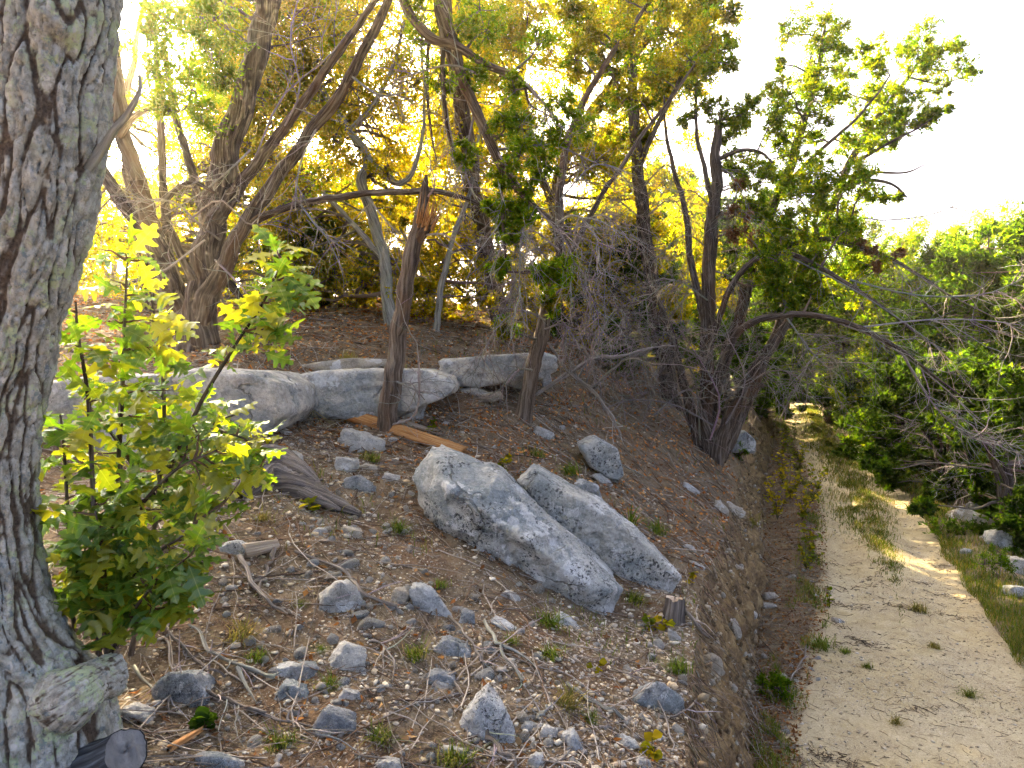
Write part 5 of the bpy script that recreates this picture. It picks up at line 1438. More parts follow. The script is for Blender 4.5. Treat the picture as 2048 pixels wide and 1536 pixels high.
# ------------------------------------------------------------------ trees behind
def make_bg(name, kind, seed, h, spread, nclump, n_per, leaf, pal, pal2=None, leafmat='juniper', bark='jbark', lean=0.15, low=0.25, nst=3, diamond=False, deadn=8):
    """generic tree around the origin: returns its root with parts"""
    global rng
    keep = rng
    rng = np.random.default_rng(seed)
    stems = []
    for i in range(nst):
        az = rng.uniform(0, 6.28); l = rng.uniform(0.3, 1.0) * lean * h * (0.4 if i == 0 else 1.6)
        hh = h * (0.92 if i == 0 else rng.uniform(0.55, 0.85))
        r0 = 0.018 * h * (1 if i == 0 else 0.65) + 0.02
        pts = []
        for f in np.linspace(0, 1, 6):
            pts.append([math.cos(az) * l * f ** 1.3 + rng.normal() * 0.03 * h * f * (1 - f) * 2, math.sin(az) * l * f ** 1.3 + rng.normal() * 0.03 * h * f * (1 - f) * 2, hh * f - (0.2 if f == 0 else 0), r0 * (1 - 0.85 * f) + 0.008])
        stems.append(np.array(pts))
    cen, rad = [], []
    for i in range(nclump):
        f = low + (1 - low) * (i + 0.5) / nclump
        f = min(1.0, f + rng.normal() * 0.04)
        env = spread * h * rng.uniform(0.75, 1.2) * (0.35 + 1.0 * math.sin(math.pi * min(1, 0.18 + f * 0.78)) ** 1.0) * 0.5
        az = rng.uniform(0, 6.28); rr = env * math.sqrt(rng.uniform(0.05, 1))
        cen.append([math.cos(az) * rr, math.sin(az) * rr, f * h])
        rad.append(h * rng.uniform(0.04, 0.12))
    dead = []
    for i in range(deadn):
        z = h * rng.uniform(0.12, 0.5); az = rng.uniform(0, 6.28); l = h * rng.uniform(0.15, 0.34)
        dead.append(dict(path=np.array([[0, 0, z], [math.cos(az) * l * .5, math.sin(az) * l * .5, z + .05 * h], [math.cos(az) * l, math.sin(az) * l, z + rng.uniform(-.08, .06) * h]]), n1=9, n2=5, l1=(.3, 1.0), l2=(.15, .45), r=.014, tr_=.007))
    t = build_tree(name, 'x', 'tree', (0, 0, 0), stems, (np.array(cen), np.array(rad)), n_per, leaf, pal, bark=bark, K=36, S=12, dead=dead, leafmat=leafmat, diamond=diamond, seedo=seed, pal2=pal2, nsub=6, wood_r=0.006)
    rng = keep
    return t

def copy_tree(src, loc, rz, sc, label, group):
    c = src.copy(); COL.objects.link(c)
    c.location = loc; c.rotation_euler = (0, 0, rz); c.scale = (sc, sc, sc)
    c['label'] = label; c['group'] = group
    for ch in src.children:
        k = ch.copy(); COL.objects.link(k); k.parent = c
    return c

protoA = make_bg('juniper_tree', 'A', 901, 5.2, 0.55, 56, 760, (0.065, 0.019), 'gold', 'juniper_light')
protoB = make_bg('juniper_tree', 'B', 902, 6.0, 0.5, 56, 760, (0.062, 0.018), 'juniper_light', 'sunny')
protoC = make_bg('oak_tree', 'C', 903, 5.0, 0.8, 54, 560, (0.062, 0.021), 'gold', 'broad', 'gold', 'lichenbark', 0.3, 0.3, 3, False, 5)
protoD = make_bg('juniper_tree', 'D', 904, 4.2, 0.85, 64, 1000, (0.062, 0.019), 'juniper', 'dark', low=0.08, deadn=4)
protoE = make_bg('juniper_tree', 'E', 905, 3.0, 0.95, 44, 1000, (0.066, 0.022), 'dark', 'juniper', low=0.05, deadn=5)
protoF = make_bg('oak_shrub', 'F', 906, 3.4, 1.0, 60, 560, (0.055, 0.018), 'gold', 'broad', 'gold', 'lichenbark', 0.35, 0.04, 4, False, 6)
protos = dict(F=protoF, A=protoA, B=protoB, C=protoC, D=protoD, E=protoE)
used = {k: False for k in protos}
def plant(kind, x, y, rz, sc, label, group, dz=-0.1):
    src = protos[kind]
    z = zat(x, y) + dz
    if not used[kind]:
        used[kind] = True
        src.location = (x, y, z); src.rotation_euler = (0, 0, rz); src.scale = (sc,) * 3
        src['label'] = label; src['group'] = group
        return src
    return copy_tree(src, (x, y, z), rz, sc, label, group)
def pxx(px, d): return (px - 1024) / FPX * d
# (kind, photograph x, distance, turn, scale, label)
G1 = 'trees on the slope behind the ledge'
G2 = 'trees below and beyond the road'
for kind, px, d, rz, sc, lb in [
        ('C', 960, 13.5, 2.2, .8, 'golden small oak behind the ledge, right of the broken trunk'),
        ('D', 640, 11.5, 1.2, .52, 'low bushy juniper on the litter slope behind the ledge'),
        ('E', 1180, 12.5, 1.9, .75, 'dark low juniper in the thicket right of the ledge'),
        ('E', 1290, 13.5, 2.9, .85, 'dark low juniper left of the big roadside clump'),
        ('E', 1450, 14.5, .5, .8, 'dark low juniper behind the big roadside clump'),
        ('D', 1560, 27.0, 1.1, .9, 'bushy juniper beyond the road bend, left of the track'),
        ('E', 1600, 30.0, 1.3, 1.1, 'dark bush closing the view at the road bend'),
        ('E', 1520, 20.0, 2.4, .8, 'dark low bush at the left of the far road'),
        ('F', 860, 11.2, .3, .62, 'golden leafy oak shrub right behind the broken trunk'),
        ('F', 620, 11.8, 4.4, .55, 'low golden oak shrub above the spiky plant, up the litter slope'),
        ('F', 140, 14.0, 4.4, .8, 'golden oak shrub low at the far left beside the oak trunk'),
        ('F', 340, 14.5, 2.4, .8, 'golden oak shrub deep behind the left juniper, under the sun'),
        ('F', 500, 15.0, 3.4, .85, 'golden oak shrub deep behind the arching limb of the left juniper'),
        ('F', 660, 15.5, 1.4, .9, 'golden oak shrub deep behind the long ledge slab'),
        ('F', 820, 16.0, 5.4, .95, 'golden oak shrub deep behind the broken trunk'),
        ('F', 230, 17.0, .4, 1.0, 'farthest golden oak shrub below the sun'),
        ('F', 740, 11.6, 1.5, .6, 'golden leafy oak shrub behind the middle of the ledge'),
        ('F', 1000, 11.2, 2.6, .66, 'golden leafy oak shrub behind the twig-veiled slim trunk'),
        ('F', 1100, 13.2, 5.2, .75, 'golden leafy oak shrub above the right end of the ledge'),
        ('F', 1210, 12.2, .1, .75, 'golden leafy oak shrub left of the straight-trunked juniper'),
        ('D', 560, 11.0, .5, .5, 'small bushy juniper on the litter slope above the ledge'),
        ('A', 1290, 16.5, .7, .9, 'golden juniper behind the tall straight-trunked juniper'),
        ('F', 1330, 15.5, 3.1, .9, 'golden leafy oak shrub behind the straight-trunked juniper')]:
    x = pxx(px, d)
    if kind in 'ABCD' and px < 1420: g = G1
    else: g = G1
    plant(kind, x, d, rz, sc, lb, g)
for kind, px, d, rz, sc, lb in [
        ('B', 1800, 17.5, .6, .95, 'green juniper with bare dark trunk on the right verge near the bend'),
        ('D', 1930, 16.0, 2.0, 1.3, 'bright bushy juniper right of the road, middle of the right-hand mass'),
        ('D', 2080, 14.0, 3.0, 1.45, 'bright bushy juniper cut by the right edge'),
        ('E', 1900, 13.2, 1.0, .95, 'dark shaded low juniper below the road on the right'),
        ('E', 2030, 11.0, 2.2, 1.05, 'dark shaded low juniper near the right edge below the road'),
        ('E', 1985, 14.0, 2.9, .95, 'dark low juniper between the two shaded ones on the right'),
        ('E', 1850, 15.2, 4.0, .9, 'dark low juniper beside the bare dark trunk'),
        ('D', 1770, 24.0, .4, 1.2, 'bushy green juniper beyond the bend on the right'),
        ('D', 1860, 20.5, 1.4, 1.3, 'sunlit juniper behind the right-hand mass'),
        ('D', 2000, 20.0, 2.4, 1.35, 'sunlit bushy juniper at the back of the right-hand mass'),
        ('D', 1400, 21.0, 2.0, 1.5, 'tall dense juniper behind the big roadside clump, left of the far road'),
        ('D', 1300, 22.5, 4.0, 1.5, 'tall dense juniper upslope behind the straight-trunked juniper'),
        ('D', 1480, 24.5, 5.0, 1.5, 'tall dense juniper shading the far road from the left'),
        ('D', 1520, 36.5, 1.0, 1.7, 'dense juniper added for shade at the very end of the road, left'),  # this and the next added to keep the sun off the road end
        ('D', 1590, 39.0, 3.0, 1.8, 'dense juniper added for shade at the very end of the road, right'),
        ('E', 1240, 12.0, 3.3, .9, 'dark low juniper in the tangle right of the ledge end'),
        ('B', 1660, 22.5, 2.0, 1.15, 'tall green juniper closing the sky gap right of the big roadside clump'),
        ('B', 1570, 25.0, 4.0, 1.1, 'tall green juniper seen through the leaning limbs of the roadside clump'),
        ('B', 1440, 37.0, 1.0, 1.4, 'far tall juniper added for shade left of the road beyond the bend'),  # this and the two below added sunward to block light on the bend
        ('B', 1350, 41.0, 3.0, 1.5, 'farthest tall juniper, added for shade up the slope beyond the bend'),
        ('B', 1500, 33.0, 5.0, 1.3, 'tall juniper added to shade the road bend from the left'),
        ('B', 1730, 20.0, 5.5, .9, 'slim green juniper on the right verge just before the bend'),
        ('B', 1960, 18.0, 1.2, 1.1, 'tall loose juniper rising from the right-hand mass'),
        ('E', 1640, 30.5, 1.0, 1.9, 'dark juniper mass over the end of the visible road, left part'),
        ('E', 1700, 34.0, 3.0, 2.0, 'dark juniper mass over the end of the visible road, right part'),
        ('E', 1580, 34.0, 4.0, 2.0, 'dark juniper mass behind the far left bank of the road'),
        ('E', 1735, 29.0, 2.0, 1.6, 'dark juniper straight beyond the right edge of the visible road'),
        ('C', 1850, 18.5, 2.0, .75, 'small leafy oak on the right verge beside the bare-trunk juniper'),
        ('D', 2130, 20.0, .9, 1.3, 'tall bushy juniper behind the right picture edge'),
        ('B', 2060, 27.0, .9, 1.1, 'far juniper above the right-hand mass')]:
    plant(kind, pxx(px, d), d, rz, sc, lb, G2)
for k_, src in protos.items():
    if not used[k_]:
        for ch in list(src.children): bpy.data.objects.remove(ch)
        bpy.data.objects.remove(src)
# tangles of dead brush under and between the junipers on the right
def brush(label, paths, seed, col=(0.27, 0.235, 0.205)):
    base = hit(paths[0][0][0], paths[0][0][1])
    t = thing('dead_brush', base, label, 'brush', 'tangles of dead brush')
    bt = Batch()
    for pth in paths:
        pts = spline(pp(*pth), 10)[None]
        V, F = tubes(pts, taper(1, 10, .016, .006), 5)
        bt.add(V, F, twig_cols(1, 50, np.array(col), .2))
        spray(bt, pts, 15, 6, (.35, 1.1), (.12, .5), .006, np.array(col), -.07)
    put('twigs', bt.mesh('twigs', base), M['twig'], (0, 0, 0), t, kind='stuff')
brush('grey dead brush tangle just right of the ledge end', [[(1150, 770, 9.2), (1190, 690, 9), (1230, 620, 9), (1260, 640, 8.8)], [(1160, 770, 9.4), (1130, 690, 9.2), (1150, 610, 9)], [(1180, 780, 9), (1250, 720, 8.8), (1310, 730, 8.6)], [(1170, 775, 9.2), (1210, 640, 9.2), (1190, 560, 9.2)]], 1)
brush('grey dead brush tangle between the straight-trunked juniper and the roadside clump', [[(1290, 820, 10), (1330, 720, 9.8), (1380, 640, 9.6)], [(1300, 820, 9.8), (1260, 730, 9.6), (1280, 640, 9.6)], [(1310, 830, 9.6), (1370, 780, 9.4), (1400, 800, 9.2)], [(1300, 815, 10), (1330, 640, 10), (1300, 560, 10)], [(1280, 815, 9.6), (1210, 770, 9.2), (1180, 790, 9)]], 2)
brush('dark dead brush tangle at the foot of the roadside clump', [[(1470, 880, 9.8), (1500, 780, 9.6), (1540, 720, 9.4)], [(1460, 880, 9.6), (1450, 760, 9.4), (1480, 680, 9.2)], [(1390, 880, 9.6), (1350, 790, 9.4), (1300, 770, 9.2)], [(1400, 880, 9.4), (1390, 760, 9.2), (1350, 690, 9)]], 3, (.20, .165, .135))
brush('dark dead brush arching over the far end of the road', [[(1560, 840, 15), (1610, 740, 15), (1690, 700, 15), (1740, 740, 15)], [(1550, 840, 16), (1640, 700, 16), (1730, 680, 16)], [(1570, 840, 15), (1590, 720, 15), (1650, 670, 15)], [(1760, 850, 17), (1740, 760, 17), (1680, 720, 17)]], 4, (.15, .125, .10))
print('background', round(time.time() - T0, 1))
#PART3
# ------------------------------------------------------------------ oak saplings
def leaf_mesh(k, L=0.14):
    r = np.random.default_rng(700 + k)
    # half outline of a lobed, bristle-tipped leaf: (along, out)
    prof = [(0.0, 0.0), (0.06, 0.03), (0.14, 0.10), (0.22, 0.27), (0.29, 0.13), (0.36, 0.12), (0.44, 0.36), (0.53, 0.39), (0.55, 0.17), (0.62, 0.13), (0.70, 0.29), (0.78, 0.27), (0.78, 0.12), (0.86, 0.08), (0.94, 0.10), (1.0, 0.0)]
    V, F = [], []
    curl, fold, side = r.uniform(-0.5, 0.9), r.uniform(0.15, 0.6), r.uniform(-0.25, 0.25)
    def pos(t, o):
        y = t * L; x = o * L
        z = -curl * L * (t ** 2) * 0.55 + abs(o) * L * fold * 0.7 - 1.5 * abs(o) ** 2 * L
        x += side * L * t ** 2 * 0.5
        z += 0.02 * L * math.sin(9 * t + 6 * o + k)
        return (x, y, z)
    n = len(prof)
    for t, o in prof: V.append(pos(t, 0))
    for s in (-1, 1):
        b0 = len(V)
        jit = r.uniform(0.78, 1.2, n)
        for i, (t, o) in enumerate(prof): V.append(pos(min(max(t + r.normal() * 0.012, 0), 1), s * o * jit[i] * 0.92))
        for i in range(n - 1):
            q = [i, b0 + i, b0 + i + 1, i + 1] if s < 0 else [i, i + 1, b0 + i + 1, b0 + i]
            F.append(q)
    pv = len(V)
    for yq, w in ((-0.18, .006), (0.0, .008)):
        for x_ in (-1, 1): V.append((x_ * w * L, yq * L, 0))
    F.append([pv, pv + 1, pv + 3, pv + 2])
    V = np.array(V); V[:, 1] += 0.18 * L
    return make_mesh('leaf', V, np.array(F), None, True)
LEAVES = [leaf_mesh(k) for k in range(8)]
for me in LEAVES: me.materials.append(M['oakleaf'])

from mathutils import Matrix
def sapling(label, stems, clusters, base, seed):
    r = np.random.default_rng(seed)
    t = thing('oak_sapling', base, label, 'sapling', 'oak saplings beside the trunk')
    base = np.asarray(base)
    sk, sr = [], []
    for i, s in enumerate(stems):
        V, faces, buv, p, rr = stem_geo(px_stem(s, 1.0), 40, 8, 0.05, seed + i, cap=True)
        put('stem', make_mesh('stem', V - base, faces, None, True, buv), M['jbark'], (0, 0, 0), t)
        sk.append(p); sr.append(rr)
    sk = np.concatenate(sk); sr = np.concatenate(sr)
    wood = Batch()
    cen = np.array([W(a, b_, d) for a, b_, d, n in clusters])
    lim = connect(wood, cen, sk, np.full(len(sk), 0.006), 0.0015, np.array([0.13, 0.08, 0.045]), 0.12)
    put('twigs', wood.mesh('twigs', base), M['twig'], (0, 0, 0), t, kind='stuff')
    for ci, (a, b_, d, n) in enumerate(clusters):
        c0 = cen[ci]
        ax = norm(lim[ci][-1] - lim[ci][-3])
        for j in range(int(n * (1.3 if seed == 32 else 1.9) + .5)):
            f = r.uniform(0.35, 1.0)
            q = lim[ci][int(f * 6)] + r.normal(size=3) * 0.008
            az = j * 2.4 + r.uniform(-.5, .5)
            dirv = norm(np.array([math.cos(az) * 0.9, math.sin(az) * 0.9, r.uniform(-0.75, 0.55)]) + ax * 0.5)
            up = norm(np.array([r.normal() * .5, -0.35 + r.normal() * .5, 0.9]))
            yv = Vector(dirv); zv = Vector(up); xv = yv.cross(zv).normalized(); zv = xv.cross(yv).normalized()
            s = r.uniform(0.5, 1.2)
            o_ = bpy.data.objects.new('leaf', LEAVES[r.integers(8)])
            COL.objects.link(o_)
            o_.parent = t
            m = Matrix((xv, yv, zv)).transposed().to_4x4()
            m.translation = Vector(q - base)
            o_.matrix_local = m @ Matrix.Scale(s, 4)
    return t
def cl(rows, d): return [(a, b_, d + dd, n) for a, b_, dd, n in rows]
sapling('leafy oak sapling pressed against the right side of the thick trunk',
        [[(172, 1500, 2.45, 13), (200, 1300, 2.46, 11), (186, 1020, 2.5, 9), (178, 820, 2.5, 8), (158, 690, 2.5, 6), (150, 600, 2.5, 4)],
         [(150, 1310, 2.5, 10), (140, 1100, 2.55, 8), (128, 920, 2.55, 6), (120, 830, 2.55, 4)]],
        cl([(150, 690, 0, 4), (165, 760, .03, 4), (140, 620, 0, 3), (115, 860, .05, 5), (125, 920, .05, 4), (170, 850, 0, 5), (200, 800, 0, 4), (150, 990, .06, 5), (195, 930, .0, 5), (215, 1000, -.03, 5), (175, 1060, 0, 6),
            (150, 1130, .05, 5), (205, 1120, -.04, 5), (165, 1200, -.02, 5), (215, 1190, -.06, 4), (130, 1040, .08, 4), (190, 700, 0, 4)], 2.5), hit(172, 1490), 31)
sapling('main oak sapling, the broadest leafy one between the trunk and the ledge',
        [[(225, 1350, 2.62, 16), (238, 1180, 2.65, 14), (236, 1000, 2.7, 12), (240, 820, 2.75, 10), (248, 660, 2.75, 7), (256, 520, 2.75, 4)],
         [(236, 1080, 2.68, 10), (290, 1000, 2.65, 8), (350, 940, 2.6, 6), (430, 900, 2.58, 4)],
         [(238, 1180, 2.66, 10), (300, 1120, 2.6, 8), (360, 1080, 2.55, 5), (390, 1050, 2.52, 4)]],
        cl([(250, 505, 0, 5), (200, 500, 0, 3), (290, 520, 0, 4), (222, 560, 0, 4), (275, 590, 0, 5), (230, 640, 0, 5), (300, 640, 0, 5), (255, 700, 0, 5), (330, 690, .03, 4), (215, 720, 0, 4), (290, 760, 0, 6), (345, 780, 0, 4),
            (235, 800, 0, 5), (300, 830, -.05, 6), (350, 860, -.05, 5), (260, 880, -.03, 6), (400, 880, -.1, 4), (310, 930, -.08, 6), (360, 960, -.1, 6), (420, 940, -.12, 5), (470, 900, -.12, 4), (270, 980, -.03, 6), (330, 1020, -.1, 6),
            (395, 1010, -.14, 5), (450, 985, -.14, 4), (250, 1060, -.05, 6), (310, 1080, -.12, 6), (370, 1080, -.15, 5), (290, 1150, -.15, 5), (240, 1140, -.1, 5), (350, 1160, -.2, 4), (260, 1210, -.16, 4), (380, 1190, -.2, 3), (330, 1210, -.2, 3), (440, 930, -.12, 4), (480, 960, -.12, 3), (420, 1060, -.2, 4), (300, 700, -.04, 4), (370, 830, -.08, 4), (280, 1000, -.14, 4), (345, 1110, -.22, 4), (230, 960, -.1, 4), (400, 960, -.2, 4)], 2.75), hit(225, 1345), 32)
sapling('oak sapling shoot leaning right with a bright leaf cluster before the juniper base',
        [[(262, 1310, 2.85, 12), (300, 1080, 2.85, 10), (345, 930, 2.85, 9), (405, 800, 2.85, 8), (470, 690, 2.85, 6), (530, 600, 2.85, 5), (565, 520, 2.85, 3)],
         [(380, 850, 2.85, 6), (430, 860, 2.8, 5), (490, 880, 2.8, 4), (530, 900, 2.8, 3)]],
        cl([(555, 500, 0, 5), (585, 545, 0, 5), (600, 570, .02, 3), (545, 560, 0, 4), (520, 600, 0, 5), (560, 610, 0, 4), (500, 640, 0, 4), (545, 660, -.03, 4), (470, 690, 0, 3), (520, 690, -.04, 3), (565, 670, 0, 3), (430, 720, 0, 2),
            (400, 800, 0, 4), (440, 830, 0, 3), (480, 850, -.04, 3), (510, 880, -.05, 3), (470, 930, -.05, 4), (500, 920, -.05, 3), (440, 890, 0, 4), (360, 900, 0, 4), (460, 960, -.08, 3), (340, 1000, 0, 4)], 2.85), hit(262, 1305), 33)
sapling('low oak sapling in front, its leaves spreading near the ground right of the trunk',
        [[(205, 1400, 2.5, 11), (215, 1250, 2.48, 9), (205, 1120, 2.45, 7), (190, 1020, 2.42, 4)], [(210, 1330, 2.5, 9), (270, 1220, 2.45, 7), (330, 1150, 2.4, 5), (380, 1110, 2.36, 3)]],
        cl([(190, 1040, -.08, 5), (150, 1090, -.06, 5), (215, 1080, -.08, 5), (250, 1110, -.08, 5), (170, 1150, -.06, 5), (220, 1160, -.08, 5), (280, 1150, -.08, 5), (330, 1130, -.1, 5), (200, 1220, -.06, 5), (250, 1210, -.08, 5),
            (310, 1190, -.1, 5), (370, 1120, -.12, 4), (390, 1070, -.14, 4), (150, 1220, -.05, 4), (230, 1260, -.06, 4), (290, 1240, -.08, 4), (130, 1160, -.04, 4), (350, 1210, -.1, 4), (140, 1020, -.06, 4), (260, 1050, -.08, 5)], 2.5), hit(205, 1390), 34)
sapling('slender oak sapling at the back, half hidden by the broadest one',
        [[(300, 1250, 3.05, 12), (310, 1050, 3.05, 10), (330, 850, 3.05, 8), (320, 700, 3.05, 6), (300, 590, 3.05, 4)], [(320, 950, 3.05, 8), (400, 860, 3.0, 6), (470, 830, 3.0, 4)], [(315, 1000, 3.05, 8), (230, 880, 3.0, 6), (170, 800, 3.0, 4)]],
        cl([(300, 580, 0, 4), (280, 640, 0, 4), (330, 640, 0, 4), (300, 710, 0, 5), (350, 720, 0, 4), (280, 790, 0, 5), (340, 790, 0, 5), (390, 830, 0, 4), (420, 850, 0, 4), (470, 850, 0, 4), (230, 850, 0, 5), (180, 800, 0, 4), (210, 760, 0, 4),
            (330, 880, 0, 5), (280, 900, 0, 5), (380, 920, 0, 4), (430, 920, 0, 4), (230, 940, 0, 4), (330, 980, 0, 4), (380, 1000, 0, 4), (450, 1010, 0, 3), (270, 1010, 0, 4), (180, 900, 0, 4), (410, 1040, 0, 3), (510, 900, 0, 3)], 3.05), hit(300, 1245), 35)
print('saplings', round(time.time() - T0, 1))

# ------------------------------------------------------------------ wood lying about
def lay(rows, lift=0.012, w0=9, w1=4):
    """a path of photograph pixels laid on the ground -> world rows x, y, z, r"""
    out = []
    n = len(rows)
    for i, (px, py) in enumerate(rows):
        p = hit(px, py)
        w = w0 + (w1 - w0) * i / (n - 1)
        r = w * 0.5 * pxm(p[1])
        out.append([p[0], p[1], p[2] + lift + r * 0.7, r])
    return np.array(out)

def fallen(label, rows, w0, w1, side=(), col='twig', lift=0.012, n_side=5, seed=0, raw=None):
    ctrl = raw if raw is not None else lay(rows, lift, w0 * .72, w1 * .72)
    ctrl = spline(ctrl, 11)
    ctrl[1:-1, :2] += np.random.default_rng(seed).normal(size=(9, 2)) * 0.006
    ctrl[1:-1, 2] += np.abs(np.random.default_rng(seed + 1).normal(size=9)) * 0.010
    ctrl[:, 3] *= np.random.default_rng(seed + 2).uniform(.8, 1.25, 11)
    base = ctrl[0, :3].copy()
    t = thing('fallen_branch', base, label, 'branch', 'fallen dead branches on the slope')
    V, faces, buv, p, r = stem_geo(ctrl, 44, 9, 0.10, seed, cap=True)
    c = np.tile(GREY * rng.uniform(0.8, 1.5), (len(V), 1))
    me = make_mesh('stem', V - base, faces, c, True, buv)
    put('stem', me, M['stickwood'] if seed % 3 else M['lichenbark'], (0, 0, 0), t)
    ctr2 = [lay(s, lift, max(w1, 4), 2.5) for s in side]
    for s in ctr2:
        V, faces, buv, _, _ = stem_geo(s, 24, 6, 0.1, seed + 3, cap=True)
        put('side_branch', make_mesh('side_branch', V - base, faces, None, True, buv), M['lichenbark'], (0, 0, 0), t)
    if n_side:
        bt = Batch()
        ch = children(p[None], n_side, (0.2, .95), (0.08, 0.28), (0.5, 1.1), 5, 0.15, 0.0)
        ch[:, :, 2] = np.maximum(ch[:, :, 2], zfun(ch[:, :, 0].ravel(), ch[:, :, 1].ravel()).reshape(ch.shape[:2]) + 0.006)
        add_tubes(bt, ch, 0.004, 0.0015, 4, GREY * 1.1)
        put('twigs', bt.mesh('twigs', base), M['twig'], (0, 0, 0), t, kind='stuff')
    return t
FB = [
    ('pale curved branch lying below the driftwood, beside the flat grey rock', [(590, 1108), (640, 1130), (690, 1150), (715, 1180), (745, 1206), (796, 1220)], 8, 10),
    ('long grey branch running down from the oak saplings, rightmost of the tangle', [(377, 1256), (410, 1295), (432, 1318), (476, 1344), (523, 1360), (552, 1362)], 7, 12),
    ('grey branch in the tangle crossing above the broad dark mossy rock', [(322, 1249), (351, 1289), (392, 1330), (421, 1351), (450, 1362)], 8, 6),
    ('light branch across the broad dark mossy rock, lowest of the tangle', [(348, 1338), (384, 1384), (439, 1403), (476, 1421), (532, 1436)], 9, 11),
    ('dark branch left of the broad dark mossy rock', [(268, 1340), (300, 1381), (340, 1393), (386, 1388)], 9, 5),
    ('thin upright-running stick over the broad dark mossy rock', [(330, 1282), (342, 1322), (340, 1395), (340, 1434)], 7, 5),
    ('pale stick near the bottom below the grey-blue rock', [(564, 1425), (582, 1450), (622, 1476), (680, 1490)], 8, 4),
    ('forked grey branch below the largest boulder, centre of the lower slope', [(969, 1248), (989, 1289), (1002, 1310), (1027, 1343), (1047, 1368)], 10, 7),
    ('straight grey stick leading down from the blotched elongated rock', [(898, 1239), (931, 1281), (956, 1318), (970, 1345)], 8, 6),
    ('small curved stick below the blotched elongated rock', [(737, 1289), (770, 1306), (787, 1339), (784, 1370)], 6, 4),
    ('grey broken branch above the dark weathered rock near the bank', [(1134, 1372), (1167, 1401), (1205, 1421), (1248, 1443)], 8, 10),
    ('slender stick hanging over the bank edge by the dark weathered rock', [(1221, 1339), (1271, 1368), (1312, 1409), (1345, 1471), (1345, 1508)], 6, 4),
    ('dark rotten stick under the speckled rock at the bottom centre', [(969, 1463), (981, 1488), (1006, 1517), (1031, 1540)], 15, 10),
    ('short forked stick right of the speckled rock', [(1075, 1446), (1088, 1430), (1103, 1414)], 9, 5),
    ('dark stick standing out of the litter beside the sawn wood chunk', [(548, 1100), (538, 1130), (528, 1165), (520, 1185)], 12, 7),
    ('brown rotten branch below the sawn wood chunk', [(480, 1120), (500, 1165), (530, 1205), (575, 1235)], 12, 8),
    ('bare stick on the litter slope under the oval boulder', [(1180, 880), (1215, 905), (1245, 935), (1280, 950)], 5, 3),
    ('dark fallen branch across the slope left of the bank lip', [(1350, 1210), (1400, 1265), (1450, 1310), (1490, 1350)], 9, 6),
    ('weathered stick leaning over the cut bank at the bottom', [(1340, 1440), (1380, 1425), (1420, 1405), (1470, 1420)], 6, 4),
    ('grey fallen log beyond the road bend', [(1610, 800), (1650, 812), (1690, 822)], 10, 8),
    ('bare fallen branch lying over the right verge near the bend', [(1700, 860), (1730, 880), (1760, 905), (1780, 915)], 6, 4),
    ('pale stick in the ditch near the dark green bush', [(1560, 1395), (1585, 1355), (1605, 1320), (1612, 1295)], 6, 4),
]
for i, (lb, rows, w0, w1) in enumerate(FB):
    side = ()
    if 'forked grey branch' in lb: side = ([(1002, 1297), (1035, 1310), (1064, 1331), (1089, 1368)],)
    if 'rightmost of the tangle' in lb: side = ([(476, 1344), (490, 1375), (512, 1412)],)
    fallen(lb, rows, w0, w1, side, seed=400 + i * 5, n_side=0 if 'sawn' in lb else 5)
fallen('long pale fallen branch propped up right of the ledge', None, 0, 0, seed=520, n_side=10, raw=px_stem(wscale=0.85, rows=[(1072, 790, 6.9, 9), (1144, 742, 7.1, 9), (1198, 716, 7.3, 8), (1228, 716, 7.5, 8), (1286, 701, 7.8, 5), (1340, 690, 8.0, 3)]))
fallen('bare crooked branch sloping down to the oval boulder', None, 0, 0, seed=530, n_side=12, raw=px_stem(wscale=0.85, rows=[(1096, 685, 6.9, 7), (1133, 742, 6.9, 7), (1175, 772, 6.9, 8), (1212, 812, 6.85, 7), (1232, 850, 6.8, 5), (1240, 875, 6.7, 3)]))

# grey driftwood log
base = hit(560, 985)
t = thing('driftwood_log', base, 'gnarled grey-brown driftwood log left of the largest boulder', 'log')
for i, rows in enumerate([[(470, 1000), (505, 975), (545, 965), (600, 985), (655, 1008), (720, 1032)], [(478, 945), (515, 938), (560, 940), (600, 962), (640, 985)], [(560, 960), (590, 985), (630, 1010), (680, 1026)]]):
    w = [(30, 52, 56, 44, 34, 12), (26, 40, 44, 34, 16), (18, 22, 20, 8)][i]
    ct = lay(rows, 0.0, 10, 10)
    ct[:, 3] = np.array(w) * 0.5 * np.array([pxm(v) for v in ct[:, 1]])
    ct[:, 2] += ct[:, 3] * [0.35, 1.0, 1.3][i] - 0.01
    V, faces, buv, _, _ = stem_geo(ct, 90, 44, 0.30, 610 + i, cap=True, twist=3.0, nridge=7)
    put('log' if i == 0 else 'branch', make_mesh('log', V - base, faces, None, True, buv), M['greywood'], (0, 0, 0), t)

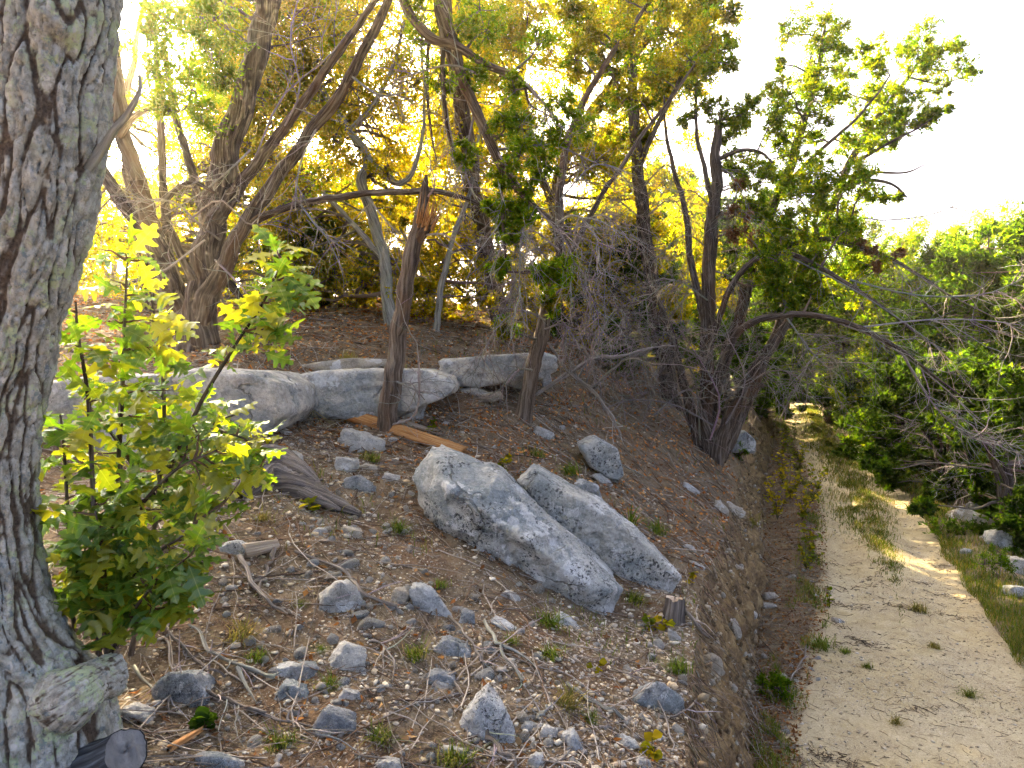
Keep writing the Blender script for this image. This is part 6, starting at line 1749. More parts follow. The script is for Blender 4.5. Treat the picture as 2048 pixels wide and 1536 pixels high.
def plank(name, label, cat, p0, p1, w, h, mat, seed, jag=0.05, roll=0.0):
    """split piece of timber with ragged ends"""
    r = np.random.default_rng(seed)
    ax = norm(p1 - p0); L = np.linalg.norm(p1 - p0)
    s = norm(np.cross(ax, [0, 0, 1.])); u = np.cross(s, ax)
    s, u = s * math.cos(roll) + u * math.sin(roll), u * math.cos(roll) - s * math.sin(roll)
    nx, ring = 40, []
    sec = np.array([(-1, -1), (-.3, -1), (.4, -1), (1, -1), (1, -.2), (1, .5), (1, 1), (.3, 1), (-.4, 1), (-1, 1), (-1, .3), (-1, -.4)], float)
    offs0, offs1 = r.uniform(0, jag, len(sec)), r.uniform(0, jag * 2, len(sec))
    V, B = [], []
    for i in range(nx):
        f = i / (nx - 1)
        tp = 1 - 0.25 * f ** 2
        for j, (a, b_) in enumerate(sec):
            x = -offs0[j] * (1 - f) + offs1[j] * f + f * L
            rr = 1 + 0.10 * vnoise(np.array([[j * 1.7, f * L * 7, seed]]), seed)[0]
            q = p0 + ax * x + s * a * w * 0.5 * tp * rr + u * b_ * h * 0.5 * tp * rr
            V.append(q); B.append([a * w * .5, b_ * h * .5, f * L])
    ns = len(sec)
    idx = np.arange(nx * ns).reshape(nx, ns)
    F = np.stack([idx[:-1], np.roll(idx[:-1], -1, 1), np.roll(idx[1:], -1, 1), idx[1:]], -1).reshape(-1, 4)
    V += [V[:ns] and np.mean(V[:ns], 0) + ax * 0.01, np.mean(V[-ns:], 0) - ax * 0.02]
    B += [[0, 0, 0], [0, 0, L]]
    c0, c1 = len(V) - 2, len(V) - 1
    F3 = np.array([[idx[0, (j + 1) % ns], idx[0, j], c0] for j in range(ns)] + [[idx[-1, j], idx[-1, (j + 1) % ns], c1] for j in range(ns)])
    me = make_mesh(name, np.array(V) - p0, [F, F3], None, False, np.array(B))
    return put(name, me, mat, tuple(p0), None, label, cat)
a_, b_ = hit(672, 832), hit(905, 925)
plank('split_plank', 'split orange cedar plank lying above the largest boulder', 'plank', a_ + [0, 0, .05], b_ + [0, .15, .10], 0.07, 0.12, M['cedarwood'], 5, 0.10, 0.5)
a_, b_ = hit(668, 818), hit(850, 880)
plank('split_plank', 'weathered grey-tan split timber lying along the back of the orange plank', 'plank', a_ + [0, .05, .05], b_ + [0, .16, .08], 0.10, 0.05, M['sawn'], 6, 0.08, 0.3)
a_, b_ = hit(490, 1112), hit(546, 1104)
plank('wood_chunk', 'short sawn chunk of pale pinkish wood below the driftwood log', 'wood chunk', a_ + [0, 0, .03], b_ + [0, 0.02, .035], 0.07, 0.075, M['sawn'], 7, 0.012, 0.2)
# fallen splinters of orange wood near the oak
a_, b_ = hit(345, 1500), hit(388, 1478)
plank('wood_splinter', 'orange split wood splinter on the ground near the bottom left log', 'wood', a_ + [0, 0, .012], b_ + [0, 0, .02], 0.03, 0.018, M['cedarwood'], 8, 0.03, 0.2)

def cut_log(name, label, cat, ctrl, mat, capmat, seed, ridge=0.12, part='bark'):
    base = ctrl[0, :3].copy()
    t = thing(name, base, label, cat)
    V, faces, buv, p, r = stem_geo(ctrl, 60, 40, ridge, seed, cap=False, twist=0.2)
    put(part, make_mesh(part, V - base, faces, None, True, buv), mat, (0, 0, 0), t)
    V = V.reshape(60, 40, 3)
    ax0 = norm(p[-1] - p[-3])
    if part == 'bark' and 'stump' in name: V[-6:] += ax0 * (np.repeat(np.random.default_rng(seed).uniform(-.012, .016, 20), 2))[None, :, None] * np.linspace(0, 1, 6)[:, None, None]
    me_ = bpy.data.objects[t.children[0].name].data
    me_.vertices.foreach_set('co', (V.reshape(-1, 3) - base).astype(np.float32).ravel()); me_.update()
    e = V[-1]
    c = e.mean(0); ax = norm(p[-1] - p[-3])
    rr = np.linspace(0, 0.97, 8)
    D = np.array([c + (q - c) * k - ax * (0.012 * math.sin(k * 9 + i_ * .4) * (1 - k) + 0.004) for k in rr for i_, q in enumerate(e)])
    ii = np.arange(8 * 40).reshape(8, 40)
    Fd = np.stack([ii[:-1], np.roll(ii[:-1], -1, 1), np.roll(ii[1:], -1, 1), ii[1:]], -1).reshape(-1, 4)
    B = (D - c) * 0.35
    put('cut_face', make_mesh('cut_face', D - base, Fd, None, True, B), capmat, (0, 0, 0), t)
    return t
g0 = hit(150, 1560)
cut_log('sawn_log', 'blackened sawn log lying at the foot of the oak trunk, bottom left', 'log',
        px_stem(wscale=0.9, rows=[(95, 1600, 2.25, 100), (160, 1545, 2.22, 96), (215, 1515, 2.18, 92), (262, 1497, 2.14, 88)]), M['charwood'], M['cutgrey'], 640)
g = hit(1345, 1238)
cut_log('small_stump', 'little sawn stump beside the right end of the second long boulder', 'stump',
        np.array([[g[0], g[1], g[2] - .08, .075], [g[0], g[1], g[2] + .02, .062], [g[0] + .01, g[1], g[2] + .10, .056], [g[0] + .012, g[1], g[2] + .15, .054]]), M['greywood'], M['sawn'], 650, 0.22)

# ------------------------------------------------------------------ grasses and small plants
def blades(n, h, spread, droop, w, r, K=5, base_sp=0.03):
    az = r.uniform(0, 2 * np.pi, n); out = np.abs(r.normal(0.5, 0.35, n)) * spread
    hh = h * r.uniform(0.45, 1.1, n)
    f = np.linspace(0, 1, K)[None, :]
    bx = r.normal(size=n) * base_sp; by = r.normal(size=n) * base_sp
    R_ = out[:, None] * f ** 1.4
    z = hh[:, None] * (f - droop * r.uniform(0.3, 1.2, n)[:, None] * f ** 2.6)
    c = np.stack([bx[:, None] + np.cos(az)[:, None] * R_, by[:, None] + np.sin(az)[:, None] * R_, z], -1)
    side = np.stack([-np.sin(az), np.cos(az), np.zeros(n)], -1)[:, None, :] * (w * 0.5 * (1 - f ** 2 * 0.9) * r.uniform(.6, 1.3, n)[:, None])[..., None]
    V = np.stack([c - side, c + side], 2)
    idx = np.arange(n * K * 2).reshape(n, K, 2)
    F = np.stack([idx[:, :-1, 0], idx[:, :-1, 1], idx[:, 1:, 1], idx[:, 1:, 0]], -1).reshape(-1, 4)
    return V.reshape(-1, 3), F
GCOL = {'green': [(.07, .13, .018), (.10, .15, .02), (.15, .17, .035)], 'dry': [(.26, .20, .09), (.20, .17, .06), (.13, .14, .03)], 'mixed': [(.10, .14, .02), (.20, .18, .06), (.08, .12, .02)],
        'olive': [(.11, .13, .022), (.08, .115, .016), (.19, .15, .045), (.06, .105, .014)]}
def gcol(kind, n, per, r):
    pc = np.array(GCOL[kind])
    return np.repeat(pc[r.integers(0, len(pc), n)] * r.uniform(.7, 1.3, (n, 1)), per, 0)
tuft_mesh = []
for k in range(6):
    r = np.random.default_rng(800 + k)
    V, F = blades(130, 0.16, 0.13, 0.75, 0.0045, r, 4)
    tuft_mesh.append(make_mesh('grass_tuft', V, F, gcol(['green', 'mixed', 'dry', 'green', 'mixed', 'green'][k], 130, 8, r), False))
    tuft_mesh[-1].materials.append(M['grass'])
TUFTS = [(480, 1262, 62, 2, 'largest dry grass tuft, below the oak saplings'), (512, 1308, 44, 3, 'green grass tuft just below the largest dry tuft'), (830, 1300, 56, 1, 'grass tuft right of the dimpled cream rock'),
         (560, 1478, 58, 1, 'grass tuft near the bottom left, above the cut-off dark rock'), (655, 1362, 38, 0, 'small green tuft under the dimpled cream rock'), (757, 1468, 56, 4, 'grass tuft left of the speckled rock'),
         (912, 1508, 76, 1, 'broad grass tuft at the bottom edge, centre'), (1102, 1302, 50, 0, 'green tuft on the lower slope below the big boulders'), (1100, 1238, 54, 3, 'green tuft touching the lower end of the largest boulder'),
         (1130, 1395, 60, 2, 'dry tuft right of the forked grey branch'), (1268, 1195, 46, 4, 'tuft between the ends of the two great boulders'), (1355, 1330, 54, 3, 'green tuft near the bank edge below the little stump'),
         (1140, 938, 44, 3, 'green grass patch left of the lone oval boulder'), (1180, 1432, 30, 0, 'tiny tuft near the dark weathered rock'), (795, 1052, 40, 0, 'green tuft left of the largest boulder'),
         (740, 912, 40, 1, 'tuft above the little pale stone by the split plank'), (880, 1165, 34, 0, 'small green tuft under the left side of the largest boulder'), (1020, 1278, 36, 1, 'tuft beside the forked grey branch'),
         (525, 1030, 34, 2, 'dry tuft under the driftwood log'), (600, 1205, 24, 0, 'tiny tuft left of the flat grey rock'), (1075, 905, 30, 1, 'small tuft above the second long boulder'), (700, 716, 40, 2, 'dry tuft on top of the ledge'),
         (1500, 1040, 40, 2, 'dry tuft on the lip of the bank'), (1310, 1055, 40, 0, 'green tuft upslope of the second long boulder'), (640, 1295, 26, 0, 'tiny green tuft left of the dimpled cream rock'),
         (1840, 1215, 34, 2, 'dry tuft on the near part of the road with twigs round it'), (1735, 1330, 22, 1, 'tiny tuft in the left wheel track'), (1940, 1385, 30, 4, 'small tuft on the near right part of the road'), (1790, 1440, 26, 2, 'dry brown tuft near the bottom of the road'),
         (1690, 1300, 22, 0, 'small green weed tuft at the left of the near road'), (1870, 1290, 24, 2, 'dry tuft right of centre on the near road'), (1645, 1285, 44, 0, 'green tuft on the left edge of the near road')]
for i, (px, py, s, k, lb) in enumerate(TUFTS):
    p = hit(px, py + s * 0.25)
    o_ = put('grass_tuft', tuft_mesh[k], None, (p[0], p[1], p[2] - 0.01), None, lb, 'grass', 'grass tufts on the slope')
    sc = s * pxm(p[1]) / 0.155
    o_.scale = (sc * 1.1, sc * 1.1, sc); o_.rotation_euler = (0, 0.25, i * 1.3)

def strap_plant(name, label, px, py, h, n, w, spread, kind, seed, skirt=0):
    r = np.random.default_rng(seed)
    p = hit(px, py)
    t = thing(name, p, label, 'plant')
    V, F = blades(n, h, spread, 0.7, w, r, 7, 0.015)
    put('leaves', make_mesh('leaves', V, F, gcol(kind, n, 14, r), True), M['grass'], (0, 0, 0), t)
    if skirt:
        V, F = blades(skirt, 0.06, h * 1.0, 1.0, w * 0.7, r, 7, 0.02)
        V[:, 2] = V[:, 2] - 0.9 * (np.hypot(V[:, 0], V[:, 1])) * (0.8 - 0.0 * V[:, 0]) + 0.06
        V[:, 0] += 0.5 * np.clip(0.06 - V[:, 2], 0, 1)
        V[:, 1] -= 0.35 * np.clip(0.06 - V[:, 2], 0, 1)
        put('dry_skirt', make_mesh('dry_skirt', V, F, gcol('dry', skirt, 14, r) * 1.1, True), M['grass'], (0, 0, 0), t, label='pale dead leaves drooping below the green ones')
    return t
strap_plant('spiky_plant', 'spiky green strap-leaved plant with a dry skirt between two ledge slabs', 592, 812, 0.34, 42, 0.012, 0.22, 'green', 51, 130)
strap_plant('strap_leaf_plant', 'bright green strap-leaved plant right of the two great boulders', 1262, 1062, 0.34, 26, 0.018, 0.28, 'green', 52)
strap_plant('strap_leaf_plant', 'grassy strap-leaved plant right of the dark bush in the ditch', 1650, 1255, 0.16, 16, 0.006, 0.12, 'green', 53)
strap_plant('tall_grass', 'tall dark green grass clump at the right of the road bend', 1692, 858, 0.5, 220, 0.014, 0.35, 'green', 54)

def herb(label, px, py, hpx, n, kind, leaf, seed, name='herb_plant', wide=0.6):
    r = np.random.default_rng(seed)
    p = hit(px, py)
    t = thing(name, p, label, 'plant', 'small leafy plants')
    h = hpx * pxm(p[1])
    bt, lf = Batch(), Batch()
    ns = max(2, n // 9)
    az = r.uniform(0, 6.28, ns); sp = h * wide * r.uniform(.2, 1, ns); hh = h * r.uniform(.6, 1.05, ns)
    f = np.linspace(0, 1, 6)[None, :]
    pts = np.stack([np.cos(az)[:, None] * sp[:, None] * f ** 1.4, np.sin(az)[:, None] * sp[:, None] * f ** 1.4, hh[:, None] * f ** 0.9], -1) + r.normal(size=(ns, 6, 3)) * 0.015 * h * f[..., None]
    V, F = tubes(pts, taper(ns, 6, 0.0035, 0.0012), 4)
    bt.add(V, F, np.tile([[.12, .09, .04]], (len(V), 1)))
    i = r.integers(0, ns, n); k = r.integers(1, 6, n)
    q = pts[i, k] + r.normal(size=(n, 3)) * 0.02 * h
    d = norm(np.stack([r.normal(size=n), r.normal(size=n), r.uniform(-.3, .5, n)], 1)); up = norm(np.stack([r.normal(size=n) * .4, r.normal(size=n) * .4 - .3, np.ones(n)], 1))
    s = norm(np.cross(d, up)); nz = np.cross(s, d)
    L = leaf * r.uniform(.6, 1.3, (n, 1))
    out = [(0, 0), (.25, .30), (.5, .48), (.72, .36), (1, 0), (.72, -.36), (.5, -.48), (.25, -.30)]
    VV = np.stack([q + d * L * a + s * L * b2 + nz * L * 0.35 * abs(b2) for a, b2 in out], 1)
    FF = np.arange(n * 8).reshape(n, 8)[:, [[0, 1, 2, 3], [0, 3, 4, 5], [0, 5, 6, 7]]].reshape(-1, 4)
    lf.add(VV, FF, gcol(kind, n, 8, r))
    put('stems', bt.mesh('stems'), M['twig'], (0, 0, 0), t, kind='stuff')
    put('leaves', lf.mesh('leaves'), M['broad'], (0, 0, 0), t, kind='stuff')
GCOL['lime'] = [(.16, .19, .02), (.11, .17, .02), (.24, .22, .025)]
GCOL['yellow'] = [(.34, .28, .02), (.26, .25, .02), (.18, .2, .02)]
GCOL['deep'] = [(.035, .085, .014), (.05, .11, .016), (.03, .07, .014)]
HERBS = [(1565, 915, 34, 40, 'lime', .06, 'lime vine at the top of the ditch nearest the blue-grey boulder'), (1600, 935, 34, 46, 'lime', .06, 'lime vine at the left edge of the far wheel track'),
         (1565, 965, 36, 46, 'yellow', .06, 'yellowish vine in the ditch, upper of the line'), (1580, 1000, 40, 60, 'yellow', .055, 'yellowish vine in the ditch, middle of the line'), (1555, 1040, 44, 60, 'yellow', .055, 'yellow leafy vine low in the ditch beside the bank'),
         (1605, 1040, 40, 60, 'yellow', .05, 'yellow leafy vine nearest the wheel track'), (1635, 985, 30, 30, 'lime', .06, 'bright green weed at the edge of the wheel track'), (1620, 1110, 46, 40, 'lime', .05, 'lime creeper trailing along the left road edge'),
         (1612, 1140, 30, 24, 'lime', .045, 'low end of the lime creeper at the left road edge'), (1590, 880, 30, 40, 'deep', .05, 'dark weed patch at the far end of the ditch'),
         (1300, 1260, 30, 14, 'lime', .035, 'small green seedling below the second long boulder'), (1332, 1262, 24, 8, 'yellow', .05, 'yellow-leaved seedling below the little stump'), (1305, 1515, 34, 10, 'yellow', .045, 'yellow-leaved seedling at the bottom edge near the bank'),
         (1385, 1170, 24, 10, 'yellow', .04, 'yellow seedling right of the second long boulder'), (620, 1022, 26, 6, 'lime', .06, 'single bright green seedling on the driftwood log'), (1015, 930, 24, 10, 'yellow', .04, 'yellow-green seedling above the largest boulder'),
         (1195, 1345, 18, 5, 'yellow', .03, 'tiny yellow seedling below the great boulders'), (1005, 935, 18, 8, 'lime', .035, 'tiny green seedling just behind the largest boulder'), (860, 865, 28, 14, 'lime', .04, 'green seedling right of the broken trunk base'),
         (410, 1460, 34, 14, 'deep', .04, 'green seedling near the bottom left among branches'), (1240, 1070, 30, 10, 'yellow', .04, 'yellow leaf sprig under the strap-leaved plant'), (1660, 1215, 20, 10, 'lime', .035, 'tiny weed on the near left road edge'),
         (1010, 690, 60, 40, 'lime', .04, 'leafy lime shrub on the ledge right of the broken trunk'), (1940, 960, 50, 80, 'deep', .05, 'dark leafy bush behind the right road stones')]
for i, (px, py, hp, n, kd, lf_, lb) in enumerate(HERBS):
    herb(lb, px, py, hp * (1.8 if px > 1500 else 1), int(n * (2.2 if px > 1500 else 1.4)), kd, lf_ * 1.2, 900 + i)
for i, (px, py, hp, n, lb) in enumerate([(1555, 1400, 70, 900, 'bushy dark green feathery shrub in the ditch near the bottom'), (2000, 1150, 70, 900, 'feathery dark green shrub at the right road edge'), (1885, 950, 70, 900, 'lime feathery shrub by the grey block on the right verge'),
                                         (1480, 920, 50, 500, 'low green feathery shrub by the bank lip juniper')]):
    p = hit(px, py)
    t = thing('feathery_shrub', p, lb, 'shrub', 'feathery shrubs')
    R_ = hp * 0.5 * pxm(p[1])
    lf, wd = Batch(), Batch()
    foliage(lf, wd, np.array([[0, 0, R_ * .7], [R_ * .6, 0, R_ * .6], [-R_ * .6, .1, R_ * .5], [0, 0, R_ * 1.3]]), np.full(4, R_ * .6), n // 2, 0.03, 0.006, 'juniper', 6, 5)
    add_tubes(wd, np.array([[[0, 0, -.03], [0.01, 0, R_ * .5], [0, .01, R_ * 1.2]], [[0, 0, -.03], [R_ * .3, 0, R_ * .3], [R_ * .6, 0, R_ * .6]], [[0, 0, -.03], [-R_ * .3, 0, R_ * .3], [-R_ * .6, .1, R_ * .5]]]), 0.006, 0.002, 4)
    put('branches', wd.mesh('branches'), M['twig'], (0, 0, 0), t, kind='stuff')
    put('crown', lf.mesh('crown'), M['juniper'], (0, 0, 0), t, kind='stuff')
print('plants', round(time.time() - T0, 1))

# ------------------------------------------------------------------ uncountable ground cover
def samp_y(n, y0, y1, p=1.0):
    """distances with density falling off like 1 / y**p"""
    u = rng.random(n)
    if abs(p - 1) < 1e-6: return y0 * (y1 / y0) ** u
    a = 1 - p
    return (y0 ** a + u * (y1 ** a - y0 ** a)) ** (1 / a)
def hill_pts(n, y0=1.7, y1=16, p=0.4):
    y = samp_y(n, y0, y1, p)
    lo = -0.86 * y - 0.4
    hi = x_top(y) - 0.01
    x = lo + (hi - lo) * rng.random(n)
    return x, y
def on_ground(x, y, lift=0.0):
    return np.stack([x, y, zfun(x, y) + lift], 1)

def pebble_batch(x, y, size, cols, flat=0.7, sub=1):
    n = len(x)
    D, F = ico(sub) if sub else (np.array([[1, 0, 0], [-1, 0, 0], [0, 1, 0], [0, -1, 0], [0, 0, 1], [0, 0, -1.]]), np.array([[0, 2, 4], [2, 1, 4], [1, 3, 4], [3, 0, 4], [2, 0, 5], [1, 2, 5], [3, 1, 5], [0, 3, 5]]))
    P = on_ground(x, y)
    s = size[:, None] * rng.uniform(.6, 1.35, (n, 3)) * np.array([1, 1, flat])
    jit = 1 + 0.35 * rng.uniform(-1, 1, (n, len(D)))
    az = rng.uniform(0, 6.28, n)
    V0 = D[None] * jit[..., None] * s[:, None, :]
    V = V0.copy()
    V[..., 0] = V0[..., 0] * np.cos(az)[:, None] - V0[..., 1] * np.sin(az)[:, None]
    V[..., 1] = V0[..., 0] * np.sin(az)[:, None] + V0[..., 1] * np.cos(az)[:, None]
    V += P[:, None, :] + np.array([0, 0, 1]) * (size * 0.18)[:, None, None]
    FF = (F[None] + (np.arange(n) * len(D))[:, None, None]).reshape(-1, 3)
    return V.reshape(-1, 3), FF, np.repeat(cols, len(D), 0)

STONE = 1.12 * np.array([(.55, .49, .38), (.46, .38, .27), (.38, .35, .30), (.62, .57, .47), (.33, .30, .26), (.52, .42, .27)])
# gravel on the slope, thickest low down and thin under the litter
n = 20000
x, y = hill_pts(n, 1.7, 11, 0.9)
dens = fbm(np.stack([x * 1.1, y * 1.1, np.zeros(n)], 1), 3, 55)
low = np.clip((x - (-0.6 * y + 0.4)) / 1.6, 0.35, 1) * np.clip(1.6 - y / 6.5, 0.18, 1)
keep = rng.random(n) < np.clip((0.7 + 1.9 * dens) * low * 1.5, 0.04, 1)
x, y = x[keep], y[keep]
size = 0.004 + 0.010 * rng.random(len(x)) ** 2.0 + (rng.random(len(x)) < .14) * 0.010 * rng.random(len(x))
bt = Batch(); bt.add(*pebble_batch(x, y, size * (1 + y * 0.06), STONE[rng.integers(0, 6, len(x))] * rng.uniform(.8, 1.15, (len(x), 1)), .55))
n = 26000
x, y = hill_pts(n, 1.7, 7.5, 1.0)
dens = fbm(np.stack([x * 1.4, y * 1.4, np.zeros(n)], 1), 3, 56)
low = np.clip((x - (-0.62 * y + 0.1)) / 1.4, 0.35, 1) * np.clip(1.7 - y / 5.5, 0.15, 1)
keep = rng.random(n) < np.clip((0.75 + 1.6 * dens) * low, 0.03, 1)
x, y = x[keep], y[keep]
bt.add(*pebble_batch(x, y, 0.004 + 0.006 * rng.random(len(x)), STONE[rng.integers(0, 6, len(x))] * rng.uniform(.85, 1.2, (len(x), 1)), .7, 0))
put('slope_gravel', bt.mesh('slope_gravel'), M['gravel'], label='pale limestone gravel strewn over the slope', cat='gravel', kind='stuff')
# stones and roots in the face of the cut bank
n = 1700
y = samp_y(n, 2.6, 16, 1.0); f = rng.random(n)
x = x_top(y) * (1 - f) + x_base(y) * f + .05
zz = (zfun(x_top(y) - .02, y)) * (1 - f) + (z_road(y) - .04) * f
Vp, Fp, Cp = pebble_batch(x, y, 0.006 + 0.022 * rng.random(n) ** 2.5, np.array([(.40, .33, .22), (.30, .22, .13), (.46, .42, .34), (.20, .14, .08)])[rng.integers(0, 4, n)] * rng.uniform(.6, 1.1, (n, 1)), 1.0)
Vp = Vp.reshape(n, -1, 3); Vp[..., 2] += (zz - zfun(x, y))[:, None]
bt = Batch(); bt.add(Vp.reshape(-1, 3), Fp, Cp)
put('bank_stones', bt.mesh('bank_stones'), M['gravel'], label='small stones and clods bedded in the cut bank face', cat='gravel', kind='stuff')
n = 420
y = samp_y(n, 2.6, 16, 1.0)
p0 = np.stack([x_top(y) - .03 + .06 * rng.random(n), y, zfun(x_top(y) - .03, y) + .01], 1)
d = norm(np.stack([rng.uniform(.1, .5, n), rng.normal(size=n) * .35, -rng.uniform(.2, 1.0, n)], 1)); Lr = rng.uniform(.08, .5, n)[:, None]
pts = [p0]
for k in range(5):
    d = norm(d + rng.normal(size=d.shape) * .22 + np.array([.10, 0, -.12])); pts.append(pts[-1] + d * Lr / 5)
bt = Batch(); add_tubes(bt, np.stack(pts, 1), .003, .0012, 4, np.array([.20, .15, .10]), .5)
put('bank_roots', bt.mesh('bank_roots'), M['twig'], label='thin roots and straw hanging over the cut bank', cat='roots', kind='stuff')
# gravel on the road
n = 6500
y = samp_y(n, 2.5, 16, 1.0)
q = rng.random(n)
x = x_left(y) + (x_right(y) - x_left(y)) * q
dens = fbm(np.stack([x * .9, y * .9, np.zeros(n)], 1), 3, 77)
keep = rng.random(n) < np.clip(0.45 + 1.5 * dens, 0.05, 1)
x, y = x[keep], y[keep]
size = 0.003 + 0.010 * rng.random(len(x)) ** 2.6
bt = Batch(); bt.add(*pebble_batch(x, y, size * (1 + y * 0.05), np.array([(.46, .38, .26), (.52, .46, .34), (.38, .31, .20), (.58, .53, .44)])[rng.integers(0, 4, len(x))] * rng.uniform(.65, 1.1, (len(x), 1)), 0.6))
n = 16000
y = samp_y(n, 2.5, 12, 1.0); x = x_left(y) + (x_right(y) - x_left(y)) * rng.random(n)
keep = rng.random(n) < np.clip(0.5 + 2.2 * fbm(np.stack([x * .9, y * .9, np.zeros(n)], 1), 3, 78), 0.03, 1)
x, y = x[keep], y[keep]
bt.add(*pebble_batch(x, y, 0.003 + 0.006 * rng.random(len(x)), np.array([(.46, .38, .24), (.56, .49, .34), (.36, .29, .18), (.62, .56, .44)])[rng.integers(0, 4, len(x))] * rng.uniform(.7, 1.1, (len(x), 1)), .6, 0))
put('road_gravel', bt.mesh('road_gravel'), M['gravel'], label='tan gravel scattered over the dirt road', cat='gravel', kind='stuff')

def leaf_batch(x, y, L, cols, lift=0.006):
    n = len(x)
    P = on_ground(x, y, 0) + np.array([0, 0, 1]) * (lift * rng.random(n) * 2)[:, None]
    N_ = norm(gnormal(x, y) + 0.35 * rng.normal(size=(n, 3)))
    d = norm(np.cross(N_, runit(n))); s = np.cross(N_, d)
    Ls = (L * rng.uniform(.5, 1.3, n))[:, None]; w = Ls * rng.uniform(.18, .36, (n, 1))
    curl = N_ * Ls * rng.uniform(-.05, .3, (n, 1))
    V = np.stack([P - d * Ls * .5 + curl, P - s * w * .9 - d * Ls * .1, P + d * Ls * .5 + curl * .8, P + s * w - d * Ls * .1 + curl * .6], 1).reshape(-1, 3)
    I = np.arange(n * 4).reshape(n, 4)
    F = np.concatenate([I[:, [0, 1, 3]], I[:, [1, 2, 3]]])
    return V, F, np.repeat(cols, 4, 0)
LIT = np.array([(.30, .125, .035), (.36, .175, .055), (.20, .085, .03), (.38, .25, .12), (.25, .155, .075), (.14, .065, .027)])
n = 34000
x, y = hill_pts(n, 1.7, 15, 0.45)
up = np.clip((y - 3.6) / 2.2, 0.16, 1) * np.clip((-0.15 * y + 0.9 - x) / 2.2 + 0.45, 0.3, 1)
keep = rng.random(n) < up * np.clip(0.7 + fbm(np.stack([x, y, np.zeros(n)], 1), 3, 91), 0.2, 1)
x, y = x[keep], y[keep]
bt = Batch(); bt.add(*leaf_batch(x, y, np.full(len(x), .038) * (1 + y * .03), LIT[rng.integers(0, 6, len(x))] * rng.uniform(.6, 1.25, (len(x), 1))))
n = 24000
x, y = hill_pts(n, 5.5, 14, 0.0)
keep = rng.random(n) < np.clip(0.75 + 1.2 * fbm(np.stack([x * .7, y * .7, np.zeros(n)], 1), 3, 93), 0.1, 1)
x, y = x[keep], y[keep]
bt.add(*leaf_batch(x, y, .035 + .025 * np.clip((y - 5) / 5, 0, 1), LIT[rng.integers(0, 6, len(x))] * np.array([1.25, 1.1, .9]) * rng.uniform(.8, 1.5, (len(x), 1)), 0.012))  # upslope litter tinted warmer and brighter: low sun's glow put into its colour
n = 7000
y = samp_y(n, 2.8, 22, 1.0)
x = x_base(y) - 0.02 + (x_left(y) + 0.15 - x_base(y)) * rng.random(n)
bt.add(*leaf_batch(x, y, np.full(n, .035) * (1 + y * .03), LIT[rng.integers(0, 6, n)] * rng.uniform(.45, 1.0, (n, 1))))
put('leaf_litter', bt.mesh('leaf_litter'), M['litter'], label='brown dry leaf litter over the slope and ditch', cat='leaf litter', kind='stuff')

def twig_batch(x, y, L, r, cols, K=4, lift=0.006, crook=0.12):
    n = len(x)
    az = rng.uniform(0, 6.28, n)
    d = np.stack([np.cos(az), np.sin(az)], 1)
    f = (np.linspace(-.5, .5, K))[None, :, None]
    XY = np.stack([x, y], 1)[:, None, :] + d[:, None, :] * L[:, None, None] * f
    pd = np.stack([-d[:, 1], d[:, 0]], 1)[:, None, :]
    XY = XY + pd * (f ** 2 * rng.normal(size=(n, 1, 1)) * 0.9 + f ** 3 * rng.normal(size=(n, 1, 1)) * 1.2) * L[:, None, None] * crook * 3 + rng.normal(size=XY.shape) * 0.012 * L[:, None, None]
    Z = zfun(XY[..., 0].ravel(), XY[..., 1].ravel()).reshape(n, K)
    # a stick stays nearly straight over small dips
    lf = np.linspace(0, 1, K)[None, :]
    Zs = np.maximum(Z, Z[:, :1] * (1 - lf) + Z[:, -1:] * lf) + r[:, None] + lift * rng.random((n, K)) + (rng.random(n) ** 3 * 0.03)[:, None] * lf
    pts = np.concatenate([XY, Zs[..., None]], -1)
    V, F = tubes(pts, taper(n, K, r, r * 0.5) if np.ndim(r) == 0 else r[:, None] * np.linspace(1, .5, K)[None], 3)
    return V, F, np.repeat(cols, K * 3, 0)
TW = np.array([(.36, .31, .26), (.27, .22, .17), (.44, .39, .33), (.16, .105, .07), (.23, .145, .09)])
bt = Batch()
n = 7500
x, y = hill_pts(n, 1.7, 12, 0.8)
bt.add(*twig_batch(x, y, rng.uniform(.04, .16, n) * (1 + y * .04), rng.uniform(.0012, .0028, n) * (1 + y * .05), TW[rng.integers(0, 5, n)] * rng.uniform(.6, 1.2, (n, 1)), 3))
n = 2600
x, y = hill_pts(n, 5.0, 13, 0.0)
bt.add(*twig_batch(x, y, rng.uniform(.15, .6, n), rng.uniform(.003, .007, n), TW[rng.integers(0, 5, n)] * rng.uniform(.6, 1.2, (n, 1)), 4, 0.02, 0.1))
n = 1500
x, y = hill_pts(n, 1.8, 13, 0.7)
bt.add(*twig_batch(x, y, rng.uniform(.2, .7, n), rng.uniform(.002, .0055, n), TW[rng.integers(0, 5, n)] * rng.uniform(.7, 1.25, (n, 1)), 7, 0.008, 0.07))
n = 1500
y = samp_y(n, 2.8, 20, 1.0)
x = x_base(y) + (x_left(y) - x_base(y)) * rng.random(n)
bt.add(*twig_batch(x, y, rng.uniform(.05, .35, n), rng.uniform(.0015, .0035, n) * (1 + y * .04), TW[rng.integers(0, 5, n)] * rng.uniform(.6, 1.1, (n, 1)), 5))
put('twig_litter', bt.mesh('twig_litter'), M['twig'], label='grey dead twigs littering the slope and ditch', cat='twigs', kind='stuff')
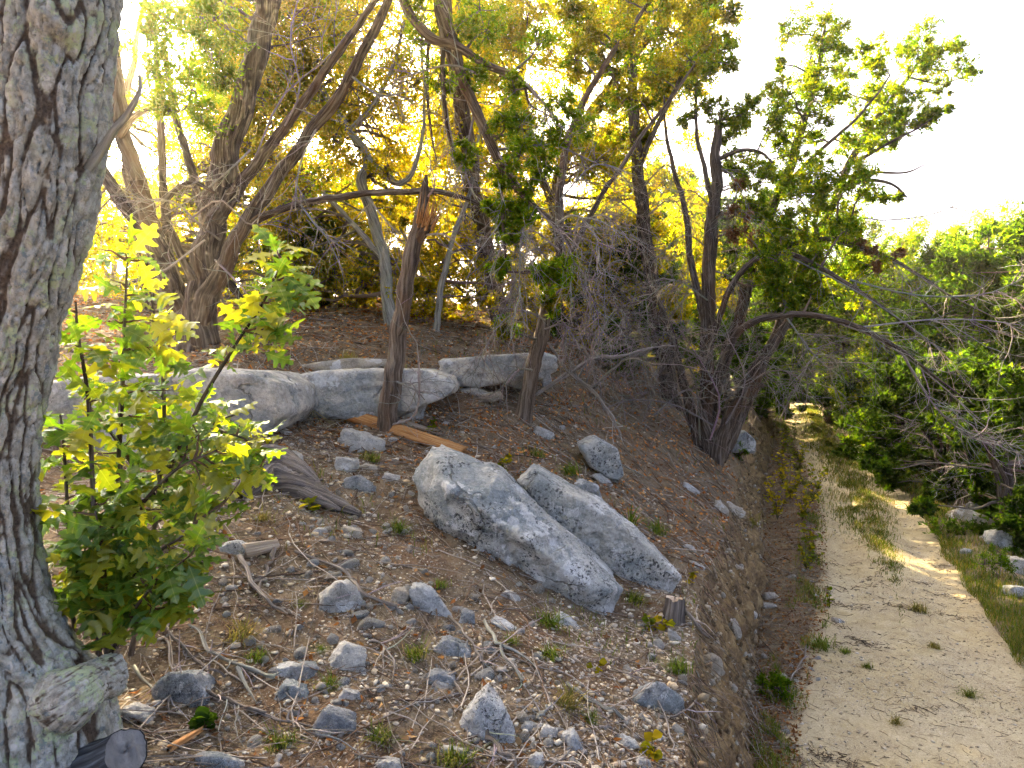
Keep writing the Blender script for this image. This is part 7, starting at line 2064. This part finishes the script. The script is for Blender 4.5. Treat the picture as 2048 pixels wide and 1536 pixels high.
# washed-up strips of debris across the road
bt = Batch()
for (xa, ya, xb, yb, n) in [(1640, 1182, 1880, 1165, 160), (1650, 1205, 1740, 1216, 120), (1640, 1290, 1760, 1285, 110), (1700, 1275, 1770, 1300, 70), (1860, 1185, 1960, 1205, 70), (1870, 1225, 1960, 1240, 60), (1640, 1510, 1720, 1530, 120), (1800, 1430, 1880, 1415, 60),
                            (1700, 1175, 1800, 1130, 120), (1640, 1240, 1690, 1255, 60), (1640, 1130, 1680, 1128, 60), (1580, 1530, 1700, 1515, 80), (1860, 1120, 1900, 1150, 50), (1780, 1210, 1860, 1230, 70)]:
    A, B2 = hit(xa, ya), hit(xb, yb)
    n = int(n * .5)
    f = rng.random(n)
    wob = .10 * fbm(np.stack([f * 5, f * 0 + xa, f * 0], 1), 2, 5)
    x = A[0] + (B2[0] - A[0]) * f + rng.normal(size=n) * .05; y = A[1] + (B2[1] - A[1]) * f + rng.normal(size=n) * .035 + wob * 2
    bt.add(*twig_batch(x, y, .02 + .10 * rng.random(n) ** 2, rng.uniform(.0015, .004, n) * (1 + y * .03), np.array([(.10, .07, .045), (.16, .11, .07), (.20, .16, .11)])[rng.integers(0, 3, n)], 4))
n = 1600
y = samp_y(n, 3, 20, 1.0); x = x_left(y) + (x_right(y) - x_left(y)) * rng.random(n)
bt.add(*twig_batch(x, y, rng.uniform(.02, .12, n), rng.uniform(.001, .0025, n) * (1 + y * .04), np.array([(.12, .085, .055), (.20, .15, .10)])[rng.integers(0, 2, n)], 4))
put('road_debris', bt.mesh('road_debris'), M['twig'], label='dark washed-up twigs and bark bits across the road', cat='twigs', kind='stuff')

def grass_field(x, y, h, w, kind, droop=0.5):
    n = len(x)
    P = on_ground(x, y, -0.005)
    az = rng.uniform(0, 6.28, n); K = 3
    f = np.linspace(0, 1, K)[None, :]
    out = h * np.abs(rng.normal(.35, .3, n))
    hh = h * rng.uniform(.4, 1.2, n)
    c = np.stack([P[:, 0:1] + np.cos(az)[:, None] * out[:, None] * f ** 1.5, P[:, 1:2] + np.sin(az)[:, None] * out[:, None] * f ** 1.5, P[:, 2:3] + hh[:, None] * (f - droop * .6 * f ** 3)], -1)
    wz = rng.uniform(0, 6.28, n)
    side = np.stack([np.cos(wz), np.sin(wz), np.zeros(n)], -1)[:, None, :] * (np.asarray(w)[..., None] * .5 * (1 - .9 * f ** 2) * np.ones((n, 1)))[..., None]
    V = np.stack([c - side, c + side], 2)
    idx = np.arange(n * K * 2).reshape(n, K, 2)
    F = np.stack([idx[:, :-1, 0], idx[:, :-1, 1], idx[:, 1:, 1], idx[:, 1:, 0]], -1).reshape(-1, 4)
    return V.reshape(-1, 3), F, gcol(kind, n, K * 2, rng)
bt = Batch()
n = 32000        # strip between the wheel tracks
y = samp_y(n, 7.2, 27, 0.9)
cx = x_left(y) + (x_right(y) - x_left(y)) * (0.47 + 0.04 * np.sin(y * .9)); wd_ = np.clip((y - 7.5) / 5, 0.06, 1) * 0.38
x = cx + rng.normal(size=n) * wd_ * (0.75 + 0.5 * fbm(np.stack([y * .8, y * 0, y * 0], 1), 3, 15))
keep = (rng.random(n) < np.clip(.25 + (y - 8.5) / 3.5, .04, 1)) & (fbm(np.stack([x * 2.6, y * 1.6, np.zeros(n)], 1), 3, 44) > -0.08 + .25 * rng.normal(size=n) + np.clip(10 - y, 0, 3) * .13)
x, y = x[keep], y[keep]
bt.add(*grass_field(x, y, 0.11 * np.clip((y - 6) / 5, .5, 1.15), 0.004 + y * .0004, 'olive'))
n = 26000        # right verge
y = samp_y(n, 4.5, 24, 0.9)
x = x_right(y) + np.abs(rng.normal(size=n)) * .42 - .06 + fbm(np.stack([y, y * 0, y * 0], 1), 2, 4) * .2
keep = fbm(np.stack([x * 1.9, y * 1.4, np.zeros(n)], 1), 3, 46) > -0.08 + .22 * rng.normal(size=n)
x, y = x[keep], y[keep]
bt.add(*grass_field(x, y, 0.15, 0.004 + y * .0004, 'olive'))
n = 9000        # slope below the road
y = samp_y(n, 5, 26, 0.9)
x = x_right(y) + .8 + rng.random(n) * 4
bt.add(*grass_field(x, y, 0.22, 0.006 + y * .0004, 'mixed'))
n = 12000         # left ditch and road edge
y = samp_y(n, 4.5, 26, 0.9)
x = x_left(y) + rng.normal(size=n) * .10 - 0.1
keep = fbm(np.stack([x * 2, y * 1.2, np.zeros(n)], 1), 2, 48) > 0.0
x, y = x[keep], y[keep]
bt.add(*grass_field(x, y, 0.10, 0.004 + y * .0004, 'mixed'))
n = 12000        # thin grass over the hillside, in patches
x, y = hill_pts(n, 3.0, 22, 0.5)
keep = fbm(np.stack([x * .8, y * .8, np.zeros(n)], 1), 2, 49) > 0.18
x, y = x[keep], y[keep]
bt.add(*grass_field(x, y, 0.07 + .008 * y, 0.003 + y * .0006, 'mixed'))
put('grass_cover', bt.mesh('grass_cover'), M['grass'], label='olive and straw-coloured grass along the track and verges', cat='grass', kind='stuff')
print('done', round(time.time() - T0, 1))

# ------------------------------------------------------------------ sunlit evening air between the trees
xs, ys, zs = (-139.0, 205.0), (-8.0, 245.0), (-8.0, 9.5)
HV = np.array([[x_, y_, z_] for x_ in xs for y_ in ys for z_ in zs])
HF = np.array([[0, 1, 3, 2], [4, 6, 7, 5], [0, 4, 5, 1], [2, 3, 7, 6], [0, 2, 6, 4], [1, 5, 7, 3]])
hm, hnt, hout = new_mat('evening_haze')
hv = hnt.nodes.new('ShaderNodeVolumePrincipled')
hv.inputs['Color'].default_value = (1.0, 0.88, 0.62, 1)
hv.inputs['Density'].default_value = 0.0020
hv.inputs['Anisotropy'].default_value = 0.8
hnt.links.new(hv.outputs[0], hout.inputs['Volume'])
put('haze', make_mesh('haze', HV, HF), hm, label='thin golden evening haze filling the air', cat='haze', kind='stuff')
